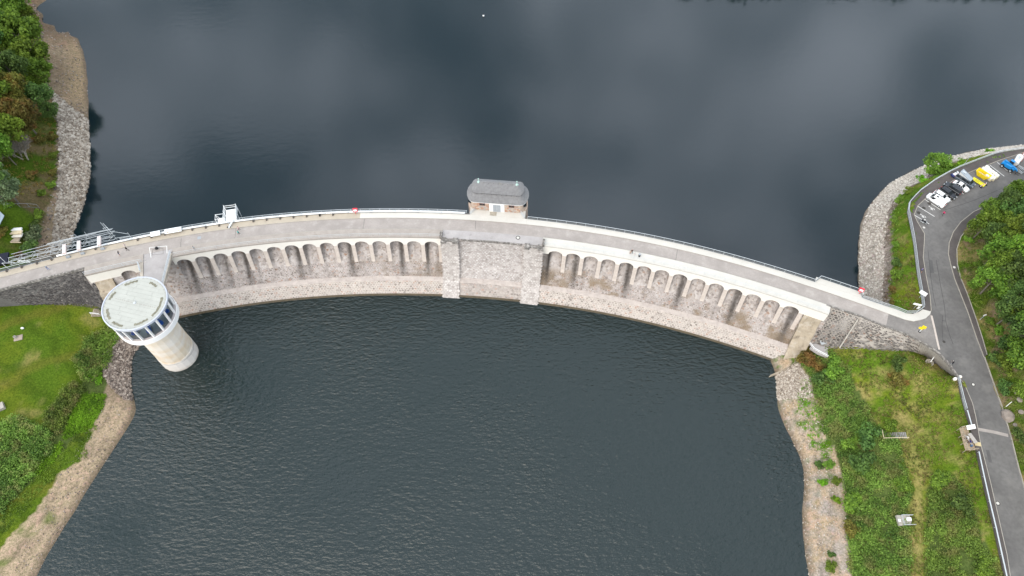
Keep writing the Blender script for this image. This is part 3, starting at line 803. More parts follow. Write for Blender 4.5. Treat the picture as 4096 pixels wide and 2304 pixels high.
# -- left bank, below the dam (lawn, hedges, beach)
shSW = [(610, 1330), (564, 1375), (533, 1421), (525, 1474), (525, 1543), (537, 1596), (545, 1634), (525, 1687), (472, 1771), (411, 1863), (358, 1946), (305, 2038), (228, 2160), (148, 2304), (60, 2440)]
bhSW = [(457, 1337), (411, 1398), (415, 1505), (420, 1570), (405, 1640), (366, 1718), (327, 1840), (236, 1900), (190, 1970), (129, 2053), (46, 2137), (-60, 2260)]
cSW = PL(shSW) + [P(a + 60, b + 34, -2.2) for a, b in shSW] + PL(bhSW, 2.4) + footL + [
    P(340, 1300, 5.6), P(300, 1430, 5.0), P(150, 1450, 6.2), P(0, 1450, 7.2), P(0, 1640, 6.0), P(180, 1640, 4.6), P(100, 1800, 4.2), P(0, 1900, 4.2), P(-200, 1500, 8.2), P(-200, 1800, 6.), P(420, 1250, 5.), P(700, 1290, -3), P(-150, 2200, 3.4)]
outSW = out2(PL([(-330, 1215, 9), (-100, 1180, 9), (200, 1175, 8), (440, 1190, 6)])) + out2([P(690, 1250, -2), P(640, 1400, -2), P(600, 1480, -2), P(600, 1640, -2), P(570, 1740, -2), P(430, 1960, -2), P(250, 2260, -2), P(120, 2500, -2), P(-330, 2500, 3)])
def colSW(V, jx, jy):
    n = len(V); z = V[:, 2]; k1 = fbm(V[:, 0], V[:, 1], 7.); k2 = fbm(V[:, 0] + 40, V[:, 1] - 9, 2.2)
    c = mixc(np.tile(C_GRASS, (n, 1)), C_GRASS2, sm(k1, .35, .7))
    c = mixc(c, C_DRY, sm(fbm(V[:, 0] - 60, V[:, 1], 5.), .60, .78) * .55)
    stripe = np.abs(np.sin((V[:, 0] * .62 + V[:, 1] * .78) * .35 + 3 * k1))
    c = mixc(c, C_GRASS * .6, sm(stripe, .86, 1.) * .55); c = mixc(c, GR((.13, .12, .02)), sm(np.abs(np.sin((V[:, 0] * -.5 + V[:, 1] * .86) * .21 + k1)), .93, 1.) * .5)
    beach = ~inpoly(jx, jy, [(-600, 1100), (430, 1180), (455, 1330)] + bhSW + [(-600, 2400)])
    s = mixc(np.tile(C_SAND, (n, 1)), C_SAND2, sm(k2, .4, .7))
    s = mixc(s, C_GRASS * 1.1, sm(k1 + z * .09, .66, .85) * sm(k2, .35, .6))
    s = s * (1 - .30 * np.clip(np.sin(z * 9.0 + 5 * k2) - .3, 0, 1) - .12 * np.clip(np.sin(z * 23. + 3 * k1), 0, 1))[:, None]
    rocky = sm(-jy, -1600, -1560)
    s = mixc(s, C_SAND2 * .8, rocky)
    c = np.where(beach[:, None], s, c)
    c = mixc(c, C_WET, 1 - sm(z + (k2 - .5) * .5, .1, .75))
    sc = inpoly(jx, jy, [(0, 1690), (90, 1670), (200, 1720), (260, 1620), (330, 1530), (330, 1400), (450, 1300), (470, 1400), (400, 1640), (240, 1820), (60, 2000), (-100, 2100), (-300, 2000), (-300, 1700)])
    c = np.where(sc[:, None], C_SCRUB[None] * (.7 + .8 * k2[:, None]), c)
    return c
hSW = terrain('left_lower_bank', 'mown lawn falling to a sandy beach below the dark wall', outSW, cSW, colSW)

# -- left bank above the dam (riprap, wood, garden)
shNW = [(330, -180), (188, -20), (188, 0), (143, 41), (174, 70), (217, 99), (271, 118), (309, 150), (333, 203), (345, 256), (352, 329), (355, 406), (355, 483), (358, 556), (361, 623), (361, 700), (342, 786), (317, 871), (295, 931), (282, 974), (262, 1030)]
bhNW = [(80, -60), (97, 29), (116, 63), (145, 121), (184, 193), (198, 261), (193, 348), (217, 411), (227, 483), (225, 580), (227, 700), (205, 786), (188, 841), (167, 893), (141, 1000), (133, 1030)]
cNW = PL(shNW) + [P(a + 55, b + (40 if b > 60 else 60), -2.5) for a, b in shNW[3:]] + [P(260, 60, -1.5), P(300, 0, -2), P(420, -150, -2)] + PL(bhNW, 5.2) + [
    P(100, 850, 10.5), P(0, 900, 12.), P(100, 960, 12.), P(0, 1060, 14.5), P(60, 1060, 13.5), P(100, 700, 9.5), P(0, 600, 13), P(0, 400, 14), P(0, 200, 14), P(0, 20, 12), P(-300, 200, 26), P(-300, 600, 24), P(-250, 900, 19), P(-300, -100, 22), P(-60, 1100, 15.2), P(-250, 1130, 16)]
outNW = out2([P(-420, 1190, 16), P(-420, -250, 20), P(420, -250, -2), P(420, -60, -2), P(300, 20, -2), P(330, 70, -2), P(380, 140, -2), P(410, 250, -2), P(425, 480, -2), P(425, 720, -2), P(390, 850, -2), P(330, 1040, -2)]) + out2([D(s, -2.1, 0) for s in np.linspace(S(300, 1034, ZC), 20, 12)])
def colNW(V, jx, jy):
    n = len(V); z = V[:, 2]; k1 = fbm(V[:, 0], V[:, 1], 6.); k2 = fbm(V[:, 0] + 40, V[:, 1] - 9, 2.)
    c = mixc(np.tile(C_GRASS * .72, (n, 1)), C_LEAFLIT, sm(k1, .4, .62))
    gard = jy > 800
    c = np.where(gard[:, None], mixc(np.tile(C_GRASS * .9, (n, 1)), C_LEAFLIT * .9, sm(k1, .52, .72)), c)
    low = ~inpoly(jx, jy, [(-900, -300)] + bhNW + [(120, 1200), (-900, 1200)])
    s = mixc(np.tile(C_SAND2 * GR((.9, .85, .82)), (n, 1)), C_SAND * .85, sm(k2, .35, .7))
    tan = sm(jy, 120, 200) * (1 - sm(jy, 380, 430)) * sm(jx, 235, 300)
    s = mixc(s, C_SAND * GR((.92, .88, .8)), tan)
    dark = 1 - sm(jy, 120, 190)
    s = mixc(s, C_SAND2 * GR((.62, .55, .52)), dark * .8)
    s = s * (1 - .30 * np.clip(np.sin(z * 9.0 + 5 * k2) - .3, 0, 1) - .12 * np.clip(np.sin(z * 23. + 3 * k1), 0, 1))[:, None]
    c = np.where(low[:, None], s * .88, c)
    return mixc(c, C_WET, 1 - sm(z + (k2 - .5) * .5, .1, .75))
hNW = terrain('left_upper_bank', 'stony shore rising to a wooded slope above the lake', outNW, cNW, colNW)

# -- right bank above the dam (spit with riprap and verge)
shNE = [(4330, 545), (4200, 562), (4096, 580), (4017, 590), (3932, 600), (3843, 615), (3793, 630), (3689, 667), (3620, 699), (3560, 734), (3510, 784), (3480, 823), (3453, 873), (3441, 938), (3436, 1007), (3438, 1077), (3438, 1146), (3440, 1230)]
rpNE = [(4330, 560), (4200, 575), (4096, 592), (3942, 615), (3808, 649), (3714, 709), (3644, 744), (3580, 793), (3555, 838), (3543, 888), (3538, 957), (3538, 1057), (3533, 1156), (3530, 1225)]
fnNE = [(4330, 562), (4200, 583), (4096, 597), (3992, 612), (3893, 649), (3818, 679), (3744, 719), (3674, 769), (3634, 813), (3629, 848), (3644, 918), (3654, 972), (3669, 1097), (3684, 1181), (3690, 1231), (3660, 1256)]
cNE = PL(shNE) + [P(a - 60, b - 10 if a < 3600 else b - 40, -3) for a, b in shNE] + PL(rpNE, 8.6) + PL(fnNE, 15.75) + [P(a + 60, b + 30, 15.7) for a, b in fnNE[3:]] + [P(3590, 1060, 12.), P(3585, 1180, 12.2), P(3600, 900, 12.5), P(3600, 1225, 13.8), P(3560, 1240, 12.)]
outNE = out2([P(4420, 500, -2), P(4000, 545, -2), P(3780, 585, -2), P(3640, 645, -2), P(3500, 730, -2), P(3420, 830, -2), P(3385, 950, -2), P(3385, 1100, -2), P(3395, 1190, -2)]) + out2([D(s, -2.1, 0) for s in np.linspace(S(3420, 1205, ZC), sE - 2, 6)]) + out2(PL([(3640, 1262), (3690, 1240), (3712, 1230), (3692, 1097), (3676, 980), (3664, 918), (3652, 855), (3658, 824), (3696, 778), (3764, 730), (3834, 692), (3906, 662), (3998, 626), (4096, 608), (4420, 575)], ZC))
def colNE(V, jx, jy):
    n = len(V); z = V[:, 2]; k1 = fbm(V[:, 0], V[:, 1], 5.); k2 = fbm(V[:, 0] + 40, V[:, 1] - 9, 1.8)
    c = mixc(np.tile(C_GRASS * 1.15, (n, 1)), C_GRASS2 * 1.1, sm(k1, .4, .65)); c = mixc(c, C_DRY, sm(k2, .58, .75) * .6)
    low = inpoly(jx, jy, [(3300, 400)] + rpNE[::-1][::-1] + [(3530, 1400), (3300, 1400)]) | (z < 7.6)
    rub = (~low) & (z < 10.6)
    s = mixc(np.tile(C_GRAVEL * 1.25, (n, 1)), C_GRAVEL * .85, sm(k2, .45, .7))
    c = np.where(rub[:, None], mixc(np.tile(C_GRAVEL * .7, (n, 1)), C_SOIL, sm(k2, .4, .6)), c)
    c = np.where(low[:, None], s, c)
    return mixc(c, C_WET, 1 - sm(z + (k2 - .5) * .5, .1, .7))
hNE = terrain('right_upper_bank', 'stone-pitched spit with a green verge beside the parking road', outNE, cNE, colNE)

# -- right bank below the dam (meadow, scrub, beach)
shSE = [(3060, 1500), (3099, 1501), (3109, 1567), (3109, 1626), (3138, 1705), (3174, 1778), (3201, 1837), (3214, 1910), (3214, 1975), (3207, 2041), (3211, 2140), (3220, 2225), (3234, 2304), (3255, 2450)]
bhSE = [(3195, 1440), (3244, 1521), (3276, 1613), (3296, 1732), (3342, 1798), (3369, 1890), (3385, 1995), (3382, 2087), (3402, 2206), (3408, 2304), (3420, 2450)]
fnSE = [(3826, 1508), (3843, 1580), (3862, 1646), (3879, 1705), (3905, 1804), (3935, 1942), (3955, 2028), (3974, 2107), (3994, 2199), (4017, 2304), (4050, 2450)]
cSE = PL(shSE[1:]) + [P(a - 60, b, -2.2) for a, b in shSE] + PL(bhSE, 2.6) + footR + PL(fnSE, 15.7) + [P(a + 45, b, 15.6) for a, b in fnSE] + [
    P(3461, 1613, 6.8), P(3494, 1699, 7.0), P(3592, 1771, 8.4), P(3652, 1942, 8.8), P(3652, 2140, 8.8), P(3658, 2304, 8.8), P(3700, 1600, 10.5), P(3750, 1750, 11.4), P(3850, 2050, 12.2), P(3800, 2250, 11.2), P(3280, 1430, 4.2), P(3230, 1420, 3.2)]
outSE = out2([P(3030, 1470, -2), P(3030, 1600, -2), P(3080, 1760, -2), P(3140, 1900, -2), P(3140, 2100, -2), P(3170, 2480, -2), P(4090, 2480, 15.6), P(4030, 2200, 15.6), P(3985, 2000, 15.6), P(3925, 1760, 15.6), P(3880, 1600, 15.6), P(3845, 1505, 15.6), P(3800, 1440, 15), P(3700, 1370, 12), P(3540, 1330, 9), P(3420, 1330, 8), P(3250, 1330, 6), P(3150, 1400, 1)])
vegA = [(3330, 1400), (3355, 1436), (3408, 1508), (3461, 1613), (3494, 1699), (3592, 1771), (3622, 1877), (3640, 1942), (3627, 2041), (3640, 2140), (3643, 2470)] + bhSE[::-1]
vegB = [(3712, 1942), (3737, 1896), (3790, 1896), (3876, 1962), (3902, 2048), (3922, 2140), (3974, 2239), (4010, 2330), (4040, 2470), (3706, 2470), (3702, 2304), (3706, 2074)]
def colSE(V, jx, jy):
    n = len(V); z = V[:, 2]; k1 = fbm(V[:, 0], V[:, 1], 7.); k2 = fbm(V[:, 0] + 40, V[:, 1] - 9, 2.); k3 = fbm(V[:, 0] - 70, V[:, 1] + 20, 1.1)
    c = mixc(np.tile(C_GRASS * 1.2, (n, 1)), C_GRASS2 * 1.2, sm(k1, .4, .66)); c = mixc(c, C_DRY * 1.1, sm(k2 * .6 + k1 * .4, .47, .68) * .8); c = mixc(c, C_DRY * 1.25, sm(k3, .70, .85) * .5)
    path = inpoly(jx, jy, [(3560, 1640), (3600, 1640), (3690, 1850), (3694, 2470), (3652, 2470), (3650, 1950), (3630, 1850)]); c = np.where(path[:, None], c * .45 + C_DRY * .62, c)
    beach = ~inpoly(jx, jy, [(3195, 1380)] + bhSE + [(4400, 2500), (4400, 1200), (3300, 1200)])
    s = mixc(np.tile(C_SAND * GR((1.02, 1.0, .98)), (n, 1)), C_GRAVEL, sm(k2, .35, .65))
    s = mixc(s, C_GRASS * 1.2, sm(k2 + z * .07, .62, .8) * (1 - sm(jy, 1850, 2000)))
    s = s * (1 - .30 * np.clip(np.sin(z * 9.0 + 5 * k2) - .3, 0, 1) - .12 * np.clip(np.sin(z * 23. + 3 * k1), 0, 1))[:, None]
    c = np.where(beach[:, None], s, c)
    veg = inpoly(jx, jy, vegA) | inpoly(jx, jy, vegB)
    c = np.where(veg[:, None], C_SCRUB[None] * (.8 + .9 * k2[:, None]), c)
    return mixc(c, C_WET, 1 - sm(z + (k2 - .5) * .5, .1, .7))
hSE = terrain('right_lower_bank', 'rough meadow and scrub falling to a gravel beach on the right', outSE, cSE, colSE)

# -- hillside right of the road
rdR = [(4420, 620), (4220, 700), (4096, 751), (4042, 779), (3967, 813), (3893, 848), (3843, 888), (3813, 928), (3796, 972), (3793, 1017), (3803, 1062), (3818, 1116), (3838, 1166), (3873, 1255), (3905, 1350), (3935, 1429), (3974, 1541), (4007, 1633), (4040, 1745), (4073, 1877), (4096, 1956), (4140, 2150), (4200, 2420)]
swR = [(4420, 648), (4220, 728), (4096, 778), (4042, 806), (3952, 838), (3893, 888), (3843, 947), (3826, 997), (3828, 1057), (3843, 1116), (3868, 1176), (3903, 1275), (3926, 1345), (3947, 1420)]
eg = swR + [(3979, 1541), (4012, 1633), (4045, 1745), (4078, 1877), (4101, 1956), (4145, 2150), (4205, 2420)]
cE = PL(eg, 16.06) + [P(a - 22, b, 15.9) for a, b in eg] + [P(a + 130, b + 10, 19.5) for a, b in eg[4:]] + [P(a + 320, b + 30, 28.) for a, b in eg[4:]] + [P(4420, 760, 20), P(4420, 850, 24)]
outE = out2(PL([(a - 13, b) for a, b in eg], ZC)) + out2([P(4650, 2420, 24), P(4700, 1500, 30), P(4700, 1000, 30), P(4650, 700, 24)])
def colE(V, jx, jy):
    n = len(V); k1 = fbm(V[:, 0], V[:, 1], 5.); k2 = fbm(V[:, 0] + 40, V[:, 1] - 9, 1.7)
    c = mixc(np.tile(C_GRASS * .85, (n, 1)), C_DRY * .8, sm(k1, .4, .62)); c = mixc(c, C_SOIL * 1.2, sm(k2, .5, .66) * .8); return mixc(c, C_GRASS * .7, sm(fbm(V[:, 0] + 9, V[:, 1] + 70, 2.6), .55, .7))
hE = terrain('right_hillside', 'rough grassy wooded slope right of the asphalt road', outE, cE, colE)

# -- wooded shore beyond the far right corner of the lake (it shows as a dark reflection)
farpx = [(2750, -390), (2950, -300), (3150, -282), (3500, -280), (3900, -278), (4300, -265), (4700, -180)]
cF = PL(farpx) + [P(a, b - 70, 7) for a, b in farpx] + [P(a, b - 260, 30) for a, b in farpx] + [P(a, b + 60, -3) for a, b in farpx]
outF = out2([P(a, b + 25, -1) for a, b in farpx]) + out2([P(a, b - 250, 28) for a, b in farpx[::-1]])
hFar = terrain('far_bank', 'wooded far bank beyond the lake corner', outF, cF, colE, step=2.5)

# ---------------------------------------------------------------- roads and footways on the right bank
def sheet(name, label, cat, poly, z, mt, depth=.4, kind='structure', parent=None):
    bm = bmesh.new(); vs = [bm.verts.new((p[0], p[1], z)) for p in poly]; f = bm.faces.new(vs)
    if f.normal.z < 0: f.normal_flip()
    bm.normal_update()
    ext = bmesh.ops.extrude_face_region(bm, geom=[f])
    for v in [e for e in ext['geom'] if isinstance(e, bmesh.types.BMVert)]: v.co.z = z - depth
    bmesh.ops.triangulate(bm, faces=[q for q in bm.faces if len(q.verts) > 4])
    bmesh.ops.recalc_face_normals(bm, faces=bm.faces)
    me = bpy.data.meshes.new(name); bm.to_mesh(me); bm.free(); me.materials.append(mt)
    return tag(obj(name, me, parent), label, cat, kind=kind)
rdL = [(4420, 520), (4250, 562), (4096, 610), (3997, 642), (3891, 684), (3830, 712), (3770, 750), (3699, 797), (3670, 824), (3656, 859), (3667, 885), (3685, 915), (3697, 935), (3697, 957), (3692, 1032), (3704, 1106), (3719, 1181), (3724, 1240), (3719, 1256), (3700, 1272), (3654, 1284), (3592, 1271)]
abut = [(3532, 1307), (3621, 1338), (3699, 1373), (3757, 1411), (3800, 1458), (3836, 1508)]
kbSE = [(3856, 1534), (3889, 1613), (3902, 1666), (3922, 1778), (3961, 1929), (3994, 2074), (4027, 2219), (4040, 2304), (4075, 2480)]
pe0, pe1 = D(sE + 1.4, 0, ZC), D(sE + 1.4, TK, ZC)
roadpoly = out2(PL(rdL, ZC)) + [(pe0.x, pe0.y), (pe1.x, pe1.y)] + out2(PL(abut, ZC)) + out2(PL(kbSE + [(4215, 2480)], ZC)) + out2(PL(rdR[::-1], ZC))
sheet('asphalt_road', 'grey asphalt road curving past the parking bays', 'road', roadpoly, ZC - .004, M['asphalt'])
fw = fnNE[:-1]
rl2 = rdL[:19]
sheet('footway', 'dark asphalt footway between fence and parking bays', 'pavement', out2(PL(rl2, ZC)) + out2(PL(fw[::-1], ZC)), ZC + .12, M['pave_dark'])
sheet('footway', 'dark asphalt footway along the inner bend below the trees', 'pavement', out2(PL(rdR[:17][:16], ZC)) + out2(PL(swR[::-1], ZC)), ZC + .12, M['pave_dark'])
sheet('footway', 'dark asphalt footway beside the guard rail on the meadow side', 'pavement', out2(PL([(3836, 1508)] + kbSE, ZC)) + out2(PL([(a, b) for a, b in fnSE[::-1]], ZC)), ZC + .11, M['pave_dark'])
# pale rounded end of the dam walkway at the junction
wk = [D(sE - .5, -.02, 0), D(sE - .5, -1.84, 0)] + PL([(3590, 1240), (3625, 1255), (3650, 1257), (3675, 1248), (3690, 1238), (3722, 1247), (3719, 1258), (3702, 1274), (3680, 1281), (3654, 1286), (3620, 1279)], ZC)
sheet('walkway_end', 'bright rounded concrete corner where the dam walkway meets the road', 'pavement', [(p[0], p[1]) for p in wk], ZC + .14, M['walk_white'])
# kerbs
def ribbon(name, label, cat, pts, w, z0, z1, mt, kind='structure', parent=None, n=None):
    if n: pts = resample(pts, n)
    mb = MB(); rings = []
    for i, p in enumerate(pts):
        d = (pts[min(i + 1, len(pts) - 1)] - pts[max(i - 1, 0)]); d.z = 0; d.normalize(); q = Vector((-d.y, d.x, 0)) * (w / 2)
        rings.append([Vector((p.x - q.x, p.y - q.y, z0)), Vector((p.x - q.x, p.y - q.y, z1)), Vector((p.x + q.x, p.y + q.y, z1)), Vector((p.x + q.x, p.y + q.y, z0))])
    mb.loft(rings); o = mb.build(name, mt, parent, fix=True)
    return tag(o, label, cat, kind=kind) if label else o
ribbon('kerb', 'pale kerb round the parking bays and footway', 'kerb', PL(rdL[:19], ZC), .16, ZC - .2, ZC + .135, M['pale_kerb'])
ribbon('kerb', 'pale kerb along the inside of the road bend', 'kerb', PL(rdR[:16], ZC), .17, ZC - .2, ZC + .135, M['pale_kerb'])
ribbon('kerb', 'pale edging between footway and wooded slope', 'kerb', PL(swR, ZC), .2, ZC - .2, ZC + .2, M['pale_kerb'])
ribbon('kerb', 'pale stone kerb right of the lower road', 'kerb', PL([(a + 2, b) for a, b in rdR[15:]], ZC), .22, ZC - .2, ZC + .2, M['pale_kerb'])
ribbon('kerb', 'low stone kerb between lower road and meadow footway', 'kerb', PL([(3836, 1512)] + kbSE, ZC), .14, ZC - .2, ZC + .115, M['kerb'])
ribbon('gutter', 'brown stone gutter strip across the junction mouth', 'road marking', PL([(3726, 1262), (3735, 1300), (3745, 1345), (3757, 1398)], ZC), .45, ZC - .05, ZC + .004, M['brickp'])
ribbon('gutter', 'pale concrete strip crossing the lower road', 'road marking', PL([(3890, 1713), (3912, 1717), (3970, 1727), (4033, 1742)], ZC), .75, ZC - .05, ZC + .005, M['crest_road'])
# seams in the asphalt
seam = mat('tar_seam', (.035, .034, .034), .8, .1, 1.)
for k, pts in enumerate(([(3712, 1000), (3722, 1100), (3735, 1190), (3745, 1230)], [(3745, 1040), (3760, 1130), (3778, 1225), (3783, 1285), (3800, 1345), (3812, 1376)], [(3770, 1262), (3768, 1310), (3772, 1365)], [(3768, 1282), (3783, 1285)], [(3780, 840), (3900, 800), (4050, 735), (4096, 715)])):
    ribbon('tar_seam', ['dark tar seam along the road beside the footway fence', 'long dark tar seam down the middle of the road', 'short dark tar seam at the junction mouth', 'tiny cross seam between two road seams', 'dark seam along the road past the parking bays'][k], 'road marking', PL(pts, ZC), .07, ZC - .05, ZC + .003, seam, n=24)

for k, pts in enumerate(([(3722, 1040), (3729, 1092)], [(3742, 905), (3790, 868)], [(3905, 1640), (3915, 1700)], [(3950, 1800), (3962, 1850)])):
    ribbon('asphalt_patch', ['dark repair patch on the road beside the fenced footway', 'pale resurfaced strip at the mouth of the parking bays', 'dark repair patch above the pale cross strip', 'dark repair patch on the lower road below the cross strip'][k], 'road marking', PL(pts, ZC), (.9, 1.6, .8, .7)[k], ZC - .05, ZC + .0015, mat('patch_tar_%d' % k, ((.095, .092, .09), (.15, .143, .137), (.10, .097, .094), (.105, .10, .098))[k], .9, .15, .6, .3, 12))

jm = mat('junction_asphalt', (.205, .188, .175), .9, .2, .35, .3, 12, dirt=((.27, .25, .23), .54, .5, .7))
sheet('junction_mouth', 'paler worn asphalt where the crest road opens into the junction', 'road', [(pe0.x, pe0.y)] + out2(PL([(3592, 1272), (3654, 1285), (3700, 1273), (3719, 1258), (3724, 1252), (3733, 1300), (3742, 1345), (3750, 1390), (3746, 1400), (3699, 1371), (3621, 1336), (3532, 1305)], ZC)) + [(pe1.x, pe1.y)], ZC - .0012, jm, .1)
# ---------------------------------------------------------------- bridge and control tower
TW = Vector((-86.6, 83.6, 0.0))
tower = empty('control_tower', TW, 'round white control tower with glazed drum standing in the water by the dam', 'tower')
def mat_shaft():
    m, t, b, out = _nodes('tower_shaft_concrete')
    g_ = t.nodes.new('ShaderNodeNewGeometry'); sx = t.nodes.new('ShaderNodeSeparateXYZ'); t.links.new(g_.outputs['Position'], sx.inputs[0])
    w = _noise(t, _pos(t, (1, 1, 3.)), .35, 4)
    ma = t.nodes.new('ShaderNodeMath'); ma.operation = 'MULTIPLY_ADD'; ma.inputs[1].default_value = 1.6; t.links.new(w, ma.inputs[0]); t.links.new(sx.outputs[2], ma.inputs[2])
    dv = t.nodes.new('ShaderNodeMath'); dv.operation = 'DIVIDE'; dv.inputs[1].default_value = 20.; t.links.new(ma.outputs[0], dv.inputs[0])
    c = _ramp(t, dv.outputs[0], [(.04, (.50, .44, .38)), (.09, (.62, .57, .52)), (.20, (.66, .61, .56)), (.215, (.40, .36, .33)), (.235, (.66, .61, .55)), (.26, (.60, .49, .36)), (.36, (.64, .55, .43)), (.40, (.62, .50, .36)), (.50, (.68, .61, .52)), (.55, (.64, .53, .40)), (.62, (.70, .64, .56)), (.75, (.66, .57, .45)), (.9, (.72, .66, .58))])
    c = _mix(t, _ramp(t, _noise(t, _pos(t), .5, 4), [(.45, 0.), (.7, .6)]), c, (.72, .68, .64))
    t.links.new(c, b.inputs['Base Color']); b.inputs['Roughness'].default_value = .85; b.inputs['Specular IOR Level'].default_value = .2
    _bump(t, b, _noise(t, _pos(t, (1, 1, 2)), 2.2, 4), .3, .05)
    return m
M['shaft'] = mat_shaft()
# cast in lifts: each ring of the shaft is a piece of its own
zl = [-2.5, 1.2, 4.3, 7.2, 10.1, 13.0, 15.8, 18.4]
for a, b in zip(zl[:-1], zl[1:]):
    r0 = 4.72 if a < 4 else 4.62
    mb = MB(); mb.lathe(TW, [(r0, a + .012), (r0, b - .05), (r0 - .03, b - .012)], 20); mb.build('shaft_ring', M['shaft'], tower, smooth=False, fix=True)
mb = MB(); mb.lathe(TW, [(4.5, 17.9), (6.9, 18.55), (7.15, 18.75), (7.15, 20.35), (6.45, 20.38), (6.45, 19.8)], 64, caps=False); mb.build('parapet_ring', M['tower_white'], tower, smooth=False, fix=True)
fl = MB(); fl.lathe(TW, [(6.44, 19.9), (6.44, 20.1)], 48); fl.build('floor', mat('tower_floor', (.55, .52, .47), .8, .1, 1.), tower, fix=True)
mb = MB(); mb.lathe(TW, [(7.0, 20.382), (7.0, 20.42), (6.25, 20.42), (6.25, 20.2)], 48, caps=False); mb.build('window_sill', mat('pinkish_sill', (.46, .41, .39), .8, .1, 1.), tower, fix=True)
mb = MB(); mb.lathe(TW, [(6.75, 25.35), (7.3, 25.4), (7.3, 26.0), (7.05, 26.06), (6.9, 25.7)], 64, caps=False); mb.build('roof_rim', mat('rim_sheet', (.47, .49, .54), .5, .05, 1.), tower, smooth=False, fix=True)
roof_m = mat('pale_green_roof_membrane', (.40, .402, .365), .8, .06, .6, .1, 5)
roof_s = mat('algae_stain', (.21, .20, .15), .9, .35, 1.2)
# roof sheets: parallel strips of membrane, each its own sheet, clipped by the rim circle
ra = math.radians(-14); cs, sn = math.cos(ra), math.sin(ra); RR = 6.95
strips = np.linspace(-RR, RR, 14); k = 0
for i in range(13):
    v0, v1 = strips[i] + .012, strips[i + 1] - .012
    brk = sorted([RND.uniform(-3.4, -.6), RND.uniform(1.0, 3.8)]); us = [-RR, *brk, RR]
    for j in range(3):
        u0, u1 = us[j] + .02, us[j + 1] - .02; pts = []
        for v in np.linspace(v0, v1, 3):
            lim = math.sqrt(max(0, RR * RR - v * v)); a = max(u0, -lim)
            pts.append((min(a, min(u1, lim)), v))
        for v in np.linspace(v1, v0, 3):
            lim = math.sqrt(max(0, RR * RR - v * v)); a = min(u1, lim)
            pts.append((max(a, max(u0, -lim)), v))
        if max(p[0] for p in pts) - min(p[0] for p in pts) < .3: continue
        mb = MB(); mb.prism([(TW.x + x * cs - y * sn, TW.y + x * sn + y * cs) for x, y in pts], 25.6, 25.90 + .005 * ((k * 7) % 3)); mb.build('roof_sheet', roof_m, tower); k += 1
for a0, a1, rr_ in ((195, 225, 6.0), (150, 172, 6.1), (100, 128, 6.1), (50, 72, 5.9), (-35, 15, 6.0), (-75, -45, 6.0), (235, 262, 6.1)):
    mb = MB(); rings = []
    for a in np.linspace(math.radians(a0), math.radians(a1), 12):
        w_ = .22 + .12 * RND.random(); q = rr_ + RND.uniform(-.12, .12)
        rings.append([(TW.x + (q - w_) * math.cos(a), TW.y + (q - w_) * math.sin(a), 25.945), (TW.x + (q + w_) * math.cos(a), TW.y + (q + w_) * math.sin(a), 25.945)])
    mb.loft(rings, False, False); mb.build('algae_patch', roof_s, tower)
dots = MB()
for i in range(44):
    a = 2 * math.pi * i / 44; dots.box((TW.x + 6.75 * math.cos(a), TW.y + 6.75 * math.sin(a), 25.97), (.12, .12, .08), a)
for i in range(-9, 10):
    x = i * .55; dots.box((TW.x + x * cs + .15, TW.y + x * sn, 25.96), (.14, .14, .09))
dots.build('roof_fixings', M['kerb'], tower)
mb = MB(); mb.lathe((TW.x, TW.y, 0), [(.3, 25.9), (.3, 26.1), (.1, 26.18)], 12); mb.tube((TW.x + .3, TW.y + .4, 26), (TW.x + .3, TW.y + .4, 26.9), .04, 5); mb.build('roof_vent', M['steel'], tower)
NM = 17
gl = bpy.data.materials.new('tower_glass'); gl.use_nodes = True
gt = gl.node_tree; gt.nodes.clear(); go = gt.nodes.new('ShaderNodeOutputMaterial'); g1 = gt.nodes.new('ShaderNodeBsdfTransparent'); g1.inputs[0].default_value = (.80, .92, 1, 1)
g2 = gt.nodes.new('ShaderNodeBsdfGlossy'); g2.inputs['Roughness'].default_value = .03; fr = gt.nodes.new('ShaderNodeFresnel'); fr.inputs[0].default_value = 1.5; gm = gt.nodes.new('ShaderNodeMixShader')
gt.links.new(fr.outputs[0], gm.inputs[0]); gt.links.new(g1.outputs[0], gm.inputs[1]); gt.links.new(g2.outputs[0], gm.inputs[2]); gt.links.new(gm.outputs[0], go.inputs[0])
M['glass'] = gl
for i in range(NM):
    a = 2 * math.pi * (i + .3) / NM; b_ = 2 * math.pi * (i + 1.3) / NM
    mb = MB(); mb.bar((TW.x + 6.72 * math.cos(a), TW.y + 6.72 * math.sin(a), 20.36), (TW.x + 6.95 * math.cos(a), TW.y + 6.95 * math.sin(a), 25.4), .28, .5); mb.build('mullion', M['tower_white'], tower)
    p = [(TW.x + 6.5 * math.cos(q), TW.y + 6.5 * math.sin(q)) for q in (a + .035, b_ - .035)]
    mb = MB(); mb.quad((*p[0], 20.43), (*p[1], 20.43), (*p[1], 25.34), (*p[0], 25.34)); pn = mb.build('window_pane', M['glass'], tower)
    mb = MB(); mb.bar((*p[0], 23.9), (*p[1], 23.9), .05, .06); mb.build('glazing_bar', M['steel'], pn)
mb = MB(); mb.lathe(TW, [(1.3, 20.11), (1.3, 25.3)], 16); mb.build('inner_core', mat('core_grey', (.6, .6, .58), .8), tower)
blue = mat('blue_machine_enamel', (.02, .11, .42), .4, .1, 1.)
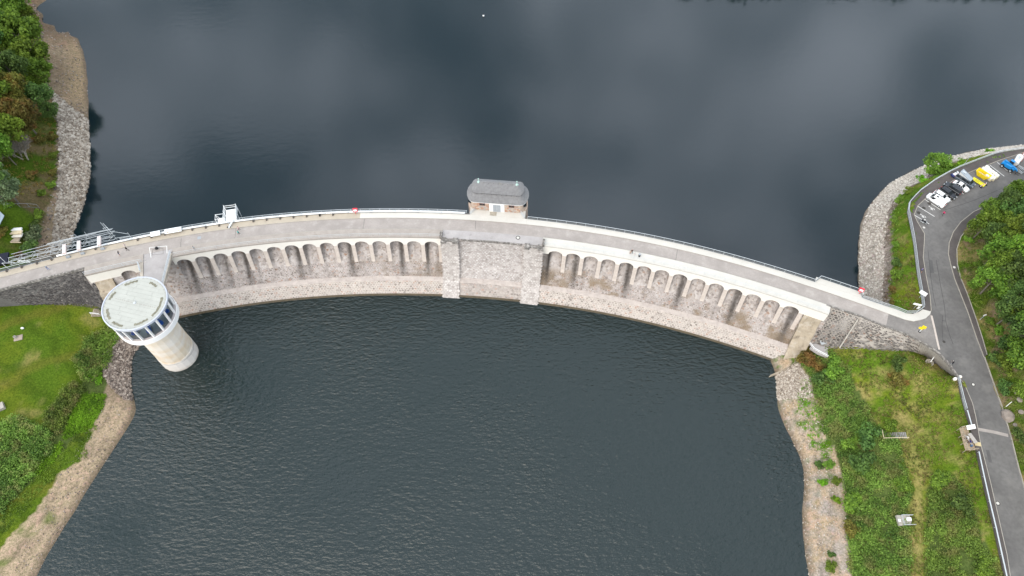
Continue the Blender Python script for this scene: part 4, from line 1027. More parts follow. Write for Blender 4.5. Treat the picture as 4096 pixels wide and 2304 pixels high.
for k, a in enumerate((-100, -62, -28, 8, -135)):
    q = math.radians(a); c = Vector((TW.x + 4.6 * math.cos(q), TW.y + 4.6 * math.sin(q), 20.11))
    r = empty('pump_unit', c, ['blue pump set inside the tower facing the beach', 'blue pump set inside the tower facing the open water', 'blue pump set inside the tower beside the dam face', 'blue pump set inside the tower nearest the arches', 'blue pump set inside the tower nearest the bushes'][k], 'pump', 'pump sets inside the glazed tower', q)
    r.scale = (1.35, 1.35, 1.35)
    b = MB(); b.box((0, 0, .12), (1.5, 1.0, .24)); b.local('plinth', M['kerb'], r)
    b = MB(); b.tube((-.6, 0, .75), (.55, 0, .75), .42, 12); b.tube((.55, 0, .75), (.8, 0, .75), .3, 10); b.local('motor', blue, r)
    b = MB(); b.tube((.2, 0, 1.1), (.2, 0, 2.1), .16, 8); b.tube((.2, 0, 2.1), (-.9, 0, 2.1), .16, 8); b.local('pipework', blue, r)
# bridge deck from the crest to the tower
ba, bb = P(574, 1033, ZC), P(684, 1012, ZC)
bdir = (Vector((TW.x, TW.y, ZC)) - (ba + bb) / 2); bdir.z = 0; bdir.normalize()
bL = [D(sBr0, TK + .02, ZC), P(574, 1050, ZC), P(575, 1108, ZC), Vector((TW.x - 3.4, TW.y + 2.6, ZC))]
bR = [D(sBr1, TK + .02, ZC), P(684, 1014, ZC), P(650, 1141, ZC), Vector((TW.x + 4.0, TW.y + 1.6, ZC))]
sheet('tower_bridge', 'grey concrete bridge deck leading from the dam crest to the round tower', 'bridge', out2(bL) + out2(bR[::-1]), ZC - .002, M['deck_grey'], .9, kind='thing')
wallm = mat('bridge_edge', (.42, .37, .31), .9, .15, .8)
for nm, lb, e, off in (('bridge_edge', 'brown concrete edge strip along the left side of the tower bridge', bL, -.45), ('bridge_edge', 'narrow concrete edge strip along the right side of the tower bridge', bR, .2)):
    ribbon(nm, lb, 'kerb', [e[1] + Vector((off, 0, 0)), e[2] + Vector((off, 0, 0))], abs(off) * 1.6, ZC - .5, ZC + .16, wallm, kind='thing')

# ---------------------------------------------------------------- railings
def railing(name, label, pts, h=1.1, step=2.5, rails=(1.0, .55), r=.035, infill=None, mt='steel', cat='railing', post_r=.04, group=None, base=0.0):
    L = sum((b - a).length for a, b in zip(pts[:-1], pts[1:])); n = max(2, int(round(L / step)) + 1)
    Q = resample(pts, n)
    o = empty(name, Q[0], label, cat, group)
    pm = None
    for q in Q:
        if pm is None:
            b = MB(); b.tube((0, 0, -base), (0, 0, h), post_r, 5); p = b.local('post', M[mt], o); pm = p.data
        else: p = obj('post', pm, o)
        p.location = q - Q[0]
    for k in rails:
        b = MB(); rr_ = r * (1.5 if k == max(rails) else 1.0)
        for a, c in zip(Q[:-1], Q[1:]): b.tube(a + Vector((0, 0, h * k)), c + Vector((0, 0, h * k)), rr_, 5, cap=False)
        b.build('top_rail' if k == max(rails) else 'rail', M[mt], o)
    if infill:
        for a, c in zip(Q[:-1], Q[1:]):
            d = c - a; m = int(d.length / .22); b = MB()
            for j in range(1, m):
                w = a + d * (j / m); b.bar(w + Vector((0, 0, h * .12)), w + Vector((0, 0, h * .88)), .03, .05)
            b.bar(a + d * .03 + Vector((0, 0, h * .12)), a + d * .97 + Vector((0, 0, h * .12)), .03, .05)
            b.bar(a + d * .03 + Vector((0, 0, h * .5)), a + d * .97 + Vector((0, 0, h * .5)), .03, .05)
            b.build('infill_panel', M[infill], o)
    return o
def dl(s0, s1, t, z, n=40): return [D(s, t, z) for s in np.linspace(s0, s1, n)]
railing('parapet_railing', 'galvanised railing with dark infill on the lake side right of the gatehouse', dl(sH1 + .2, sW0, -1.75, 16.12), 1.15, 2.55, (1., .06), .04, 'steel_dark')
railing('parapet_railing', 'railing round the widened walkway bay near the right end of the dam', [D(sW0, -1.8, 16.16), D(sW0, -3.4, 16.16)] + dl(sW0 + .1, sW1 - .1, -3.4, 16.16, 12) + [D(sW1, -1.8, 16.16)], 1.15, 2.5, (1., .06), .04, 'steel_dark')
railing('parapet_railing', 'curved railing from the widened bay to the junction corner', dl(sW1 + .1, sE - .5, -1.78, 16.12, 12) + PL([(3590, 1240), (3625, 1255), (3650, 1257), (3675, 1248), (3690, 1234)], 16.14), 1.15, 2.5, (1., .5, .06), .035, 'steel')
sPipe0, sPipe1 = S(230, 1050, ZC), S(1860, 862, ZC)
sJ0, sJ1 = S(335, 1030, ZC), S(470, 995, ZC)
railing('parapet_railing', 'light steel railing behind the white pipe left of the gatehouse', dl(sJ1 + 1, sH0 - .2, -2.3, 16.0, 60), 1.2, 2.6, (1., .6, .25), .035)
railing('parapet_railing', 'dark mesh railing at the far left of the crest', dl(sA + 25, sPipe0 - 1, -1.75, 16.12, 20), 1.15, 2.55, (1., .06), .04, 'steel_dark')
railing('footway_railing', 'thin wire railing on the arched footway left of the spillway', dl(sBr1 + .6, sPl0 - .2, 6.1, 16.18, 50), 1.1, 2.6, (1., .5), .022, post_r=.028)
railing('footway_railing', 'thin wire railing on the arched footway right of the spillway', dl(sPr1 + .3, sR - .1, 6.1, 16.18, 50), 1.1, 2.6, (1., .5), .022, post_r=.028)
railing('footway_railing', 'steel railing on the short footway left of the tower bridge', dl(sL + .1, sBr0 - .3, 6.1, 16.18, 12), 1.1, 2.2, (1., .5, .1), .03)
railing('bridge_railing', 'pale steel railing on the left side of the tower bridge', [bL[1] + Vector((-.9, -.6, .15)), bL[2] + Vector((-.9, 1.2, .15))], 1.15, 1.6, (1., .75, .5, .25), .05)
railing('bridge_railing', 'pale steel railing on the right side of the tower bridge', [bR[1] + Vector((.1, 0, .15)), bR[2] + Vector((.25, .4, .15))], 1.15, 1.6, (1., .75, .5, .25), .05)
railing('terrace_railing', 'railing at the left corner of the gatehouse terrace', [D(sH0 + .7, -1.9, 16.16), D(sH0 + 2.4, -4.2, 16.16)], 1.1, 1.3, (1., .7, .4, .1), .04)
railing('terrace_railing', 'railing at the right corner of the gatehouse terrace', [D(sH1 - .7, -1.9, 16.16), D(sH1 - 2.4, -4.2, 16.16)], 1.1, 1.3, (1., .7, .4, .1), .04)

# white service pipe on the left half of the upstream walkway
pipe = empty('service_pipe', D(sPipe0, -1.95, 16.1), 'thick white service pipe lying along the lake side of the crest left of the gatehouse', 'pipe')
ends = np.arange(sPipe0, sPipe1, 6.2)
for a in ends:
    b = min(a + 6.2, sPipe1)
    mb = MB(); sweep(mb, circ(-2.0, 16.5, .24, 10), a + .03, b - .12, 2.1); mb.build('pipe_length', M['pipe'], pipe, smooth=True)
    mb = MB(); sweep(mb, circ(-2.0, 16.5, .285, 10), b - .12, b + .03, 2); mb.build('collar', M['steel'], pipe)
brk = [(400, 318), (225, 345), (570, 298), (1010, 235), (1183, 215), (1355, 198), (1525, 183), (1697, 170), (1867, 158)]
sp = [S(700 + a / 3.22, 820 + b / 3.22 + 4, ZC) for a, b in brk] + [S(a / 3.623, 920 + b / 3.623 + 4, ZC) for a, b in ((105, 630), (322, 580), (542, 520), (757, 470), (1390, 325), (2000, 182), (2197, 138), (2397, 96))] + [S(1250 + a / 3.623, 820 + b / 3.623, ZC) for a, b in ((108, 180), (297, 168))]
bm_ = M['bracket'] = mat('brown_bracket', (.10, .085, .075), .7, .1, 2.)
for s in sp:
    mb = MB(); a = ang(s); c = D(s, -1.35, 16.36); mb.box((c.x, c.y, 16.37), (.34, .42, .48), a); mb.box(tuple(D(s, -1.62, 16.5)), (.2, .3, .12), a); mb.build('pipe_bracket', bm_, pipe)

# ---------------------------------------------------------------- gatehouse on the crest
hs = (S(1896, 849, 16.2) + S(2077, 862, 16.2)) / 2
hc = D(hs, -6.6, 16.16); ha = ang(hs)
house = empty('gatehouse', hc, 'small stone gatehouse with rounded grey slate roof standing on the lake side of the crest', 'building', rz=ha)
HX, HY = 6.05, 3.0      # half straight length, half depth
def stad(b, bulge, half, z, n=9):
    """rounded-end plan: straight front and back, bulging ends"""
    pts = []
    for i in range(n):
        a = -math.pi / 2 + math.pi * i / (n - 1); pts.append((half + bulge * math.cos(a), b * math.sin(a), z))
    for i in range(n):
        a = math.pi / 2 + math.pi * i / (n - 1); pts.append((-half + bulge * math.cos(a), b * math.sin(a), z))
    return pts
hst = mat('gatehouse_rubble', (.46, .36, .29), .9, .12, 1., .4, 6)
mb = MB(); mb.loft([stad(HY, 1.6, HX, 0), stad(HY, 1.6, HX, 3.55)]); mb.local('wall', hst, house)
mb = MB(); mb.loft([stad(HY + .5, 2.1, HX + .1, -19), stad(HY + .35, 1.95, HX + .1, -.03)]); mb.local('foundation', hst, house)
rb = MB()
rb.loft([stad(HY + .45, 2.05, HX + .1, 3.4), stad(HY + .5, 2.12, HX + .1, 3.62)]); rb.local('eaves_board', M['white'], house)
prof = [(.44, 2.05, .1, 3.63), (.46, 2.08, .1, 3.68), (.02, 1.65, 0, 4.15), (-.35, 1.3, -.1, 4.8), (-.62, 1.05, -.15, 5.5), (-.8, .9, -.2, 6.15)]
# each slate course is its own ring, slightly overlapping the one below
def pr_at(v):
    xs_ = np.linspace(0, 1, len(prof)); return [np.interp(v, xs_, [p[k] for p in prof]) for k in range(4)]
roof = MB(); roof.loft([stad(HY + .3, 1.9, HX, 3.64), stad(HY - 1.0, .7, HX - .3, 6.1)]); roof = roof.local('roof', M['slate'], house)
nc = 11
for i in range(nc):
    a, b = pr_at(i / nc), pr_at((i + 1) / nc)
    mb = MB(); mb.loft([stad(HY + a[0] + .09, a[1] + .09, HX + a[2], a[3] + .08), stad(HY + b[0] + .0, b[1] + .0, HX + b[2], b[3] + .02)], True, False); mb.local('slate_course', M['slate'], roof)
prof2 = [(-.62, 1.1, -.2, 6.1), (-.64, 1.08, -.2, 6.2), (-1.35, .85, -.5, 6.75), (-2.1, .5, -.8, 7.35), (-2.93, .06, -1.0, 7.9)]
def pr2(v):
    xs_ = np.linspace(0, 1, len(prof2)); return [np.interp(v, xs_, [p[k] for p in prof2]) for k in range(4)]
nc = 12
for i in range(nc):
    a, b = pr2(i / nc), pr2((i + 1) / nc)
    mb = MB(); mb.loft([stad(HY + a[0] + .08, a[1] + .08, HX + a[2], a[3] + .08), stad(HY + b[0], b[1], HX + b[2], b[3] + .02)], True, i == nc - 1); mb.local('slate_course', M['slate'], roof)
mb = MB(); mb.loft([stad(HY - .55, 1.16, HX - .18, 6.02), stad(HY - .53, 1.18, HX - .18, 6.14)], True, True); mb.local('roof_step', M['slate'], roof)
mb = MB(); mb.box((0, 0, 7.98), (2 * HX - 1.9, .22, .14)); mb.local('ridge', M['slate'], roof)
cop = mat('verdigris', (.38, .52, .47), .6, .1, 2.)
for sg in (-1, 1):
    mb = MB(); x = sg * (HX - 1.0); mb.lathe((x, 0, 0), [(.45, 7.8), (.25, 8.1), (.06, 8.3), (.05, 8.75), (.17, 8.9), (.17, 9.05), (.05, 9.2)], 10); mb.local('finial', cop, roof)
hk = MB()
for i in range(9):
    hk.box((-HX + .8 + i * 1.3, -(HY - .5), 5.98), (.1, .14, .12)); hk.box((-HX + 1.2 + i * 1.25, -.32, 7.9), (.1, .1, .12))
hk.local('snow_hooks', M['black'], roof)
yf = -HY - .02
mb = MB(); mb.box((0, yf - .06, 1.7), (4.0, .16, 3.4)); mb.local('door_surround', M['white'], house)
d_ = MB(); d_.box((-.52, yf - .17, 1.35), (1.0, .08, 2.7)); d_.box((.52, yf - .17, 1.35), (1.0, .08, 2.7)); dr = d_.local('door', M['grey_paint'], house)
mb = MB(); mb.box((.08, yf - .24, 1.2), (.05, .06, .4)); mb.local('handle', M['steel'], dr)
for x in (-3.9, 3.9):
    mb = MB(); mb.box((x, yf - .03, 2.45), (1.5, .14, .85)); w_ = mb.local('window', M['red_wood'] if 'red_wood' in M else M.setdefault('red_wood', mat('red_brown_frame', (.16, .05, .03), .6, .15, 2.)), house)
    for dx in (-.35, .35):
        mb = MB(); mb.box((x + dx, yf - .115, 2.45), (.58, .04, .6)); mb.local('pane', M['dark_glass'], w_)
for x, a in ((-HX - 1.35, math.radians(-30)), (HX + 1.35, math.radians(30))):
    mb = MB(); mb.box((x, -2.05, 2.3), (.9, .3, 1.3), a); mb.local('side_window', M['dark_glass'], house)
# rubble stones on the front wall, one by one
st_g = [mat('gatehouse_stone_tan', (.50, .39, .30), .9, .2, 2., .3, 8), mat('gatehouse_stone_red', (.42, .25, .18), .9, .2, 2., .3, 8), mat('gatehouse_stone_grey', (.40, .35, .31), .9, .2, 2., .3, 8)]
for sg in (-1, 1):
    x0, x1 = (-HX - .3, -2.1) if sg < 0 else (2.1, HX + .3)
    z = .05
    while z < 3.3:
        h = RND.uniform(.34, .5); x = x0
        while x < x1 - .2:
            w = min(RND.uniform(.4, .85), x1 - x)
            cx, cz = x + w / 2, z + h / 2
            if not (abs(abs(cx) - 3.9) < .75 + w / 2 - .1 and abs(cz - 2.45) < .42 + h / 2 - .05):
                mb = MB(); mb.box((cx, yf - .02, cz), (w - .05, .1 + RND.uniform(0, .05), h - .05), 0); mb.local('stone', st_g[RND.randrange(3)], house)
            x += w
        z += h
mat_m = mat('doormat_grate', (.35, .31, .25), .9, .3, 3.)
pm_ = P(1973, 855, 16.17); mb = MB(); mb.box((pm_.x, pm_.y, 16.175), (1.8, 1.3, .03), ha)
tag(mb.build('floor_grate', mat_m), 'square rusty floor grate in front of the gatehouse door', 'grate')

# ---------------------------------------------------------------- scaffold over the lake and the long truss at the left
def scaffold_bay(o, a, b, w, h, levels, deck=True):
    pass
sc0, sc1 = S(868, 912, ZC), S(955, 898, ZC); scm = (sc0 + sc1) / 2
sca = empty('scaffold_platform', D(scm, -4, 16), 'bright aluminium scaffold platform jutting over the lake beside the walkers', 'scaffold')
q0, q1 = S(893, 838, ZC + 3), S(948, 830, ZC + 3)
def fr_(name, pairs, r, mt='white'):
    b = MB()
    for a, c in pairs: b.tube(a, c, r, 5)
    return b.build(name, M[mt], sca)
sa, sb = S(905, 870, ZC), S(952, 866, ZC)
T0, T1 = -2.2, -6.2
for s in (sa, sb):
    for t in (T0, -4.2, T1): fr_('standard', [(D(s, t, 13.2), D(s, t, 18.6))], .07)
for z in (17.1, 17.7, 18.3):
    for s in (sa, sb): fr_('guard_rail', [(D(s, T0, z), D(s, T1, z))], .06)
fr_('guard_rail', [(D(sa, T1, 18.2), D(sb, T1, 18.2))], .06); fr_('guard_rail', [(D(sa, T1, 17.5), D(sb, T1, 17.5))], .06)
for k in range(6):
    ta = T0 + (T1 - T0) * k / 6 - .03; tb = T0 + (T1 - T0) * (k + 1) / 6 + .03
    b = MB(); b.prism([(p.x, p.y) for p in (D(sa + .1, ta, 0), D(sb - .1, ta, 0), D(sb - .1, tb, 0), D(sa + .1, tb, 0))], 16.55, 16.62); b.build('deck_board', M['white'], sca)
b = MB(); b.add([D(sb + .05, T0 - .6, 16.7), D(sb + .05, T1, 16.7), D(sb + .05, T1, 18.1), D(sb + .05, T0 - .6, 18.1)], [(0, 1, 2, 3)]); b.build('side_sheet', M['white'], sca)
sl_ = S(872, 905, ZC)
for t in (-1.9, -3.5):
    for s in (sl_,): fr_('standard', [(D(s, t, 14.5), D(s, t, 18.4))], .07)
fr_('guard_rail', [(D(sl_, -1.9, 18.3), D(sa, -1.9, 18.3))], .06); fr_('guard_rail', [(D(sl_, -3.5, 18.3), D(sa, -3.5, 18.3))], .06); fr_('guard_rail', [(D(sl_, -1.9, 18.3), D(sl_, -3.5, 18.3))], .06)
fr_('brace', [(D(sl_, -3.5, 18.2), D(sa, -1.9, 16.9))], .05); fr_('brace', [(D(sl_, -1.9, 18.2), D(sa, -3.5, 16.9))], .05)
b = MB(); b.prism([(p.x, p.y) for p in (D(sl_ + .1, -2.0, 0), D(sa - .1, -2.0, 0), D(sa - .1, -3.4, 0), D(sl_ + .1, -3.4, 0))], 16.5, 16.57); b.build('deck_board', M['white'], sca)
b = MB(); b.bar(D(sa + .6, -1.9, 16.7), D(sa + 1.9, .1, 16.2), .06, .06); b.bar(D(sb - .8, -1.9, 17.2), D(sb - 2.2, -.2, 16.2), .5, .06); b.build('access_step', M['steel'], sca)
b = MB(); c = D(sa + .9, -.5, 16.2); b.box((c.x, c.y, 16.22), (.9, .35, .18), ang(sa)); b.build('weight', M['black'], sca)

tr0, tr1 = S(30, 1060, ZC), S(465, 950, ZC)
tru = empty('scaffold_truss', D((tr0 + tr1) / 2, -3.6, 16), 'long aluminium truss gantry lying along the lake side at the left end of the dam', 'scaffold')
def tt(name, pairs, r, mt='steel'):
    b = MB()
    for a, c in pairs: b.tube(a, c, r, 5)
    return b.build(name, M[mt], tru)
def chord(s0, s1, t, z, r=.07):
    n = max(2, int((s1 - s0) / 3)); ss_ = np.linspace(s0, s1, n); tt('chord', [(D(a, t, z), D(b, t, z)) for a, b in zip(ss_[:-1], ss_[1:])], r * .8, 'steel')
trm = S(205, 1010, ZC)
for t, z in ((-3.0, 16.5), (-3.0, 17.6), (-4.4, 16.5), (-4.4, 17.6)): chord(tr0 + 1, tr1, t, z)
for t, z in ((-5.6, 16.9), (-5.6, 17.9), (-5.0, 18.3)): chord(trm, tr1, t, z)
chord(tr0 + 2, tr1 - 4, -4.9, 18.1, .06)
n = int((tr1 - tr0) / 1.6)
for i in range(n):
    a = tr0 + 1.2 + (tr1 - tr0 - 1.4) * i / n; b_ = tr0 + 1.2 + (tr1 - tr0 - 1.4) * (i + 1) / n
    tt('lattice_brace', [(D(a, -3.0, 16.5 if i % 2 else 17.6), D(b_, -3.0, 17.6 if i % 2 else 16.5))], .045)
    tt('lattice_brace', [(D(a, -4.4, 16.5 if i % 2 else 17.6), D(b_, -4.4, 17.6 if i % 2 else 16.5))], .045)
    if i % 2 == 0: tt('cross_tube', [(D(a, -3.0, 17.6), D(a, -4.4, 17.6))], .045); tt('cross_tube', [(D(a, -3.0, 16.5), D(a, -4.4, 16.5))], .045)
    if a > trm and i % 4 == 0:
        tt('upright', [(D(a, -5.6, 14), D(a, -5.6, 18.9))], .06); tt('cross_tube', [(D(a, -4.4, 17.9), D(a, -5.6, 17.9))], .045)
    if a > S(270, 990, ZC) and i % 5 == 0:
        tt('top_frame', [(D(a, -5.0, 18.2), D(a, -5.0, 19.3)), (D(a, -5.0, 19.3), D(a + 1.1, -5.0, 19.3)), (D(a + 1.1, -5.0, 19.3), D(a + 1.1, -5.0, 18.2))], .05)
e1 = tr1
tt('end_mast', [(D(e1, -3.6, 15), D(e1, -3.6, 19.6)), (D(e1 - .8, -4.2, 17.5), D(e1 - 1.6, -5.6, 21.0)), (D(e1, -3.6, 19.4), D(e1 - .9, -5.0, 21.2)), (D(e1, -3.6, 19.2), D(e1 + 3.6, -3.2, 17.2)), (D(e1 + 3.6, -3.2, 15), D(e1 + 3.6, -3.2, 17.8)), (D(e1, -3.0, 16.9), D(e1 + 3.6, -3.2, 16.4))], .055, 'steel')
tt('end_mast', [(D(tr0, -2.6, 16), D(tr0, -2.6, 18.2)), (D(tr0, -2.6, 18.2), D(tr0 + 2, -3.4, 16.3)), (D(tr0 - .6, -4.8, 16), D(tr0 - .6, -4.8, 18.4))], .06, 'white')
# three pale covered lifting frames standing across the walkway
for k, (a, b_) in enumerate((((945, 280), (950, 390)), ((1157, 230), (1155, 340)), ((1450, 170), (1445, 265)))):
    s = S(a[0] / 3.623, 920 + (a[1] + b_[1]) / 2 / 3.623, 17.6)
    r = empty('sluice_hoist', D(s, -2.2, 16.12), ['pale covered hoist frame on the walkway, leftmost of three', 'pale covered hoist frame on the walkway, middle of three', 'pale covered hoist frame on the walkway, nearest the tower bridge'][k], 'hoist', 'hoist frames on the walkway', ang(s))
    mb = MB(); mb.box((0, 0, 1.9), (.75, 2.8, .5)); mb.local('cover', mat('pale_pink_cover', (.66, .52, .49), .6, .1, 1.) if k == 0 else bpy.data.materials['pale_pink_cover'], r)
    for x in (-.35, .35):
        mb = MB(); mb.box((x, 0, 2.17), (.07, 2.86, .06)); mb.local('edge_trim', M['white'], r)
        for y in (-1.3, 1.3):
            mb = MB(); mb.tube((x, y, 0), (x, y, 1.66), .06, 6); mb.local('leg', M['steel'], r)
    mb = MB(); mb.box((.1, -1.35, .25), (.9, .5, .5)); mb.local('base', M['grey_paint'], r)
lt = empty('ladder', D(S(112, 1050, ZC), -2.5, 16.2), 'white aluminium ladder lying beside the truss at the left end', 'ladder')
la, lb_ = D(S(85, 1054, ZC), -2.2, 17.75), D(S(125, 1054, ZC), -2.0, 16.5)
for dx in (0, .5):
    b = MB(); b.bar(la + Vector((0, dx, 0)), lb_ + Vector((0, dx, 0)), .07, .1); b.build('stile', M['white'], lt)
for i in range(11):
    w = la.lerp(lb_, (i + .5) / 11); b = MB(); b.tube(w, w + Vector((0, .5, 0)), .035, 5); b.build('rung', M['white'], lt)

# ---------------------------------------------------------------- wing wall and landing at the right foot of the dam
ww = [P(3225, 1392, 4.3), P(3210, 1418, 3.6), P(3185, 1446, 2.6), P(3150, 1470, 1.5), P(3112, 1490, .7), P(3078, 1504, .25)]
ww = resample(ww, 16)
mb = MB(); mb.loft([[Vector((p.x - .3, p.y - .35, -1.5)), Vector((p.x - .3, p.y - .35, p.z)), Vector((p.x + .35, p.y + .35, p.z)), Vector((p.x + .35, p.y + .35, -1.5))] for p in ww])
tag(mb.build('wing_wall', M['beige'], fix=True), 'curved beige concrete wing wall at the right foot of the dam', 'wall')
sheet('valve_landing', 'small concrete landing with handrail at the foot of the right abutment wall', 'landing', out2([P(3248, 1375, 5.6), P(3290, 1378, 5.6), P(3312, 1396, 5.6), P(3308, 1428, 5.6), P(3270, 1412, 5.6), P(3240, 1392, 5.6)]), 5.75, M['deck_grey'], .8, kind='thing')
railing('landing_handrail', 'white tubular handrail curving round the small concrete landing', [P(3236, 1378, 5.8), P(3240, 1392, 5.8), P(3274, 1412, 5.8), P(3308, 1430, 5.8)], 1.0, 2.2, (1., .5), .05, mt='white')
b = MB(); c = P(3293, 1368, 6.6); b.box(c, (1.6, 1.2, .2), .3)
tag(b.build('hatch_cover', M['steel']), 'pale metal hatch lying on the right abutment wall', 'hatch')
# steps and handrail by the left wall
stp = empty('garden_stairs', P(386, 1252, 6.2), 'brown timber steps beside the dark wall next to the tower', 'stairs')
for i in range(7):
    c = P(372 + i * 5.5, 1251, 6.6 - i * .16); b = MB(); b.box((c.x, c.y, c.z), (.3, 2.3, .12)); b.build('step', M['wood'], stp)
railing('stair_handrail', 'pale looped handrail at the timber steps by the dark wall', [P(365, 1258, 6.6), P(385, 1263, 6.2), P(402, 1262, 5.9)], 1.0, 1.6, (1., .6), .045, mt='white')
# ---------------------------------------------------------------- riprap: thousands of angular rocks per shore
CUBE = np.array([(-1, -1, -1), (1, -1, -1), (1, 1, -1), (-1, 1, -1), (-1, -1, 1), (1, -1, 1), (1, 1, 1), (-1, 1, 1)], float) * .5
CF = np.array([(4, 5, 6, 7), (0, 1, 5, 4), (1, 2, 6, 5), (2, 3, 7, 6), (3, 0, 4, 7)])
def rocks(name, label, hfun, poly, n, size, mt, flat=.6, seed=1):
    r = np.random.RandomState(seed)
    W3 = PL(poly, 4.0); xs_ = [p.x for p in W3]; ys_ = [p.y for p in W3]
    X = r.uniform(min(xs_) - 6, max(xs_) + 6, n * 9); Y = r.uniform(min(ys_) - 6, max(ys_) + 6, n * 9)
    Z = hfun(X, Y); px, py = np.vectorize(pix)(X, Y, Z)
    ok = inpoly(px, py, poly) & (Z > -.5); X, Y, Z = X[ok][:n], Y[ok][:n], Z[ok][:n]; n = len(X)
    sz = size[0] + (size[1] - size[0]) * r.rand(n) ** 2.2
    V = CUBE[None] * (1 + .45 * (r.rand(n, 8, 3) - .5)); V[:, 4:, :2] *= .72
    V = V * np.stack([sz, sz * r.uniform(.55, .95, n), sz * flat * r.uniform(.6, 1.1, n)], -1)[:, None]
    a = r.uniform(0, 6.28, n); ca, sa_ = np.cos(a)[:, None], np.sin(a)[:, None]
    x = V[..., 0] * ca - V[..., 1] * sa_; y = V[..., 0] * sa_ + V[..., 1] * ca
    tl = r.uniform(-.5, .5, n)[:, None]; z = V[..., 2] + x * tl
    Q = np.stack([x + X[:, None], y + Y[:, None], z + Z[:, None] + sz[:, None] * .12], -1)
    C = Q[:, CF].reshape(-1, 3)
    me = fastmesh(name, C, 4, np.repeat(r.rand(n), 5), mt)
    return tag(obj(name, me), label, 'rocks', kind='stuff')
rocks('riprap', 'pale riprap boulders along the left lake shore', hNW, [(193, 348), (230, 385), (300, 440), (352, 480), (356, 556), (361, 700), (342, 786), (317, 871), (282, 974), (262, 1030), (200, 1030), (215, 900), (228, 780), (240, 650), (232, 500), (215, 420)], 5200, (.35, 1.1), M['rock'], seed=2)
rocks('riprap', 'brown rubble under the trees on the left lake shore', hNW, [(80, -40), (150, 30), (180, 180), (200, 270), (196, 348), (220, 411), (250, 480), (245, 700), (225, 800), (200, 900), (170, 1030), (140, 1010), (185, 840), (225, 700), (225, 480), (190, 350), (140, 120)], 2300, (.25, .75), M['rock_dk'], seed=3)
rocks('beach_stones', 'scattered stones on the upper left beach', hNW, [(150, 60), (270, 118), (330, 203), (350, 329), (352, 480), (300, 440), (200, 350), (198, 260), (150, 130)], 500, (.15, .55), M['rock_dk'], seed=4)
rocks('riprap', 'pale pitched stones round the spit by the parking bays', hNE, [(4330, 540), (4096, 578), (3932, 598), (3793, 628), (3689, 665), (3560, 732), (3480, 821), (3441, 936), (3434, 1007), (3436, 1146), (3440, 1230), (3532, 1225), (3533, 1156), (3538, 957), (3555, 838), (3644, 744), (3714, 709), (3808, 649), (3942, 617), (4096, 594), (4330, 560)], 11000, (.3, .7), M['rock_pale'], flat=.38, seed=5)
rocks('rubble', 'dark rubble strip behind the pitched stones of the spit', hNE, [(3538, 957), (3538, 1057), (3530, 1225), (3560, 1235), (3566, 1100), (3560, 980), (3575, 850), (3600, 800), (3580, 793), (3555, 838)], 900, (.25, .6), M['rock_dk'], seed=6)
rocks('riprap', 'grey-brown rubble beach behind the round tower', hSW, [(457, 1337), (620, 1340), (564, 1380), (530, 1425), (523, 1480), (523, 1543), (535, 1600), (500, 1600), (440, 1545), (415, 1505), (411, 1398)], 2600, (.3, .85), M['rock_dk'], seed=7)
rocks('beach_stones', 'small stones on the lower left beach', hSW, [(535, 1600), (540, 1640), (470, 1771), (358, 1946), (228, 2160), (100, 2380), (40, 2300), (240, 1900), (400, 1640)], 700, (.1, .35), M['rock_dk'], seed=8)
rocks('pitched_stones', 'pitched stones at the top of the right beach below the wing wall', hSE, [(3100, 1505), (3190, 1450), (3244, 1521), (3255, 1590), (3110, 1600)], 1700, (.3, .7), M['rock'], flat=.4, seed=9)
rocks('beach_stones', 'pale pebbles scattered over the right gravel beach', hSE, [(3110, 1590), (3260, 1590), (3300, 1740), (3369, 1890), (3385, 1995), (3400, 2330), (3234, 2330), (3211, 2140), (3214, 1910), (3174, 1778)], 1900, (.1, .35), M['rock'], seed=10)

# ---------------------------------------------------------------- vegetation
def leaf_quads(cent, nrm, size, r, spread=.9):
    n = len(cent)
    a = nrm + r.normal(0, spread, (n, 3)); a /= np.linalg.norm(a, axis=1, keepdims=True) + 1e-9
    u = np.cross(a, r.normal(0, 1, (n, 3))); u /= np.linalg.norm(u, axis=1, keepdims=True) + 1e-9
    w = np.cross(a, u); s = size[:, None]
    el = r.uniform(.55, .85, n)[:, None]
    Q = np.stack([cent - u * s, cent - w * s * el + a * s * .15, cent + u * s, cent + w * s * el + a * s * .15], 1)
    return Q.reshape(-1, 3)
def crown_mesh(name, mt, seed, rad, hgt, lobes, leaves, lsize, shape='round', gaps=.0):
    r = np.random.RandomState(seed); C = []; Nn = []; Sz = []; Rn = []
    for k in range(lobes):
        a = r.uniform(0, 6.283); e = r.uniform(-.55, 1.0) if shape == 'round' else r.uniform(-.8, 1.)
        rr_ = math.sqrt(max(0, 1 - e * e)) if shape == 'round' else (1 - (e + 1) / 2 * .85)
        q = r.uniform(.35, .95); c = np.array([math.cos(a) * rr_ * rad * q, math.sin(a) * rr_ * rad * q, e * hgt * .5 * (.7 + .3 * q)])
        lr = rad * r.uniform(.24, .40); m = int(leaves * r.uniform(.7, 1.3)); tone = r.uniform(-.18, .18)
        d = r.normal(0, 1, (m, 3)); d[:, 2] += .35; d /= np.linalg.norm(d, axis=1, keepdims=True)
        p = c + d * lr * r.uniform(.55, 1.08, m)[:, None] * np.array([1, 1, .8])
        C.append(p); Nn.append(d); Sz.append(r.uniform(lsize * .6, lsize * 1.3, m)); Rn.append(np.clip(.5 + tone + r.normal(0, .2, m), 0, 1))
    C = np.concatenate(C); Nn = np.concatenate(Nn); Sz = np.concatenate(Sz); Rn = np.concatenate(Rn)
    return fastmesh(name, leaf_quads(C, Nn, Sz, r), 4, Rn, mt)
CROWN = {}
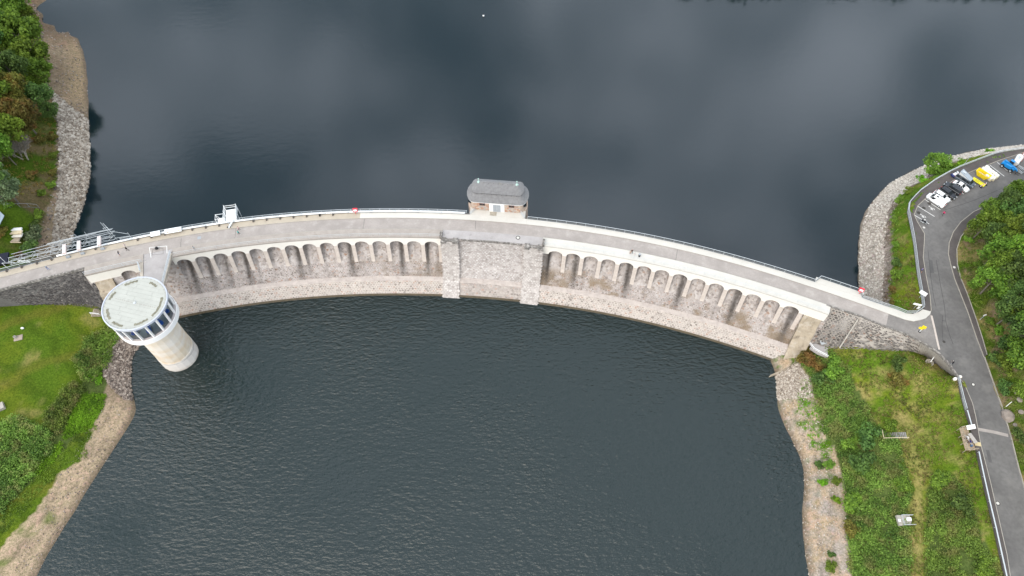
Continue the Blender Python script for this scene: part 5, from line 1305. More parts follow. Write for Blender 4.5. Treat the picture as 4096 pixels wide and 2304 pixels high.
for kk, (mk, sd_, rad, hg, lo, lv, ls) in dict(mid1=('leaf_mid', 1, 4.4, 6.2, 34, 150, .30), mid2=('leaf_mid', 2, 4.0, 6.8, 30, 150, .30), dark1=('leaf_dark', 3, 4.0, 7.0, 32, 150, .27), dark2=('leaf_dark', 4, 4.3, 6.0, 32, 150, .28),
        lite1=('leaf_lite', 5, 4.2, 6.2, 32, 150, .30), brown1=('leaf_brown', 6, 4.2, 5.8, 32, 150, .29), grey1=('leaf_grey', 7, 3.8, 5.2, 28, 170, .22)).items():
    CROWN[kk] = (crown_mesh('crown', M[mk], sd_, rad, hg, lo, lv, ls), rad, hg)
def trunk_mesh(seed, h, cr):
    r = random.Random(seed); b = MB(); lean = Vector((r.uniform(-.3, .3), r.uniform(-.3, .3), 0))
    b.tube((0, 0, -1), Vector((0, 0, h * .55)) + lean, .26, 7, .17); b.tube(Vector((0, 0, h * .55)) + lean, Vector((0, 0, h)) + lean * 2, .17, 6, .05)
    for i in range(7):
        z = h * r.uniform(.45, .9); a = r.uniform(0, 6.28); l = cr * r.uniform(.4, .8)
        b.tube(Vector((0, 0, z)) + lean, Vector((math.cos(a) * l, math.sin(a) * l, z + l * .7)) + lean, .09, 5, .025)
    me = bpy.data.meshes.new('trunk'); me.from_pydata(b.v, [], b.f); me.materials.append(M['bark']); return me
TRUNK = [trunk_mesh(i, 8.0, 4.0) for i in range(3)]
def tree(label, px, py, hfun, zg, h, rad, kind, group=None, name='broadleaf_tree'):
    """crown centre seen at the pixel; the trunk stands under it"""
    me, r0, h0 = CROWN[kind]; zc = zg + h * .6
    for _ in range(14):
        p = P(px, py, zc); zt = float(hfun(p.x, p.y)); zc = .5 * zc + .5 * (zt + h * .6)
    zc = zt + h * .6
    sc = rad / r0
    o = empty(name, (p.x, p.y, zt - .1), label, 'tree', group, RND.uniform(0, 6.28))
    t = obj('trunk', RND.choice(TRUNK), o); k = (zc - zt) / 6.5; t.scale = (max(.7, sc), max(.7, sc), max(.25, k))
    c = obj('crown', me, o); c.location = (0, 0, zc - zt); c.scale = (sc, sc, h * .62 / h0)
    c.rotation_euler = (0, 0, RND.uniform(0, 6.28))
    return o
gl_ = 'trees of the wood left of the lake'
for lb, px, py, zg, h, r, k in (
    ('bright green tree at the top left corner above the cove', 40, 10, 13, 13, 4.6, 'mid1'), ('small mid green tree hanging over the cove rubble', 105, 55, 11, 8, 2.8, 'mid2'),
    ('largest bright green tree overhanging the sandy beach', 60, 135, 13, 15, 5.8, 'mid1'), ('bright green tree with crown reaching furthest over the sandy beach', 120, 225, 11, 12, 4.6, 'mid1'), ('lower green tree tucked below the big beach tree', 150, 285, 10, 9, 3.4, 'mid2'),
    ('dull green tree between the beach tree and the brown trees', 40, 275, 13, 12, 4.2, 'dark2'), ('brownish tree above the start of the riprap', 50, 350, 13, 12, 4.0, 'brown1'),
    ('dark blue-green tree leaning over the riprap', 150, 385, 10, 10, 3.7, 'dark1'), ('small dark green tree at the riprap edge below the leaning tree', 195, 440, 8, 6, 2.3, 'dark2'),
    ('tawny tree with yellowing crown left of the riprap', 85, 455, 12, 12, 4.2, 'brown1'), ('pale lime tree at the left frame edge', 10, 520, 15, 12, 4.0, 'lite1'), ('second pale lime tree lower at the left frame edge', 5, 590, 15, 9, 3.0, 'lite1'),
    ('dark grey-green tree at the left edge above the garden', 10, 745, 13, 9, 3.6, 'grey1'), ('dark tree just outside the upper left edge', -70, 120, 18, 14, 5, 'dark2'), ('green tree outside the left edge behind the brown tree', -60, 330, 18, 14, 5, 'mid2'), ('green tree outside the left edge behind the lime trees', -80, 560, 18, 13, 5, 'mid1'), ('dark tree outside the left edge beside the garden', -80, 700, 17, 12, 4.5, 'dark1')):
    tree(lb, px, py, hNW, zg, h * 1.3, r * 1.2, k, gl_)
# dead tree
dt = empty('dead_tree', P(95, 640, 10), 'bare grey dead tree with fine twigs beside the riprap', 'tree')
b = MB(); rt = random.Random(4)
def twig(a, d, l, r, lev):
    e = a + d * l; b.tube(a, e, r, 4, r * .6, cap=False)
    if lev == 0: return
    for i in range(5):
        dd = (d + Vector((rt.uniform(-.8, .8), rt.uniform(-.8, .8), rt.uniform(-.35, .5)))).normalized(); twig(a.lerp(e, rt.uniform(.45, 1)), dd, l * rt.uniform(.5, .75), r * .55, lev - 1)
ctr = P(95, 640, 9.5)
for k in range(5): twig(Vector((ctr.x + k * .7 - 1.4, ctr.y + (k % 2) * .8, float(hNW(ctr.x, ctr.y)) - .2)), Vector((rt.uniform(-.4, .4), rt.uniform(-.2, .6), 1)).normalized(), 3.4, .2, 4)
b.build('branches', M['deadwood'], dt)
gr_ = 'trees of the wood right of the road'
wood = [(4085, 775, 'mid1'), (4040, 822, 'dark2'), (3985, 850, 'mid2'), (3950, 890, 'mid1'), (4075, 850, 'dark1'), (4025, 900, 'mid1'), (3990, 935, 'dark2'), (4080, 925, 'mid2'), (4045, 975, 'mid1'), (4000, 1000, 'mid2'), (4092, 1000, 'lite1'), (4010, 1065, 'mid1'), (4060, 1055, 'dark1'), (3985, 1115, 'mid2'), (4035, 1125, 'mid1'), (4088, 1110, 'dark2'), (4070, 1180, 'dark1'), (4095, 1245, 'mid2'), (4055, 1240, 'dark2'), (4085, 1320, 'dark1'), (4100, 1400, 'mid1')]
desc = ['overhanging the road at the right frame edge', 'above the road bend, second from the frame edge', 'nearest the parked red-white barrier across the road', 'furthest out over the inner footway of the bend', 'behind the bend at the frame edge', 'in the middle of the bend wood', 'just behind the tree that overhangs the footway', 'deep in the bend wood at the frame edge', 'with a full crown above the sloping dry grass', 'at the front of the wood beside the leaning trunks', 'with lime crown at the right frame edge', 'above the bare soil patch facing the road', 'behind the one above the bare soil', 'lowest at the front of the wood facing the road', 'right behind the front tree of the slope', 'dark against the frame edge mid slope', 'at the lower end of the dense wood', 'at the frame edge below the dense wood', 'alone in front of the lower wood edge', 'at the frame edge above the round sign', 'lowest tree at the right frame edge']
cw = dict(mid1='leafy green', mid2='fresh green', dark1='dark blue-green', dark2='dark green', lite1='yellow-green')
for i, (px, py, k) in enumerate(wood):
    zg = 17.5 + max(0, (px - 3950) / 140.) * 4
    tree(cw[k] + ' tree ' + desc[i], px, py, hE, zg, RND.uniform(9, 12.5), RND.uniform(3.3, 4.3), k, gr_)
for i, (px, py) in enumerate(((4180, 800), (4190, 900), (4200, 1010), (4190, 1130), (4190, 1280), (4200, 700))):
    tree('green tree just outside the right frame edge, ' + ('second from the top', 'third from the top', 'fourth from the top', 'fifth from the top', 'lowest of them', 'topmost of them')[i], px, py, hE, 23, 13, 4.6, ('mid1', 'dark1')[i % 2], gr_)
r = np.random.RandomState(77); Cq = []; Nq = []
for px in np.arange(2780, 4400, 42):
    for k in range(2):
        p = P(px + r.uniform(-20, 20), -308 - 30 * k + r.uniform(-12, 12), 13.); d = r.normal(0, 1, (420, 3)); d /= np.linalg.norm(d, axis=1, keepdims=True)
        Cq.append(np.array([p.x, p.y, 10.]) + d * np.array([5., 5., 10.]) * r.uniform(.6, 1.05, (420, 1))); Nq.append(d)
Cq = np.concatenate(Cq); Nq = np.concatenate(Nq)
tag(obj('far_wood', fastmesh('far_wood', leaf_quads(Cq, Nq, r.uniform(.5, 1.1, len(Cq)), r), 4, r.rand(len(Cq)), M['leaf_dark'])), 'dark wood on the far bank mirrored in the top right corner of the lake', 'wood', kind='stuff')
tree('single dark green tree on the verge between spit and parking bays', 3752, 655, hNE, 12, 8.5, 3.9, 'mid2')

# bushes
def bush_mesh(seed, mt):
    r = np.random.RandomState(seed); C = []; Nn = []; Rn = []
    for k in range(16):
        a = r.uniform(0, 6.28); q = r.uniform(0, .75); c = np.array([math.cos(a) * q, math.sin(a) * q, r.uniform(.15, .7)])
        m = 90; d = r.normal(0, 1, (m, 3)); d[:, 2] = np.abs(d[:, 2]) * .9 + .05; d /= np.linalg.norm(d, axis=1, keepdims=True)
        C.append(c + d * r.uniform(.2, .42) * r.uniform(.6, 1.1, m)[:, None]); Nn.append(d); Rn.append(np.clip(.5 + r.uniform(-.2, .2) + r.normal(0, .2, m), 0, 1))
    C = np.concatenate(C); Nn = np.concatenate(Nn); Rn = np.concatenate(Rn)
    return fastmesh('foliage', leaf_quads(C, Nn, r.uniform(.06, .13, len(C)), r), 4, Rn, M[mt])
BUSH = {k: [bush_mesh(40 + i * 7 + j, k) for j in range(2)] for i, k in enumerate(('leaf_mid', 'leaf_dark', 'leaf_lite', 'leaf_brown', 'leaf_grey', 'leaf_red', 'leaf_bright'))}
STEM = MB()
for i in range(6):
    a = i * 1.05; STEM.tube((0, 0, -.1), (math.cos(a) * .4, math.sin(a) * .4, .7), .03, 4, .012)
sm_ = bpy.data.meshes.new('stems'); sm_.from_pydata(STEM.v, [], STEM.f); sm_.materials.append(M['bark'])
def bush(label, px, py, hfun, r, h, kind, group=None):
    z = 8.0
    for _ in range(14):
        p = P(px, py, z + h * .4); z = .5 * z + .5 * float(hfun(p.x, p.y))
    o = empty('bush', (p.x, p.y, z), label, 'bush', group, RND.uniform(0, 6.28))
    s = obj('stems', sm_, o); s.scale = (r, r, h); f = obj('foliage', RND.choice(BUSH[kind]), o); f.scale = (r, r, h)
    return o
for a in (
    ('dark rounded shrub on the meadow, upper of two', 3590, 1455, hSE, 2.3, 2.2, 'leaf_dark'), ('broad olive shrub on the meadow, lower of two', 3592, 1522, hSE, 3.0, 2.4, 'leaf_brown'), ('green shrub beside the meadow stairs', 3567, 1700, hSE, 1.9, 1.9, 'leaf_mid'),
    ('yellow-green bush beside the wing wall', 3225, 1425, hSE, 3.2, 2.4, 'leaf_brown'), ('russet green bush below the landing handrail', 3262, 1455, hSE, 2.6, 2.0, 'leaf_brown'), ('large green bush left of the meadow below the landing', 3330, 1470, hSE, 3.6, 2.8, 'leaf_mid'), ('green bush at the upper edge of the beach scrub', 3290, 1510, hSE, 3.0, 2.4, 'leaf_dark'),
    ('bushy green shrub among the scrub left of the stairs', 3470, 1745, hSE, 3.6, 2.6, 'leaf_dark'), ('green shrub below the meadow stairs', 3400, 1770, hSE, 2.6, 2.2, 'leaf_mid'), ('dark green shrub in the middle of the scrub', 3450, 1850, hSE, 3.6, 2.6, 'leaf_dark'), ('leafy shrub at the path edge of the scrub', 3620, 1945, hSE, 2.4, 1.8, 'leaf_mid'), ('bright green shrub at the beach edge of the scrub', 3410, 2015, hSE, 3.0, 2.3, 'leaf_mid'), ('yellowing shrub at the beach edge', 3400, 2115, hSE, 2.6, 2.2, 'leaf_brown'),
    ('round dark bush on the gravel, leftmost of the beach pair', 3276, 1857, hSE, 1.4, 1.2, 'leaf_dark'), ('green bush on the gravel beside the round dark one', 3312, 1857, hSE, 1.5, 1.2, 'leaf_mid'), ('low green bush on the gravel below the pair', 3290, 1928, hSE, 1.3, 1.0, 'leaf_bright'), ('neat round bush near the scrub edge of the gravel', 3349, 1924, hSE, 1.4, 1.1, 'leaf_mid'), ('low green tuft bush beside the beach path', 3343, 2000, hSE, 1.2, .8, 'leaf_bright'), ('small dark bush low on the gravel beach', 3324, 2218, hSE, 1.0, .9, 'leaf_dark'), ('lowest green bush on the gravel beach', 3326, 2265, hSE, 1.6, 1.2, 'leaf_mid'),
    ('green bush at the upper end of the second scrub patch', 3765, 1925, hSE, 3.0, 2.4, 'leaf_mid'), ('dark bush at the road side of the second scrub patch', 3850, 2010, hSE, 3.0, 2.4, 'leaf_dark'), ('leafy bush low in the second scrub patch', 3930, 2270, hSE, 2.6, 2.0, 'leaf_mid')):
    bush(*a, group='bushes on the right lower bank')
for a in (
    ('fresh green bush at the garden edge above the riprap', 163, 772, hNW, 1.7, 1.7, 'leaf_mid'), ('green bush at the garden edge below the wire fence', 150, 858, hNW, 2.2, 2.0, 'leaf_mid'), ('dark purple-leaved bush at the garden edge', 132, 900, hNW, 1.8, 1.6, 'leaf_dark'), ('large grey-green willow bush beside the plank stack', 130, 935, hNW, 3.6, 3.6, 'leaf_grey'), ('dark green bush below the willow bush', 112, 992, hNW, 2.8, 2.4, 'leaf_dark'), ('brown twiggy bush beside the truss gantry', 88, 1016, hNW, 2.5, 1.8, 'leaf_red'), ('small bush in front of the grey roof', 35, 822, hNW, 1.6, 1.2, 'leaf_mid'), ('brownish bush at the left edge by the plank stack', 5, 935, hNW, 2.2, 1.8, 'leaf_brown'),
    ('yellow-green bush at the riprap edge below the dead tree', 212, 690, hNW, 2.0, 1.5, 'leaf_brown'), ('green bush at the riprap edge beside the dead tree', 218, 620, hNW, 1.9, 1.6, 'leaf_mid'), ('olive bush at the riprap edge above the dead tree', 205, 550, hNW, 2.4, 2.0, 'leaf_brown'), ('yellow bush lowest at the riprap edge of the wood', 200, 740, hNW, 1.8, 1.2, 'leaf_lite'), ('low brown bush under the dead tree', 120, 700, hNW, 2.6, 1.2, 'leaf_brown'), ('dull bush between dead tree and tawny tree', 150, 560, hNW, 2.8, 2.0, 'leaf_brown')):
    bush(*a, group='bushes on the left upper bank')
for a in (
    ('dense green bush on the spit verge, upper of two by the footway', 3587, 1050, hNE, 1.9, 2.0, 'leaf_dark'), ('dense green bush on the spit verge, lower of two by the footway', 3588, 1098, hNE, 2.0, 2.2, 'leaf_mid'), ('low bush on the bend of the spit verge', 3600, 800, hNE, 2.0, 1.2, 'leaf_mid'), ('grassy bush on the spit verge near the white kerb', 3583, 880, hNE, 1.7, 1.1, 'leaf_mid'), ('green bush below the single tree', 3690, 725, hNE, 2.2, 1.2, 'leaf_bright'), ('green bush right of the single tree', 3840, 655, hNE, 2.2, 1.2, 'leaf_bright'), ('low bush on the verge at the top right', 3960, 612, hNE, 1.8, .9, 'leaf_bright'), ('dry brown bush at the lower end of the spit verge', 3575, 1160, hNE, 2.0, 1.1, 'leaf_brown'), ('grassy bush near the dam end of the verge', 3570, 1210, hNE, 1.6, .9, 'leaf_brown'), ('low bush midway along the spit verge', 3590, 980, hNE, 1.4, 1.0, 'leaf_mid'), ('low bush on the verge left of the single tree', 3640, 765, hNE, 2.0, 1.2, 'leaf_mid')):
    bush(*a, group='bushes on the spit verge')
for a in (
    ('dark green bush beside the lower road, topmost', 3985, 1432, hE, 2.4, 1.8, 'leaf_dark'), ('broad green bush beside the lower road', 4030, 1460, hE, 3.2, 2.0, 'leaf_mid'), ('dark bush at the right edge above the boulder', 4075, 1440, hE, 3.0, 2.4, 'leaf_dark'), ('low bush above the boulder by the lower road', 4015, 1550, hE, 2.2, 1.5, 'leaf_dark'), ('green bush at the right edge level with the boulder', 4085, 1560, hE, 2.4, 1.8, 'leaf_mid'), ('round dark bush at the right edge opposite the viewing platform', 4082, 1745, hE, 2.0, 1.6, 'leaf_dark'), ('small bush beside the round sign', 3965, 1290, hE, 1.6, 1.2, 'leaf_mid'), ('yellowish bush on the bare slope facing the junction', 3938, 1200, hE, 1.4, 1.0, 'leaf_lite'), ('green bush on the slope above the round sign', 3900, 1140, hE, 1.8, 1.2, 'leaf_mid'), ('low green bush high on the grassy bend', 3880, 960, hE, 1.6, 1.0, 'leaf_lite'), ('bush on the dry slope halfway to the wood', 3915, 1060, hE, 1.6, 1.0, 'leaf_mid'), ('dark bush at the foot of the lower wood', 4020, 1370, hE, 2.4, 1.6, 'leaf_dark'), ('pale bush near the foot of the lower wood', 4000, 1320, hE, 1.8, 1.2, 'leaf_lite')):
    bush(*a, group='bushes right of the road')
# scrub: dense waist-high growth nobody could count
def scrub(name, label, hfun, poly, nclump, rad, hgt, per, lsize, mt, seed, zmid=5., gap=.0):
    r = np.random.RandomState(seed); W3 = PL(poly, zmid); xs_ = [p.x for p in W3]; ys_ = [p.y for p in W3]
    X = r.uniform(min(xs_) - 4, max(xs_) + 4, nclump * 8); Y = r.uniform(min(ys_) - 4, max(ys_) + 4, nclump * 8); Z = hfun(X, Y)
    px, py = np.vectorize(pix)(X, Y, Z); ok = inpoly(px + (fbm(X, Y, 4.5) - .5) * 50, py + (fbm(X + 77, Y, 4.5) - .5) * 50, poly) & (fbm(X - 40, Y + 11, 2.6) > gap); X, Y, Z = X[ok][:nclump], Y[ok][:nclump], Z[ok][:nclump]; n = len(X)
    R = r.uniform(rad[0], rad[1], n); Hh = hgt[0] + (hgt[1] - hgt[0]) * fbm(X, Y, 6.) + r.uniform(-.1, .2, n); tone = (fbm(X + 50, Y, 4.) - .5) * 1.0
    d = r.normal(0, 1, (n, per, 3)); d[..., 2] = np.abs(d[..., 2]); d /= np.linalg.norm(d, axis=2, keepdims=True)
    q = r.uniform(.3, 1.05, (n, per, 1))
    C = np.stack([X, Y, Z], -1)[:, None] + d * q * np.stack([R, R, Hh], -1)[:, None]
    C = C.reshape(-1, 3); Nn = d.reshape(-1, 3); m = len(C)
    Rn = np.clip(.5 + np.repeat(tone, per) + r.normal(0, .2, m), 0, 1)
    return tag(obj(name, fastmesh(name, leaf_quads(C, Nn, r.uniform(lsize * .6, lsize * 1.35, m), r), 4, Rn, M[mt])), label, 'scrub', kind='stuff')
scrub('scrub', 'dense green nettle scrub between gravel beach and meadow path', hSE, vegA, 3600, (.45, 1.1), (.25, 1.6), 22, .16, 'leaf_scrub', 1, gap=.36)
scrub('scrub', 'second patch of green scrub between meadow path and guard rail', hSE, vegB, 1900, (.45, 1.1), (.25, 1.5), 22, .16, 'leaf_scrub', 2, 10., .36)
scrub('hedge', 'olive hedge at the lawn edge beside the tower', hSW, [(380, 1330), (450, 1290), (475, 1330), (455, 1420), (400, 1510), (330, 1525), (300, 1440)], 420, (.5, 1.1), (1., 2.2), 30, .16, 'leaf_scrub', 3)
scrub('hedge', 'rounded olive hedge in the middle of the left bank', hSW, [(190, 1640), (300, 1530), (335, 1550), (290, 1650), (240, 1740), (185, 1700)], 420, (.5, 1.1), (1.2, 2.4), 30, .16, 'leaf_scrub', 4)
scrub('hedge', 'large dark hedge at the lower left edge', hSW, [(-200, 1700), (0, 1690), (90, 1670), (200, 1720), (220, 1770), (150, 1880), (70, 1990), (0, 2060), (-200, 2100)], 1300, (.6, 1.2), (1.4, 2.8), 30, .18, 'leaf_scrub', 5)
scrub('ground_cover', 'vivid green ground cover beside the middle hedge', hSW, [(320, 1560), (420, 1575), (410, 1640), (345, 1725), (270, 1745), (240, 1745), (300, 1640)], 520, (.4, .8), (.3, .7), 26, .12, 'leaf_bright', 6)
scrub('ground_cover', 'vivid green strip between dark hedge and beach', hSW, [(190, 1785), (245, 1765), (240, 1815), (150, 1895), (105, 1895)], 240, (.4, .8), (.3, .7), 26, .12, 'leaf_bright', 7)
scrub('ground_cover', 'vivid green plants between hedge and rubble beach', hSW, [(395, 1400), (420, 1380), (460, 1310), (500, 1320), (445, 1400), (420, 1470), (400, 1530), (365, 1520)], 220, (.4, .7), (.3, .8), 26, .12, 'leaf_bright', 8)
scrub('weeds', 'patchy green weeds along the top of the lower left beach', hSW, [(250, 1770), (330, 1720), (400, 1650), (330, 1840), (240, 1880), (190, 1950), (120, 2040), (0, 2160), (-60, 2220), (-60, 2080), (60, 2010), (150, 1900)], 420, (.3, .7), (.15, .5), 18, .11, 'leaf_mid', 9)
scrub('weeds', 'green weeds scattered over the upper right gravel', hSE, [(3200, 1500), (3244, 1530), (3290, 1700), (3340, 1800), (3300, 1830), (3230, 1750), (3190, 1620)], 260, (.2, .55), (.1, .4), 16, .10, 'leaf_bright', 10)
scrub('verge_growth', 'long green growth along the back of the spit stones', hNE, [(3562, 1200), (3560, 960), (3575, 850), (3610, 800), (3690, 735), (3800, 668), (3900, 640), (4096, 602), (4330, 566), (4330, 573), (4096, 607), (3900, 652), (3800, 690), (3690, 755), (3625, 815), (3600, 870), (3595, 1000), (3598, 1220)], 900, (.35, .7), (.2, .7), 20, .13, 'leaf_mid', 11, 13.)
scrub('slope_growth', 'patchy weeds and brambles on the slope right of the road', hE, [(3850, 960), (3940, 870), (4100, 900), (4200, 1100), (4200, 1500), (4120, 1900), (4090, 1880), (4010, 1600), (3960, 1400), (3910, 1260), (3840, 1090)], 1100, (.3, .8), (.15, .7), 18, .13, 'leaf_scrub', 12, 18.)
scrub('undergrowth', 'low undergrowth below the wood left of the lake', hNW, [(-150, 0), (80, 0), (140, 120), (185, 250), (185, 340), (210, 420), (222, 500), (222, 700), (205, 780), (120, 790), (-150, 760)], 1200, (.4, .9), (.3, .9), 18, .15, 'leaf_brown', 13, 11.)

mead = [(3330, 1400), (3840, 1420), (3860, 1600), (3905, 1800), (3990, 2180), (4010, 2300), (3700, 2320), (3640, 2300), (3640, 2000), (3600, 1780), (3500, 1700), (3400, 1500)]
scrub('grass_tufts', 'rough yellowish grass tufts over the meadow', hSE, mead, 2600, (.15, .45), (.05, .28), 12, .10, 'leaf_tuft', 21, 9., .42)
scrub('grass_tufts', 'rough green grass tufts over the meadow', hSE, mead, 1800, (.15, .5), (.05, .3), 12, .10, 'leaf_mid', 22, 9., .45)
scrub('grass_tufts', 'grass tufts on the verge of the spit', hNE, [(3598, 1225), (3600, 1000), (3600, 860), (3625, 830), (3640, 920), (3665, 1100), (3685, 1225), (3650, 1250)], 700, (.15, .4), (.05, .25), 12, .10, 'leaf_tuft', 23, 14., .4)
# ---------------------------------------------------------------- people
def skin_pose(name, J, Rd, bones):
    me = bpy.data.meshes.new(name); names = list(J)
    me.from_pydata([J[k] for k in names], [(names.index(a), names.index(b)) for a, b in bones], [])
    o = bpy.data.objects.new(name, me); COL.objects.link(o)
    md = o.modifiers.new('skin', 'SKIN'); md.use_smooth_shade = True; md.branch_smoothing = .3
    sv = me.skin_vertices[0].data
    for i, k in enumerate(names): sv[i].radius = Rd[k]; sv[i].use_root = (k == 'pelvis')
    sb_ = o.modifiers.new('sub', 'SUBSURF'); sb_.levels = 1; sb_.render_levels = 1
    dg = bpy.context.evaluated_depsgraph_get(); ev = o.evaluated_get(dg)
    out = bpy.data.meshes.new_from_object(ev, depsgraph=dg)
    bpy.data.objects.remove(o); return out
BONES = [('pelvis', 'waist'), ('waist', 'chest'), ('chest', 'neck'), ('neck', 'chin'), ('chin', 'brow'), ('brow', 'crown'), ('chest', 'shL'), ('shL', 'elL'), ('elL', 'wrL'), ('wrL', 'haL'), ('chest', 'shR'), ('shR', 'elR'), ('elR', 'wrR'), ('wrR', 'haR'), ('pelvis', 'hiL'), ('hiL', 'knL'), ('knL', 'anL'), ('anL', 'toL'), ('pelvis', 'hiR'), ('hiR', 'knR'), ('knR', 'anR'), ('anR', 'toR')]
RAD = dict(pelvis=(.15, .12), waist=(.14, .11), chest=(.165, .12), neck=(.06, .06), chin=(.075, .085), brow=(.085, .1), crown=(.06, .07), shL=(.075, .075), elL=(.05, .05), wrL=(.035, .035), haL=(.045, .025), shR=(.075, .075), elR=(.05, .05), wrR=(.035, .035), haR=(.045, .025), hiL=(.095, .095), knL=(.065, .065), anL=(.045, .045), toL=(.05, .035), hiR=(.095, .095), knR=(.065, .065), anR=(.045, .045), toR=(.05, .035))
def pose(kind):
    J = dict(pelvis=(0, 0, .95), waist=(0, 0, 1.1), chest=(.02, 0, 1.34), neck=(.02, 0, 1.5), chin=(.04, 0, 1.57), brow=(.04, 0, 1.68), crown=(.03, 0, 1.75),
             shL=(.0, .19, 1.42), elL=(-.06, .26, 1.15), wrL=(.06, .27, .92), haL=(.1, .26, .84), shR=(.0, -.19, 1.42), elR=(.04, -.26, 1.15), wrR=(.2, -.25, .96), haR=(.26, -.24, .9),
             hiL=(0, .1, .88), knL=(.03, .1, .48), anL=(-.02, .1, .08), toL=(.14, .11, .04), hiR=(0, -.1, .88), knR=(.03, -.1, .48), anR=(-.02, -.1, .08), toR=(.14, -.11, .04))
    if kind == 'walk':
        J.update(knL=(.2, .1, .5), anL=(.26, .1, .1), toL=(.42, .1, .06), knR=(-.05, -.1, .47), anR=(-.34, -.1, .14), toR=(-.2, -.1, .04), elL=(-.16, .25, 1.17), wrL=(-.22, .25, .95), haL=(-.22, .24, .86), elR=(.1, -.25, 1.17), wrR=(.28, -.24, 1.02), haR=(.35, -.23, .97))
    if kind == 'lean':
        J.update(chest=(.2, 0, 1.3), neck=(.28, 0, 1.44), chin=(.33, 0, 1.5), brow=(.36, 0, 1.6), crown=(.36, 0, 1.67), shL=(.18, .19, 1.36), shR=(.18, -.19, 1.36), elL=(.3, .25, 1.12), wrL=(.48, .2, 1.08), haL=(.56, .18, 1.1), elR=(.3, -.25, 1.12), wrR=(.48, -.2, 1.08), haR=(.56, -.18, 1.1))
    if kind == 'sit':
        d = .45
        for k in ('pelvis', 'waist', 'chest', 'neck', 'chin', 'brow', 'crown', 'shL', 'shR', 'elL', 'elR', 'wrL', 'wrR', 'haL', 'haR'): x, y, z = J[k]; J[k] = (x, y, z - d)
        J.update(hiL=(.02, .1, .47), hiR=(.02, -.1, .47), knL=(.45, .12, .5), knR=(.45, -.12, .5), anL=(.5, .12, .08), anR=(.5, -.12, .08), toL=(.66, .12, .04), toR=(.66, -.12, .04), wrL=(.3, .2, .62), haL=(.38, .16, .6), wrR=(.3, -.2, .62), haR=(.38, -.16, .6), elL=(.05, .26, .72), elR=(.05, -.26, .72))
    return J
POSE = {k: skin_pose('person_' + k, pose(k), RAD, BONES) for k in ('stand', 'walk', 'lean', 'sit')}
_pc = {}
def cloth(c):
    k = tuple(round(x, 3) for x in c)
    if k not in _pc: _pc[k] = mat('cloth_%d' % len(_pc), c, .85, .08, 6.)
    return _pc[k]
SKIN_ = (.52, .33, .24)
def person(label, px, py, z, face, kind='walk', top=(.1, .1, .1), legs=(.03, .03, .04), hair=(.06, .04, .03), shoes=(.7, .7, .7), shorts=False, sleeves=True, group='people on the dam and road', scale=1.0, pos=None):
    p = pos if pos is not None else P(px, py, z)
    o = empty('person', (p.x, p.y, z), label, 'person', group, face); o.scale = (scale,) * 3
    me = POSE[kind].copy(); me.materials.clear()
    for c in (SKIN_, hair, top, legs, shoes): me.materials.append(cloth(c))
    n = len(me.polygons); idx = []; J = pose(kind); bones = [(Vector(J[a]), Vector(J[b]), a, b) for a, b in BONES]
    for f in me.polygons:
        c = f.center; best = None
        for a, b, na, nb in bones:
            d = b - a; t = max(0, min(1, (c - a).dot(d) / d.length_squared)); q = (a + d * t - c).length
            if best is None or q < best[0]: best = (q, na, nb, t)
        _, na, nb, t = best
        if na in ('brow',) or nb == 'crown': m = 1
        elif nb in ('chin', 'brow', 'neck') and na != 'chest': m = 1 if c.x < J['brow'][0] - .05 else 0
        elif nb in ('haL', 'haR'): m = 0
        elif nb in ('wrL', 'wrR', 'elL', 'elR'): m = 2 if (sleeves or nb[:2] == 'el') else 0
        elif na == 'pelvis' and nb == 'waist': m = 2 if t > .35 else 3
        elif nb in ('hiL', 'hiR', 'knL', 'knR'): m = 3
        elif nb in ('anL', 'anR'): m = 0 if shorts else (3 if t < .9 else 4)
        elif nb in ('toL', 'toR'): m = 4
        else: m = 2
        idx.append(m)
    me.polygons.foreach_set('material_index', idx)
    b = obj('body', me, o)
    return o
A = math.atan2
person('walker in black shirt, navy shorts leaning forward near the goal marking', 480, 1022, ZC, 1.2, 'lean', (.015, .015, .018), (.02, .025, .09), shorts=True, sleeves=False)
person('walker in black jacket and leggings carrying a blue bag', 512, 1003, ZC, -.35, 'walk', (.012, .012, .015), (.012, .012, .015), shoes=(.05, .05, .05))
person('person in pale pink top on the walkway behind the pair in black', 505, 990, 16.12, -.2, 'stand', (.62, .50, .47), (.55, .52, .5))
person('runner in grey with a turquoise cap near the left wall', 196, 1080, ZC, -.25, 'walk', (.22, .23, .29), (.14, .20, .38), hair=(.02, .32, .48), shoes=(.2, .25, .35))
person('walker in turquoise top and black leggings beside the scaffold', 957, 938, ZC, -.1, 'walk', (.01, .36, .32), (.012, .012, .015))
person('walker in pink top and black leggings beside the scaffold', 958, 922, ZC, -.1, 'walk', (.58, .36, .33), (.012, .012, .015))
person('person in grey camouflage standing on the arched footway by the bridge', 780, 1000, 16.18, 1.5, 'stand', (.32, .33, .33), (.28, .26, .25))
person('red-haired person in black jacket on the right arched footway', 2526, 1014, 16.18, -1.6, 'walk', (.012, .012, .014), (.012, .012, .014), hair=(.25, .05, .01))
person('person in tan clothes beside the red-haired walker', 2520, 1018, 16.18, -1.5, 'stand', (.42, .32, .26), (.36, .28, .22), hair=(.35, .2, .1))
person('small child in pale clothes at the footway railing', 2537, 1022, 16.18, -1.5, 'stand', (.58, .45, .42), (.6, .58, .56), scale=.62)
person('walker with purple top and orange shorts on the footway by the fence', 3681, 1087, 16.12, -1.4, 'walk', (.16, .15, .32), (.02, .02, .04), hair=(.12, .12, .25), shoes=(.6, .2, .08), shorts=True)
person('person in crimson top walking across the parking road', 3768, 862, ZC, .2, 'walk', (.60, .02, .12), (.012, .012, .014))
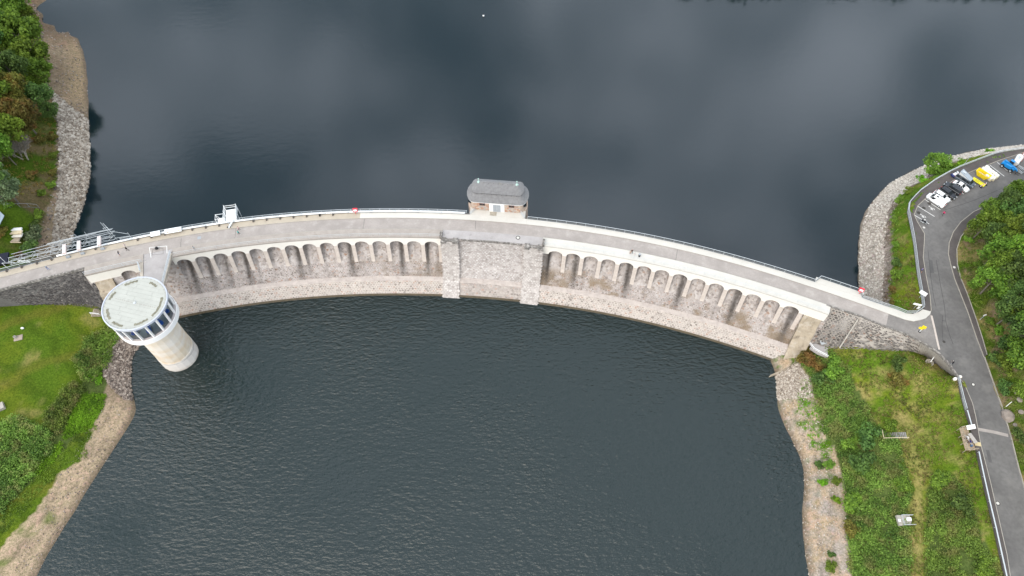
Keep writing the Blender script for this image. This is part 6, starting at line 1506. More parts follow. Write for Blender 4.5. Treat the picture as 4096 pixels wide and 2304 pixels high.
person('person in black standing at the wall below the junction', 3806, 1458, ZC + .1, 2.6, 'lean', (.015, .015, .018), (.02, .02, .025), hair=(.4, .38, .36))
person('dark red figure at the kerb under the trees on the bend', 4050, 790, ZC + .12, 2.5, 'walk', (.12, .015, .02), (.015, .015, .02))

# ---------------------------------------------------------------- vehicles
def wheel(o, x, y, r, w):
    s = 1 if y > 0 else -1
    b = MB(); b.tube((x, y - w / 2, r), (x, y + w / 2, r), r, 14); t = b.local('wheel', M['rubber'], o)
    b = MB(); b.tube((x, y + s * (w / 2 - .02), r), (x, y + s * (w / 2 + .015), r), r * .6, 10); b.local('rim', M['steel'], t)
def ring(x, hw, zb, zt, tuck=.12):
    return [(x, -hw + tuck, zb), (x, -hw, zb + (zt - zb) * .3), (x, -hw, zt - .12), (x, -hw + .1, zt), (x, hw - .1, zt), (x, hw, zt - .12), (x, hw, zb + (zt - zb) * .3), (x, hw - tuck, zb)]
def paint(name, c, rough=.25):
    m = mat(name, c, rough, .03, 1., spec=.5); return m
def vehicle(name, label, cat, loc, rz, L, Wd, H, belt, ws, wr, ts, tr, col, nose, side='full', wr_=.33, group=None, hoodz=None, tailz=None, tall=False):
    """ws/wr: windscreen base/top x, ts/tr: tail glass base/top x; nose rounding via stations"""
    o = empty(name, loc, label, cat, group, rz); hw = Wd / 2; hx = L / 2
    hz = hoodz or belt - .12; tz = tailz or belt - .05
    st = [(-hx, hw - .2, .34, tz - .18), (-hx + .1, hw - .05, .26, tz), (ts if ts < -hx + .6 else -hx + .55, hw, .22, tz + .02), (ts, hw, .22, belt), (0, hw, .22, belt), (ws, hw, .22, belt), (ws + (hx - ws) * .5, hw - .02, .22, (belt + hz) / 2 + .03), (hx - .25, hw - .08, .24, hz), (hx - nose * .3, hw - .22, .28, hz - .14), (hx, hw - .4, .36, hz - .3)]
    st = sorted(st, key=lambda q: q[0])
    b = MB(); b.loft([ring(*q) for q in st]); b.local('body', col, o, smooth=False)
    it = .17 if not tall else .1
    def rw(x): return hw - .1
    tb = [(ts, -hw + .1, belt), (ws, -hw + .1, belt), (ws, hw - .1, belt), (ts, hw - .1, belt)]
    tp = [(tr, -hw + it + .08, H - .05), (wr, -hw + it + .08, H - .05), (wr, hw - it - .08, H - .05), (tr, hw - it - .08, H - .05)]
    g_ = MB(); g_.quad(tb[1], tb[2], tp[2], tp[1]); g_.local('windscreen', M['dark_glass'], o)
    g_ = MB(); g_.quad(tb[3], tb[0], tp[0], tp[3]); g_.local('rear_window', M['dark_glass'], o)
    for a, c, sgn in ((0, 1, -1), (3, 2, 1)):
        g_ = MB(); g_.quad(tb[a], tb[c], tp[c], tp[a]); g_.local('side_window', M['dark_glass'], o)
        xs_ = ([.0, .36, .7, 1.] if side == 'full' else [0., 1.])
        for f in xs_:
            g_ = MB(); p0 = Vector(tb[a]).lerp(Vector(tb[c]), f); p1 = Vector(tp[a]).lerp(Vector(tp[c]), f)
            g_.bar(p0 + Vector((0, sgn * .01, 0)), p1 + Vector((0, sgn * .01, 0)), .09, .07); g_.local('pillar', col, o)
        if side == 'panel':
            g_ = MB(); f = .74; q0 = Vector(tb[a]); q1 = Vector(tb[a]).lerp(Vector(tb[c]), f); u0 = Vector(tp[a]); u1 = Vector(tp[a]).lerp(Vector(tp[c]), f); e = Vector((0, sgn * .03, 0))
            g_.quad(q0 + e, q1 + e, u1 + e, u0 + e); g_.local('side_panel', col, o)
    b = MB(); n_ = 6; rings = []
    for i in range(n_ + 1):
        x = tr + (wr - tr) * i / n_; z = H - .05 + .05 * math.sin(math.pi * i / n_); w = hw - it - .06
        rings.append([(x, -w, z - .05), (x, -w + .03, z + .0), (x, 0, z + .035), (x, w - .03, z), (x, w, z - .05)])
    b.loft(rings, True, True); b.local('roof', col, o)
    for x in (hx - L * .19, -hx + L * .2):
        for y in (-hw + .1, hw - .1): wheel(o, x, y, wr_, .22)
    for y in (-hw + .38, hw - .38):
        b = MB(); b.box((hx - .1, y, hz - .2), (.2, .36, .16)); b.local('headlight', M['steel'], o)
        b = MB(); b.box((-hx + .02, y * 1.05, tz - .2), (.08, .3, .2)); b.local('tail_light', M['red'], o)
        b = MB(); b.box((ws - .15, math.copysign(hw + .08, y), belt + .08), (.14, .2, .14)); b.local('mirror', col, o)
    return o
w_white, w_black, w_black2, w_silver = paint('white_car_paint', (.78, .78, .78)), paint('black_car_paint', (.012, .013, .018)), paint('charcoal_car_paint', (.022, .024, .03)), paint('blue_grey_car_paint', (.075, .095, .12))
bd = P(3762, 839, ZC) - P(3699, 797, ZC); BA = A(bd.y, bd.x); bd.normalize()
fe = [(3762, 839), (3784, 822), (3806, 806), (3829, 790), (3855, 776), (3879, 762), (3906, 748)]
def slot(i, back): return (P(*fe[i], ZC) + P(*fe[i + 1], ZC)) / 2 - bd * back
gp = 'vehicles parked in the bays'
v = vehicle('parked_van', 'white van with side windows nearest the disabled bays, nose to the fence', 'van', slot(0, 2.55), BA + math.pi, 5.2, 1.95, 1.98, 1.12, 1.75, .95, -2.5, -2.42, w_white, .5, 'panel', .34, gp, hoodz=1.05, tailz=1.1, tall=True)
for x0, x1 in ((-.2, .75), (-1.15, -.75)):
    b = MB(); b.quad((x0, .895, 1.18), (x1, .895, 1.18), (x1, .83, 1.72), (x0, .83, 1.72)); b.local('side_window', M['dark_glass'], v)
    b = MB(); b.quad((x0, -.915, 1.2), (x1, -.915, 1.2), (x1, -.86, 1.7), (x0, -.86, 1.7)); b.local('side_window', M['dark_glass'], v)
b = MB(); b.box((.2, 0, 2.03), (.5, .5, .08)); b.local('roof_vent', M['black'], v)
vehicle('parked_car', 'white estate car half hidden behind the white van', 'car', slot(1, 2.5), BA, 4.6, 1.8, 1.5, .92, .95, .2, -2.1, -1.75, w_white, .5, group=gp)
vehicle('parked_car', 'black estate car between the white estate and the charcoal van', 'car', slot(2, 2.3), BA, 4.7, 1.82, 1.5, .92, 1.0, .25, -2.2, -1.85, w_black, .5, group=gp)
vehicle('parked_van', 'charcoal people carrier parked nose to the fence, tail lights to the road', 'van', slot(3, 2.7), BA + math.pi, 4.9, 1.9, 1.8, 1.05, 1.3, .5, -2.3, -2.1, w_black2, .5, group=gp)
vehicle('parked_car', 'white saloon car beside the blue-grey camper', 'car', slot(4, 2.1), BA, 4.5, 1.8, 1.46, .9, .85, .15, -1.5, -.9, w_white, .5, group=gp)
v = vehicle('camper_van', 'blue-grey camper van with raised pop-up roof', 'van', slot(5, 2.9), BA, 5.3, 1.98, 2.0, 1.15, 1.9, 1.2, -2.55, -2.4, w_silver, .5, 'full', .34, gp, hoodz=1.05, tailz=1.1, tall=True)
b = MB(); b.add([(1.25, -.78, 2.05), (1.25, .78, 2.05), (-2.3, .78, 3.0), (-2.3, -.78, 3.0), (1.25, -.78, 2.16), (1.25, .78, 2.16), (-2.3, .78, 3.12), (-2.3, -.78, 3.12)], [(3, 2, 1, 0), (4, 5, 6, 7), (0, 1, 5, 4), (1, 2, 6, 5), (2, 3, 7, 6), (3, 0, 4, 7)]); b.local('popup_roof', paint('pale_roof_grey', (.30, .34, .38), .4), v)
b = MB(); b.add([(1.2, -.7, 2.05), (-2.2, -.7, 2.05), (-2.2, -.7, 2.95)], [(0, 1, 2)]); b.add([(1.2, .7, 2.05), (-2.2, .7, 2.05), (-2.2, .7, 2.95)], [(0, 1, 2)]); b.add([(-2.2, .7, 2.05), (-2.2, -.7, 2.05), (-2.2, -.7, 2.95), (-2.2, .7, 2.95)], [(0, 1, 2, 3)]); b.local('canvas', mat('pale_canvas', (.55, .56, .56), .8), v)
b = MB(); b.box((-1.5, 0, 3.0), (1.0, .6, .06)); b.local('skylight', M['steel'], v)
# motorcycle
def motorcycle(label, px, py, rz, col):
    p = P(px, py, ZC); o = empty('motorcycle', (p.x, p.y, ZC), label, 'motorcycle', None, rz)
    for x in (-.7, .72):
        b = MB(); b.tube((x, -.07, .32), (x, .07, .32), .32, 14); w = b.local('wheel', M['rubber'], o)
        b = MB(); b.tube((x, -.085, .32), (x, .085, .32), .19, 10); b.local('rim', M['steel'], w)
    b = MB(); b.loft([[(-.75, -.1, .75), (-.75, .1, .75), (-.75, .1, .9), (-.75, -.1, .9)], [(-.2, -.16, .55), (-.2, .16, .55), (-.2, .16, .86), (-.2, -.16, .86)], [(.15, -.2, .45), (.15, .2, .45), (.15, .18, 1.02), (.15, -.18, 1.02)], [(.5, -.12, .6), (.5, .12, .6), (.5, .1, .98), (.5, -.1, .98)]]); b.local('tank_and_seat', col, o)
    b = MB(); b.box((0, 0, .42), (.55, .36, .36)); b.local('engine', M['grey_paint'], o)
    b = MB(); b.tube((.45, .0, .95), (.72, 0, .32), .05, 6); b.tube((.42, -.36, 1.02), (.42, .36, 1.02), .03, 6); b.local('fork', M['steel'], o)
    b = MB(); b.tube((.55, 0, .9), (.66, 0, .9), .1, 8); b.local('headlight', M['steel'], o)
    b = MB(); b.tube((.1, -.2, .3), (-.8, -.22, .42), .06, 6); b.local('exhaust', M['steel'], o)
    return o
motorcycle('black motorcycle standing beside the hatched first bay line', 3692, 892, BA + .15, M['black'])
mt_ = motorcycle('white scooter behind the white saloon at the fence', 3826, 700, BA + 2.6, M['white'])
tl_ = P(3813, 706, ZC); tr_ = empty('folding_trailer', tl_, 'small trailer with navy crates and white cover behind the parked cars', 'trailer', None, BA + 1.2)
b = MB(); b.box((0, 0, .62), (1.7, 1.1, .35)); b.local('bed', mat('navy_crate', (.02, .03, .12), .6), tr_)
b = MB(); b.box((.2, .1, .9), (1.0, .8, .25), .2, (.8, .8)); b.local('cover', M['white'], tr_)
b = MB(); b.bar((.8, 0, .45), (1.9, 0, .4), .08, .08); b.local('drawbar', M['steel'], tr_)
for y in (-.62, .62): wheel(tr_, 0, y, .28, .16)
# skip, sheet, bags, barrier
sk = P(3925, 706, ZC); o = empty('skip', sk, 'open yellow steel skip in the parking bays', 'skip', None, BA)
def skip_ring(x0, x1, w, z): return [(x0, -w, z), (x1, -w, z), (x1, w, z), (x0, w, z)]
b = MB(); b.loft([skip_ring(-1.0, 1.15, .75, .12), skip_ring(-1.95, 1.9, .88, 1.45), skip_ring(-1.85, 1.8, .8, 1.45), skip_ring(-.95, 1.05, .68, .3)], True, True); b.local('tub', M['yellow'], o)
b = MB(); b.box((0, -.3, .9), (2.6, .8, .12), 0); b.local('rubble_fill', mat('pale_rubble_fill', (.50, .44, .36), .95, .2, 2.), o)
for x in (-.9, 0, .9):
    for y in (-.86, .86): b = MB(); b.bar((x * .75, y * .93, .2), (x, y * 1.03, 1.4), .1, .08); b.local('rib', M['yellow'], o)
for y in (-.95, .95):
    for x in (-1.0, 1.0): b = MB(); b.tube((x, y - .1, 1.1), (x, y + .1, 1.1), .07, 8); b.local('lifting_lug', M['yellow'], o)
ysh = P(3912, 731, ZC); o = empty('advert_sheet', ysh, 'yellow board with dark lettering lying between camper and skip', 'board', None, BA)
b = MB(); b.box((0, 0, .35), (3.6, 1.25, .08)); b.local('panel', mat('yellow_board', (.72, .66, .03), .6, .05, 1.), o)
lt_ = mat('board_lettering', (.16, .15, .02), .7)
for i in range(8): b = MB(); b.box((-1.05 + i * .27, .28, .395), (.17, .22 + .05 * (i % 2), .012)); b.local('letter', lt_, o)
for k, (y, w) in enumerate(((-.02, 1.5), (-.18, 1.2), (-.34, 1.6))): b = MB(); b.box((-.5 + .1 * k, y, .395), (w, .06, .012)); b.local('text_line', lt_, o)
for x in (-1.5, 1.5): b = MB(); b.box((x, 0, .15), (.12, 1.1, .3)); b.local('batten', M['wood'], o)
bags = [(1490, 370), (1525, 410), (1570, 445), (1620, 480), (1660, 515), (1435, 400), (1475, 440), (1520, 480), (1560, 515), (1605, 550), (1500, 515), (1550, 555)]
bagm = mat('white_woven_sack', (.78, .76, .66), .8, .06, 3., .2, 10); strap = mat('yellow_strap', (.70, .58, .18), .7)
bagw = ['top of the outer row', 'second of the outer row', 'third of the outer row', 'fourth of the outer row', 'lowest of the outer row', 'top of the middle row beside the skip', 'second of the middle row', 'third of the middle row', 'fourth of the middle row', 'lowest of the middle row', 'upper of the two by the skip', 'lower of the two by the skip']
bp = None
for (a, c), wd in zip(bags, bagw):
    p = P(3600 + a / 4.262, 580 + c / 4.262, ZC + .9); loc = (p.x, p.y, ZC)
    if bp is None:
        bp = o = empty('bulk_bag', loc, '', 'bag', 'white bulk bags on pallets', BA)
        b = MB(); b.box((0, 0, .07), (1.1, 1.0, .14)); b.local('pallet', M['plank_pale'], o)
        b = MB(); R_ = [[(q[0] * s_, q[1] * s_, z) for q in ((-.5, -.38), (-.38, -.5), (.38, -.5), (.5, -.38), (.5, .38), (.38, .5), (-.38, .5), (-.5, .38))] for s_, z in ((.95, .145), (1.04, .35), (1.05, .75), (.95, 1.0), (.6, 1.1))]; b.loft(R_); b.local('sack', bagm, o)
        for x in (-.4, .4): b = MB(); b.bar((x, -.54, .5), (x, .54, .5), .1, .06); b.bar((x, -.55, .2), (x, -.55, .95), .06, .03); b.local('strap', strap, o)
    else: o = copy_tree(bp, None, loc, BA + RND.uniform(-.08, .08))
    o['label'] = 'white bulk bag beside the skip, ' + wd
o = empty('road_barrier', P(3932, 744, ZC), 'low red and white striped barrier at the end of the yellow board', 'barrier', None, BA + 1.35)
for i in range(7):
    b = MB(); b.add([(-1.2 + i * .34, 0, .25), (-1.2 + (i + 1) * .34, 0, .25), (-1.1 + (i + 1) * .34, .25, .62), (-1.1 + i * .34, .25, .62)], [(0, 1, 2, 3)]); b.local('stripe', M['red'] if i % 2 else M['white'], o)
for x in (-1.0, 1.0): b = MB(); b.box((x, 0, .1), (.3, .8, .2)); b.local('foot', M['rubber'], o)
# telehandler
o = empty('telehandler', P(4028, 672, ZC), 'bright blue telehandler with folded boom in the far bays', 'machine', None, BA)
tb_ = mat('blue_machine_paint', (.01, .22, .55), .35, .05, 1., spec=.5)
b = MB(); b.loft([[(-1.9, -.6, .6), (-1.9, .6, .6), (-1.9, .6, 1.25), (-1.9, -.6, 1.25)], [(-1.5, -.75, .5), (-1.5, .75, .5), (-1.5, .75, 1.4), (-1.5, -.75, 1.4)], [(1.4, -.7, .5), (1.4, .7, .5), (1.4, .7, 1.15), (1.4, -.7, 1.15)], [(1.9, -.5, .55), (1.9, .5, .55), (1.9, .5, .95), (1.9, -.5, .95)]]); b.local('chassis', tb_, o)
b = MB(); b.box((.1, -.75, 1.3), (1.9, .7, .8), 0, (.85, .9)); b.local('engine_cover', tb_, o)
b = MB(); b.bar((-1.7, .05, 1.75), (2.1, .05, 1.05), .42, .42); b.bar((2.0, .05, 1.1), (2.5, .05, .7), .3, .3); b.local('boom', tb_, o)
b = MB(); b.box((0, .75, 1.6), (1.3, .75, 1.4), 0, (.8, .9)); cb_ = b.local('cab', M['dark_glass'], o)
b = MB(); b.box((0, .75, 2.33), (1.1, .75, .08)); b.local('cab_roof', tb_, cb_)
for x in (-1.25, 1.2):
    for y in (-.95, .95): wheel(o, x, y, .5, .38)
b = MB(); b.box((2.6, 0, .45), (.08, 1.5, .5)); b.bar((2.6, -.5, .25), (3.6, -.5, .22), .12, .05); b.bar((2.6, .5, .25), (3.6, .5, .22), .12, .05); b.local('fork', M['black'], o)
o = empty('compressor_trailer', P(4062, 650, ZC), 'white towed tank unit beside the telehandler', 'trailer', None, BA + 1.75)
b = MB(); b.loft([[(x, w * math.cos(q), 1.1 + .65 * math.sin(q)) for q in np.linspace(0, 2 * math.pi, 10, endpoint=False)] for x, w in ((-2.0, .5), (-1.8, .75), (1.6, .8), (1.9, .5))]); b.local('tank', M['white'], o)
b = MB(); b.box((.3, 0, 1.72), (1.6, .7, .2), 0, (.8, .7)); b.box((.3, 0, 1.84), (1.1, .3, .06)); b.local('hatch', M['steel'], o)
b = MB(); b.box((0, 0, .45), (3.6, 1.2, .12)); b.bar((-1.8, 0, .45), (-2.8, 0, .45), .1, .1); b.local('frame', M['grey_paint'], o)
for y in (-.75, .75): wheel(o, 0, y, .32, .2)
o = empty('scaffold_stack', P(4078, 682, ZC), 'stack of galvanised scaffold frames at the right frame edge', 'scaffold', None, BA)
for i in range(4):
    b = MB(); z = .1 + i * .14
    for y in (-.9, .9): b.tube((-1.1, y + i * .08, z), (1.1, y + i * .08, z), .05, 5)
    for x in np.linspace(-1, 1, 6): b.tube((x, -.9 + i * .08, z), (x, .9 + i * .08, z), .04, 5)
    b.local('frame', M['steel'], o)
o = empty('pipe_stack', P(4088, 630, ZC), 'bundle of long reddish tubes at the right frame edge', 'pipes', None, BA + 1.7)
for i in range(5): b = MB(); b.tube((-2.2, -.4 + i * .2, .3 + .12 * (i % 2)), (2.2, -.4 + i * .2, .3 + .12 * (i % 2)), .09, 8); b.local('tube', mat('red_tube', (.48, .22, .19), .6) if i == 0 else bpy.data.materials['red_tube' if i % 2 == 0 else 'white_paint'], o)
# bay lines and wheelchair marks
ln = M['white_line'] = mat('road_line_paint', (.72, .71, .68), .8, .1, 2.)
blines = [((3656, 859), (3717, 896)), ((3670, 824), (3738, 866)), ((3699, 797), (3762, 839)), ((3760, 772), (3806, 806)), ((3785, 756), (3829, 790)), ((3810, 742), (3855, 776)), ((3836, 729), (3879, 762)), ((3918, 690), (3959, 724)), ((3959, 660), (4017, 705)), ((3989, 649), (4043, 694)), ((4030, 648), (4072, 683))]
wh = ['below the motorcycle', 'between the two disabled bays', 'beside the white van', 'beside the white estate', 'beside the black estate', 'beside the charcoal van', 'beside the white saloon', 'beside the skip', 'beside the bulk bags', 'beside the telehandler', 'right of the telehandler']
for (a, c), wd in zip(blines, wh): ribbon('bay_line', 'white painted parking bay line ' + wd, 'road marking', PL([a, c], ZC), .14, ZC - .05, ZC + .004, ln, kind='structure')
for k, (a, c) in enumerate(((3727, 833), (3692, 864))):
    p = P(a, c, ZC); o = empty('wheelchair_mark', (p.x, p.y, ZC + .004), ['white wheelchair mark in the disabled bay next to the white van', 'white wheelchair mark in the disabled bay next to the motorcycle'][k], 'road marking', None, BA)
    b = MB(); n_ = 14; b.loft([[(.45 + .38 * math.cos(q) * s_, .38 * math.sin(q) * s_, 0) for s_ in (1, .72)] for q in np.linspace(0, 5.2, n_)], False, False); b.local('wheel_arc', ln, o)
    b = MB(); b.box((-.25, .05, 0), (.75, .14, .004)); b.box((-.05, -.25, 0.001), (.12, .5, .004)); b.box((.3, -.32, 0.002), (.6, .12, .004), .5); b.local('figure', ln, o)
    b = MB(); b.lathe((-.8, .08, 0), [(.14, -.002), (.14, .002)], 10); b.local('head', ln, o)
ribbon('goal_mark', 'white painted frame lines on the crest at the tower bridge', 'road marking', PL([(604, 1030), (598, 993), (597, 990), (667, 984), (668, 1013)], ZC), .13, ZC - .03, ZC + .005, ln, n=40)
ribbon('hatch_outline', 'dark square hatch outline on the crest inside the white frame', 'road marking', PL([(610, 1020), (610, 998), (652, 993), (653, 1015), (610, 1020)], ZC), .06, ZC - .03, ZC + .004, seam, n=60)
for k, (a, b2) in enumerate((((725, 954), (722, 990)), ((944, 912), (939, 956)), ((1458, 876), (1452, 917)), ((1903, 882), (1901, 918)), ((2710, 998), (2703, 1040)), ((2160 + 550, 0), (0, 0)))[:5]):
    ribbon('expansion_joint', 'dark expansion joint across the crest road ' + ['by the tower bridge', 'beside the walkers at the scaffold', 'left of the spillway', 'in front of the gatehouse', 'right of the spillway'][k], 'road marking', PL([a, b2], ZC), .06, ZC - .03, ZC + .004, seam)
dc = mat('drain_cover_iron', (.05, .045, .04), .8, .2, 2.); pc_ = mat('pale_cover_concrete', (.55, .53, .49), .8, .1, 2.); wmat = {0: (dc, None), 1: (pc_, None), 2: (dc, pc_)}
for lb, a, c, t_, r in (('white round cover on the inner footway of the bend', 3817, 1069, 1, .35), ('dark ringed manhole cover on the lower road near the wall end', 3893, 1538, 2, .45), ('dark manhole cover at the junction', 3776, 1367, 0, .35), ('dark manhole cover on the footway by the white sign', 3698, 1199, 0, .38), ('ringed manhole cover on the lower road beside the guard rail', 3991, 2013, 2, .5), ('dark drain cover in the bay next to the white van', 3717, 814, 0, .5), ('dark drain cover in the first disabled bay', 3695, 832, 0, .5), ('brown drain cover in the second disabled bay', 3675, 851, 0, .5), ('pale round cover above the motorcycle', 3700, 880, 1, .3), ('pale round cover below the motorcycle', 3696, 910, 1, .32), ('round cover in the deck above the spillway', 2072, 951, 2, .6)):
    z = ZC + (.125 if a in (3817, 3698) else .003); p = P(a, c, z); o = empty('manhole_cover', p, lb, 'manhole', 'manhole covers')
    m1, m2 = wmat[t_]
    b = MB(); b.lathe((0, 0, 0), [(r, -.02), (r, .006)], 18); b.local('frame', m1, o)
    if m2: b = MB(); b.lathe((0, 0, 0), [(r * .66, 0), (r * .66, .012)], 16); b.local('lid', m2, o)
b = MB(); p = P(797, 951, ZC); b.box((p.x, p.y, ZC + .002), (.9, .9, .012), ang(S(797, 951, ZC)))
tag(b.build('floor_hatch', M['grey_paint']), 'grey square hatch in the crest road left of the scaffold', 'hatch')

# ---------------------------------------------------------------- fences and rails on the right bank
railing('verge_fence', 'pale mesh fence along the footway of the spit, ending at the junction', PL([(3629, 848), (3644, 918), (3654, 972), (3669, 1097), (3684, 1181), (3690, 1231)], 16.1), 1.15, 2.3, (1., .5, .08), .04, 'steel')
railing('verge_guard_rail', 'double tube guard rail round the back of the parking bays', PL([(a, b) for a, b in fnNE[:10]], 16.1), .95, 3.2, (1., .45), .07)
railing('road_guard_rail', 'steel guard rail along the lower road below the viewing platform', PL([(3908, 1812), (3935, 1942), (3955, 2028), (3974, 2107), (3994, 2199), (4017, 2304), (4050, 2450)], 15.95), .8, 5.2, (1.,), .10)
railing('road_guard_rail', 'short steel guard rail between the wall end and the viewing platform', PL([(3862, 1646), (3879, 1705)], 15.95), .8, 3.0, (1.,), .10)
railing('road_fence', 'panel fence at the end of the curved abutment wall', PL([(3828, 1512), (3843, 1580), (3860, 1640)], 15.95), 1.0, 2.4, (1., .5, .1), .05, 'steel')
for k, (a, c) in enumerate(((3837, 1510), (3818, 1518))):
    b = MB(); p = P(a, c, 15.6); b.lathe(p, [(.42, 0), (.4, .5), (.25, .75), (.05, .85)], 10)
    tag(b.build('stone_bollard', M['white_conc']), ['white rounded stone at the wall end, nearer the road', 'white rounded stone at the wall end, on the meadow side'][k], 'bollard')
# viewing platform with table and sitters
zp = 15.85; o = empty('viewing_platform', P(3875, 1765, zp), 'timber viewing platform with bench table beside the lower road', 'platform')
pa, pb, pc2, pd_ = P(3838, 1714, zp), P(3868, 1707, zp), P(3905, 1800, zp), P(3862, 1802, zp)
ddm = mat('sandy_deck_board', (.42, .32, .22), .85, .15, 2.)
for i in range(12):
    f0, f1 = i / 12 + .004, (i + 1) / 12 - .004
    b = MB(); q = [pa.lerp(pd_, f0), pb.lerp(pc2, f0), pb.lerp(pc2, f1), pa.lerp(pd_, f1)]; b.prism([(v_.x, v_.y) for v_ in q], zp - .08, zp + .04); b.build('deck_plank', ddm, o)
def ptube(pp, r, nm, mt='wood'):
    b = MB()
    for a, c in zip(pp[:-1], pp[1:]): b.bar(a, c, r, r)
    b.build(nm, M[mt], o)
up = Vector((0, 0, 1)); ptube([pb + up * 1.05, pa + up * 1.05, pd_ + up * 1.05, pc2 + up * 1.05], .1, 'handrail'); ptube([pb + up * .55, pa + up * .55, pd_ + up * .55, pc2 + up * .55], .07, 'rail')
for q in (pa, pa.lerp(pd_, .33), pa.lerp(pd_, .66), pd_, pd_.lerp(pc2, .5), pc2, pa.lerp(pb, .5), pb): ptube([q - up * 1.2, q + up * 1.1], .11, 'post')
tbx = P(3883, 1758, zp); o2 = empty('bench_table', (tbx.x, tbx.y, zp + .04), 'grey wooden table bench on the viewing platform', 'table', None, math.radians(-72))
for i in range(3): b = MB(); b.box((0, -.3 + i * .3, .74), (2.3, .27, .06)); b.local('table_plank', mat('grey_plank', (.40, .37, .34), .85, .12, 2.) if i == 0 else bpy.data.materials['grey_plank'], o2)
b = MB(); b.box((0, -.85, .44), (2.3, .34, .06)); b.local('bench_seat', bpy.data.materials['grey_plank'], o2)
for x in (-.9, .9): b = MB(); b.box((x, -.3, .36), (.09, 1.3, .7)); b.local('leg', M['wood'], o2)
sx = math.radians(-72)
def onb(x, y): return Vector((tbx.x + x * math.cos(sx) - y * math.sin(sx), tbx.y + x * math.sin(sx) + y * math.cos(sx), zp + .04))
person('person in white top sitting on the platform bench', 0, 0, zp + .04, sx - math.pi / 2, 'sit', (.75, .75, .75), (.03, .02, .04), pos=onb(-.45, -.85))
person('person in navy top sitting on the platform bench', 0, 0, zp + .04, sx - math.pi / 2, 'sit', (.03, .03, .13), (.04, .02, .05), pos=onb(.45, -.85))
b = MB(); q = onb(1.3, -1.0); b.box((q.x, q.y, zp + .3), (.4, .35, .5)); tag(b.build('rucksack', mat('slate_blue_cloth', (.10, .16, .26), .8)), 'blue-grey rucksack on the platform floor', 'bag')
o = empty('info_board', P(3873, 1716, zp), 'tilted white information board at the top of the viewing platform', 'board', None, math.radians(10))
b = MB(); b.add([(-1.0, -.45, 1.0), (1.0, -.45, 1.0), (1.0, .45, 1.35), (-1.0, .45, 1.35), (-1.0, -.45, .94), (1.0, -.45, .94), (1.0, .45, 1.29), (-1.0, .45, 1.29)], [(0, 1, 2, 3), (7, 6, 5, 4), (0, 4, 5, 1), (1, 5, 6, 2), (2, 6, 7, 3), (3, 7, 4, 0)]); b.local('panel', M['white'], o)
for x in (-.8, .8): b = MB(); b.box((x, 0, .5), (.1, .1, 1.1)); b.local('post', M['steel'], o)
b = MB(); p = P(3911, 1776, 16.12); b.box((p.x, p.y, 16.14), (1.3, .9, .03), math.radians(-10)); tag(b.build('doormat_plate', mat('yellowish_plate', (.55, .45, .26), .8, .1, 3.)), 'pale yellow plate on the footway beside the platform', 'plate')
# signs at the junction
def sign(label, foot, topz, panel, size, rz, tilt, mt, name='road_sign', round_=False):
    o = empty(name, foot, label, 'sign', None, rz); h = topz - foot.z
    b = MB(); b.tube((0, 0, -.3), (0, 0, h), .05, 6); b.local('post', M['steel'], o)
    b = MB()
    if round_: b.tube((0, -.03, h - size[0] / 2), (0, .03, h - size[0] / 2), size[0] / 2, 18)
    else: b.box((0, -.08, h - size[1] / 2), (size[0], .05, size[1]))
    b.local('panel', mt, o); return o
sign('white rectangular sign board rising above the fence at the junction', P(3668, 1200, 14.7), 18.6, None, (1.7, 1.3), -.75, 0, M['white'])
o = sign('white direction sign with arrow panel on a leaning post at the junction corner', P(3646, 1243, 14.8), 18.2, None, (1.9, .7), -.3, 0, M['white'])
b = MB(); b.box((.75, -.1, 1.9), (.55, .06, 1.1)); b.local('lower_panel', M['white'], o)
b = MB(); b.tube(P(3612, 1243, 13.8), P(3612, 1243, 17.6), .05, 6); tag(b.build('lone_post', M['steel']), 'bare steel post on the verge behind the curved railing', 'post')
o = empty('yellow_signpost', P(3678, 1327, ZC), 'yellow double sign on a white post in the middle of the junction mouth', 'sign', None, -.6)
b = MB(); b.tube((0, 0, 0), (0, 0, 1.9), .09, 8); b.local('post', M['white'], o)
b = MB(); b.box((0, -.1, 2.3), (.9, .12, .9)); b.local('upper_panel', M['yellow'], o)
b = MB(); b.box((-.35, -.1, 1.5), (.9, .1, .7)); b.local('lower_panel', M['yellow'], o)
b = MB(); b.lathe((0, 0, 0), [(.3, 0), (.3, .08)], 12); b.local('foot', M['rubber'], o)
sign('round white sign on a leaning post on the slope right of the road', P(3922, 1277, 17.0), 19.3, None, (.9, .9), .2, 0, M['white'], round_=True)
b = MB(); b.tube(P(4024, 1626, 17.3), P(4024, 1626, 17.3) + Vector((.6, .5, 1.5)), .06, 6); tag(b.build('marker_post', M['white']), 'leaning white marker post above the boulder', 'post')
b = MB(); b.tube(P(3847, 668, 14.5), P(3847, 668, 14.5) + Vector((.8, .8, 3.2)), .05, 6); q = P(3847, 668, 14.5) + Vector((.8, .8, 3.2)); b.box(q, (.5, .12, .35)); tag(b.build('verge_sign', M['steel']), 'small blue-grey sign on the verge behind the camper', 'sign')
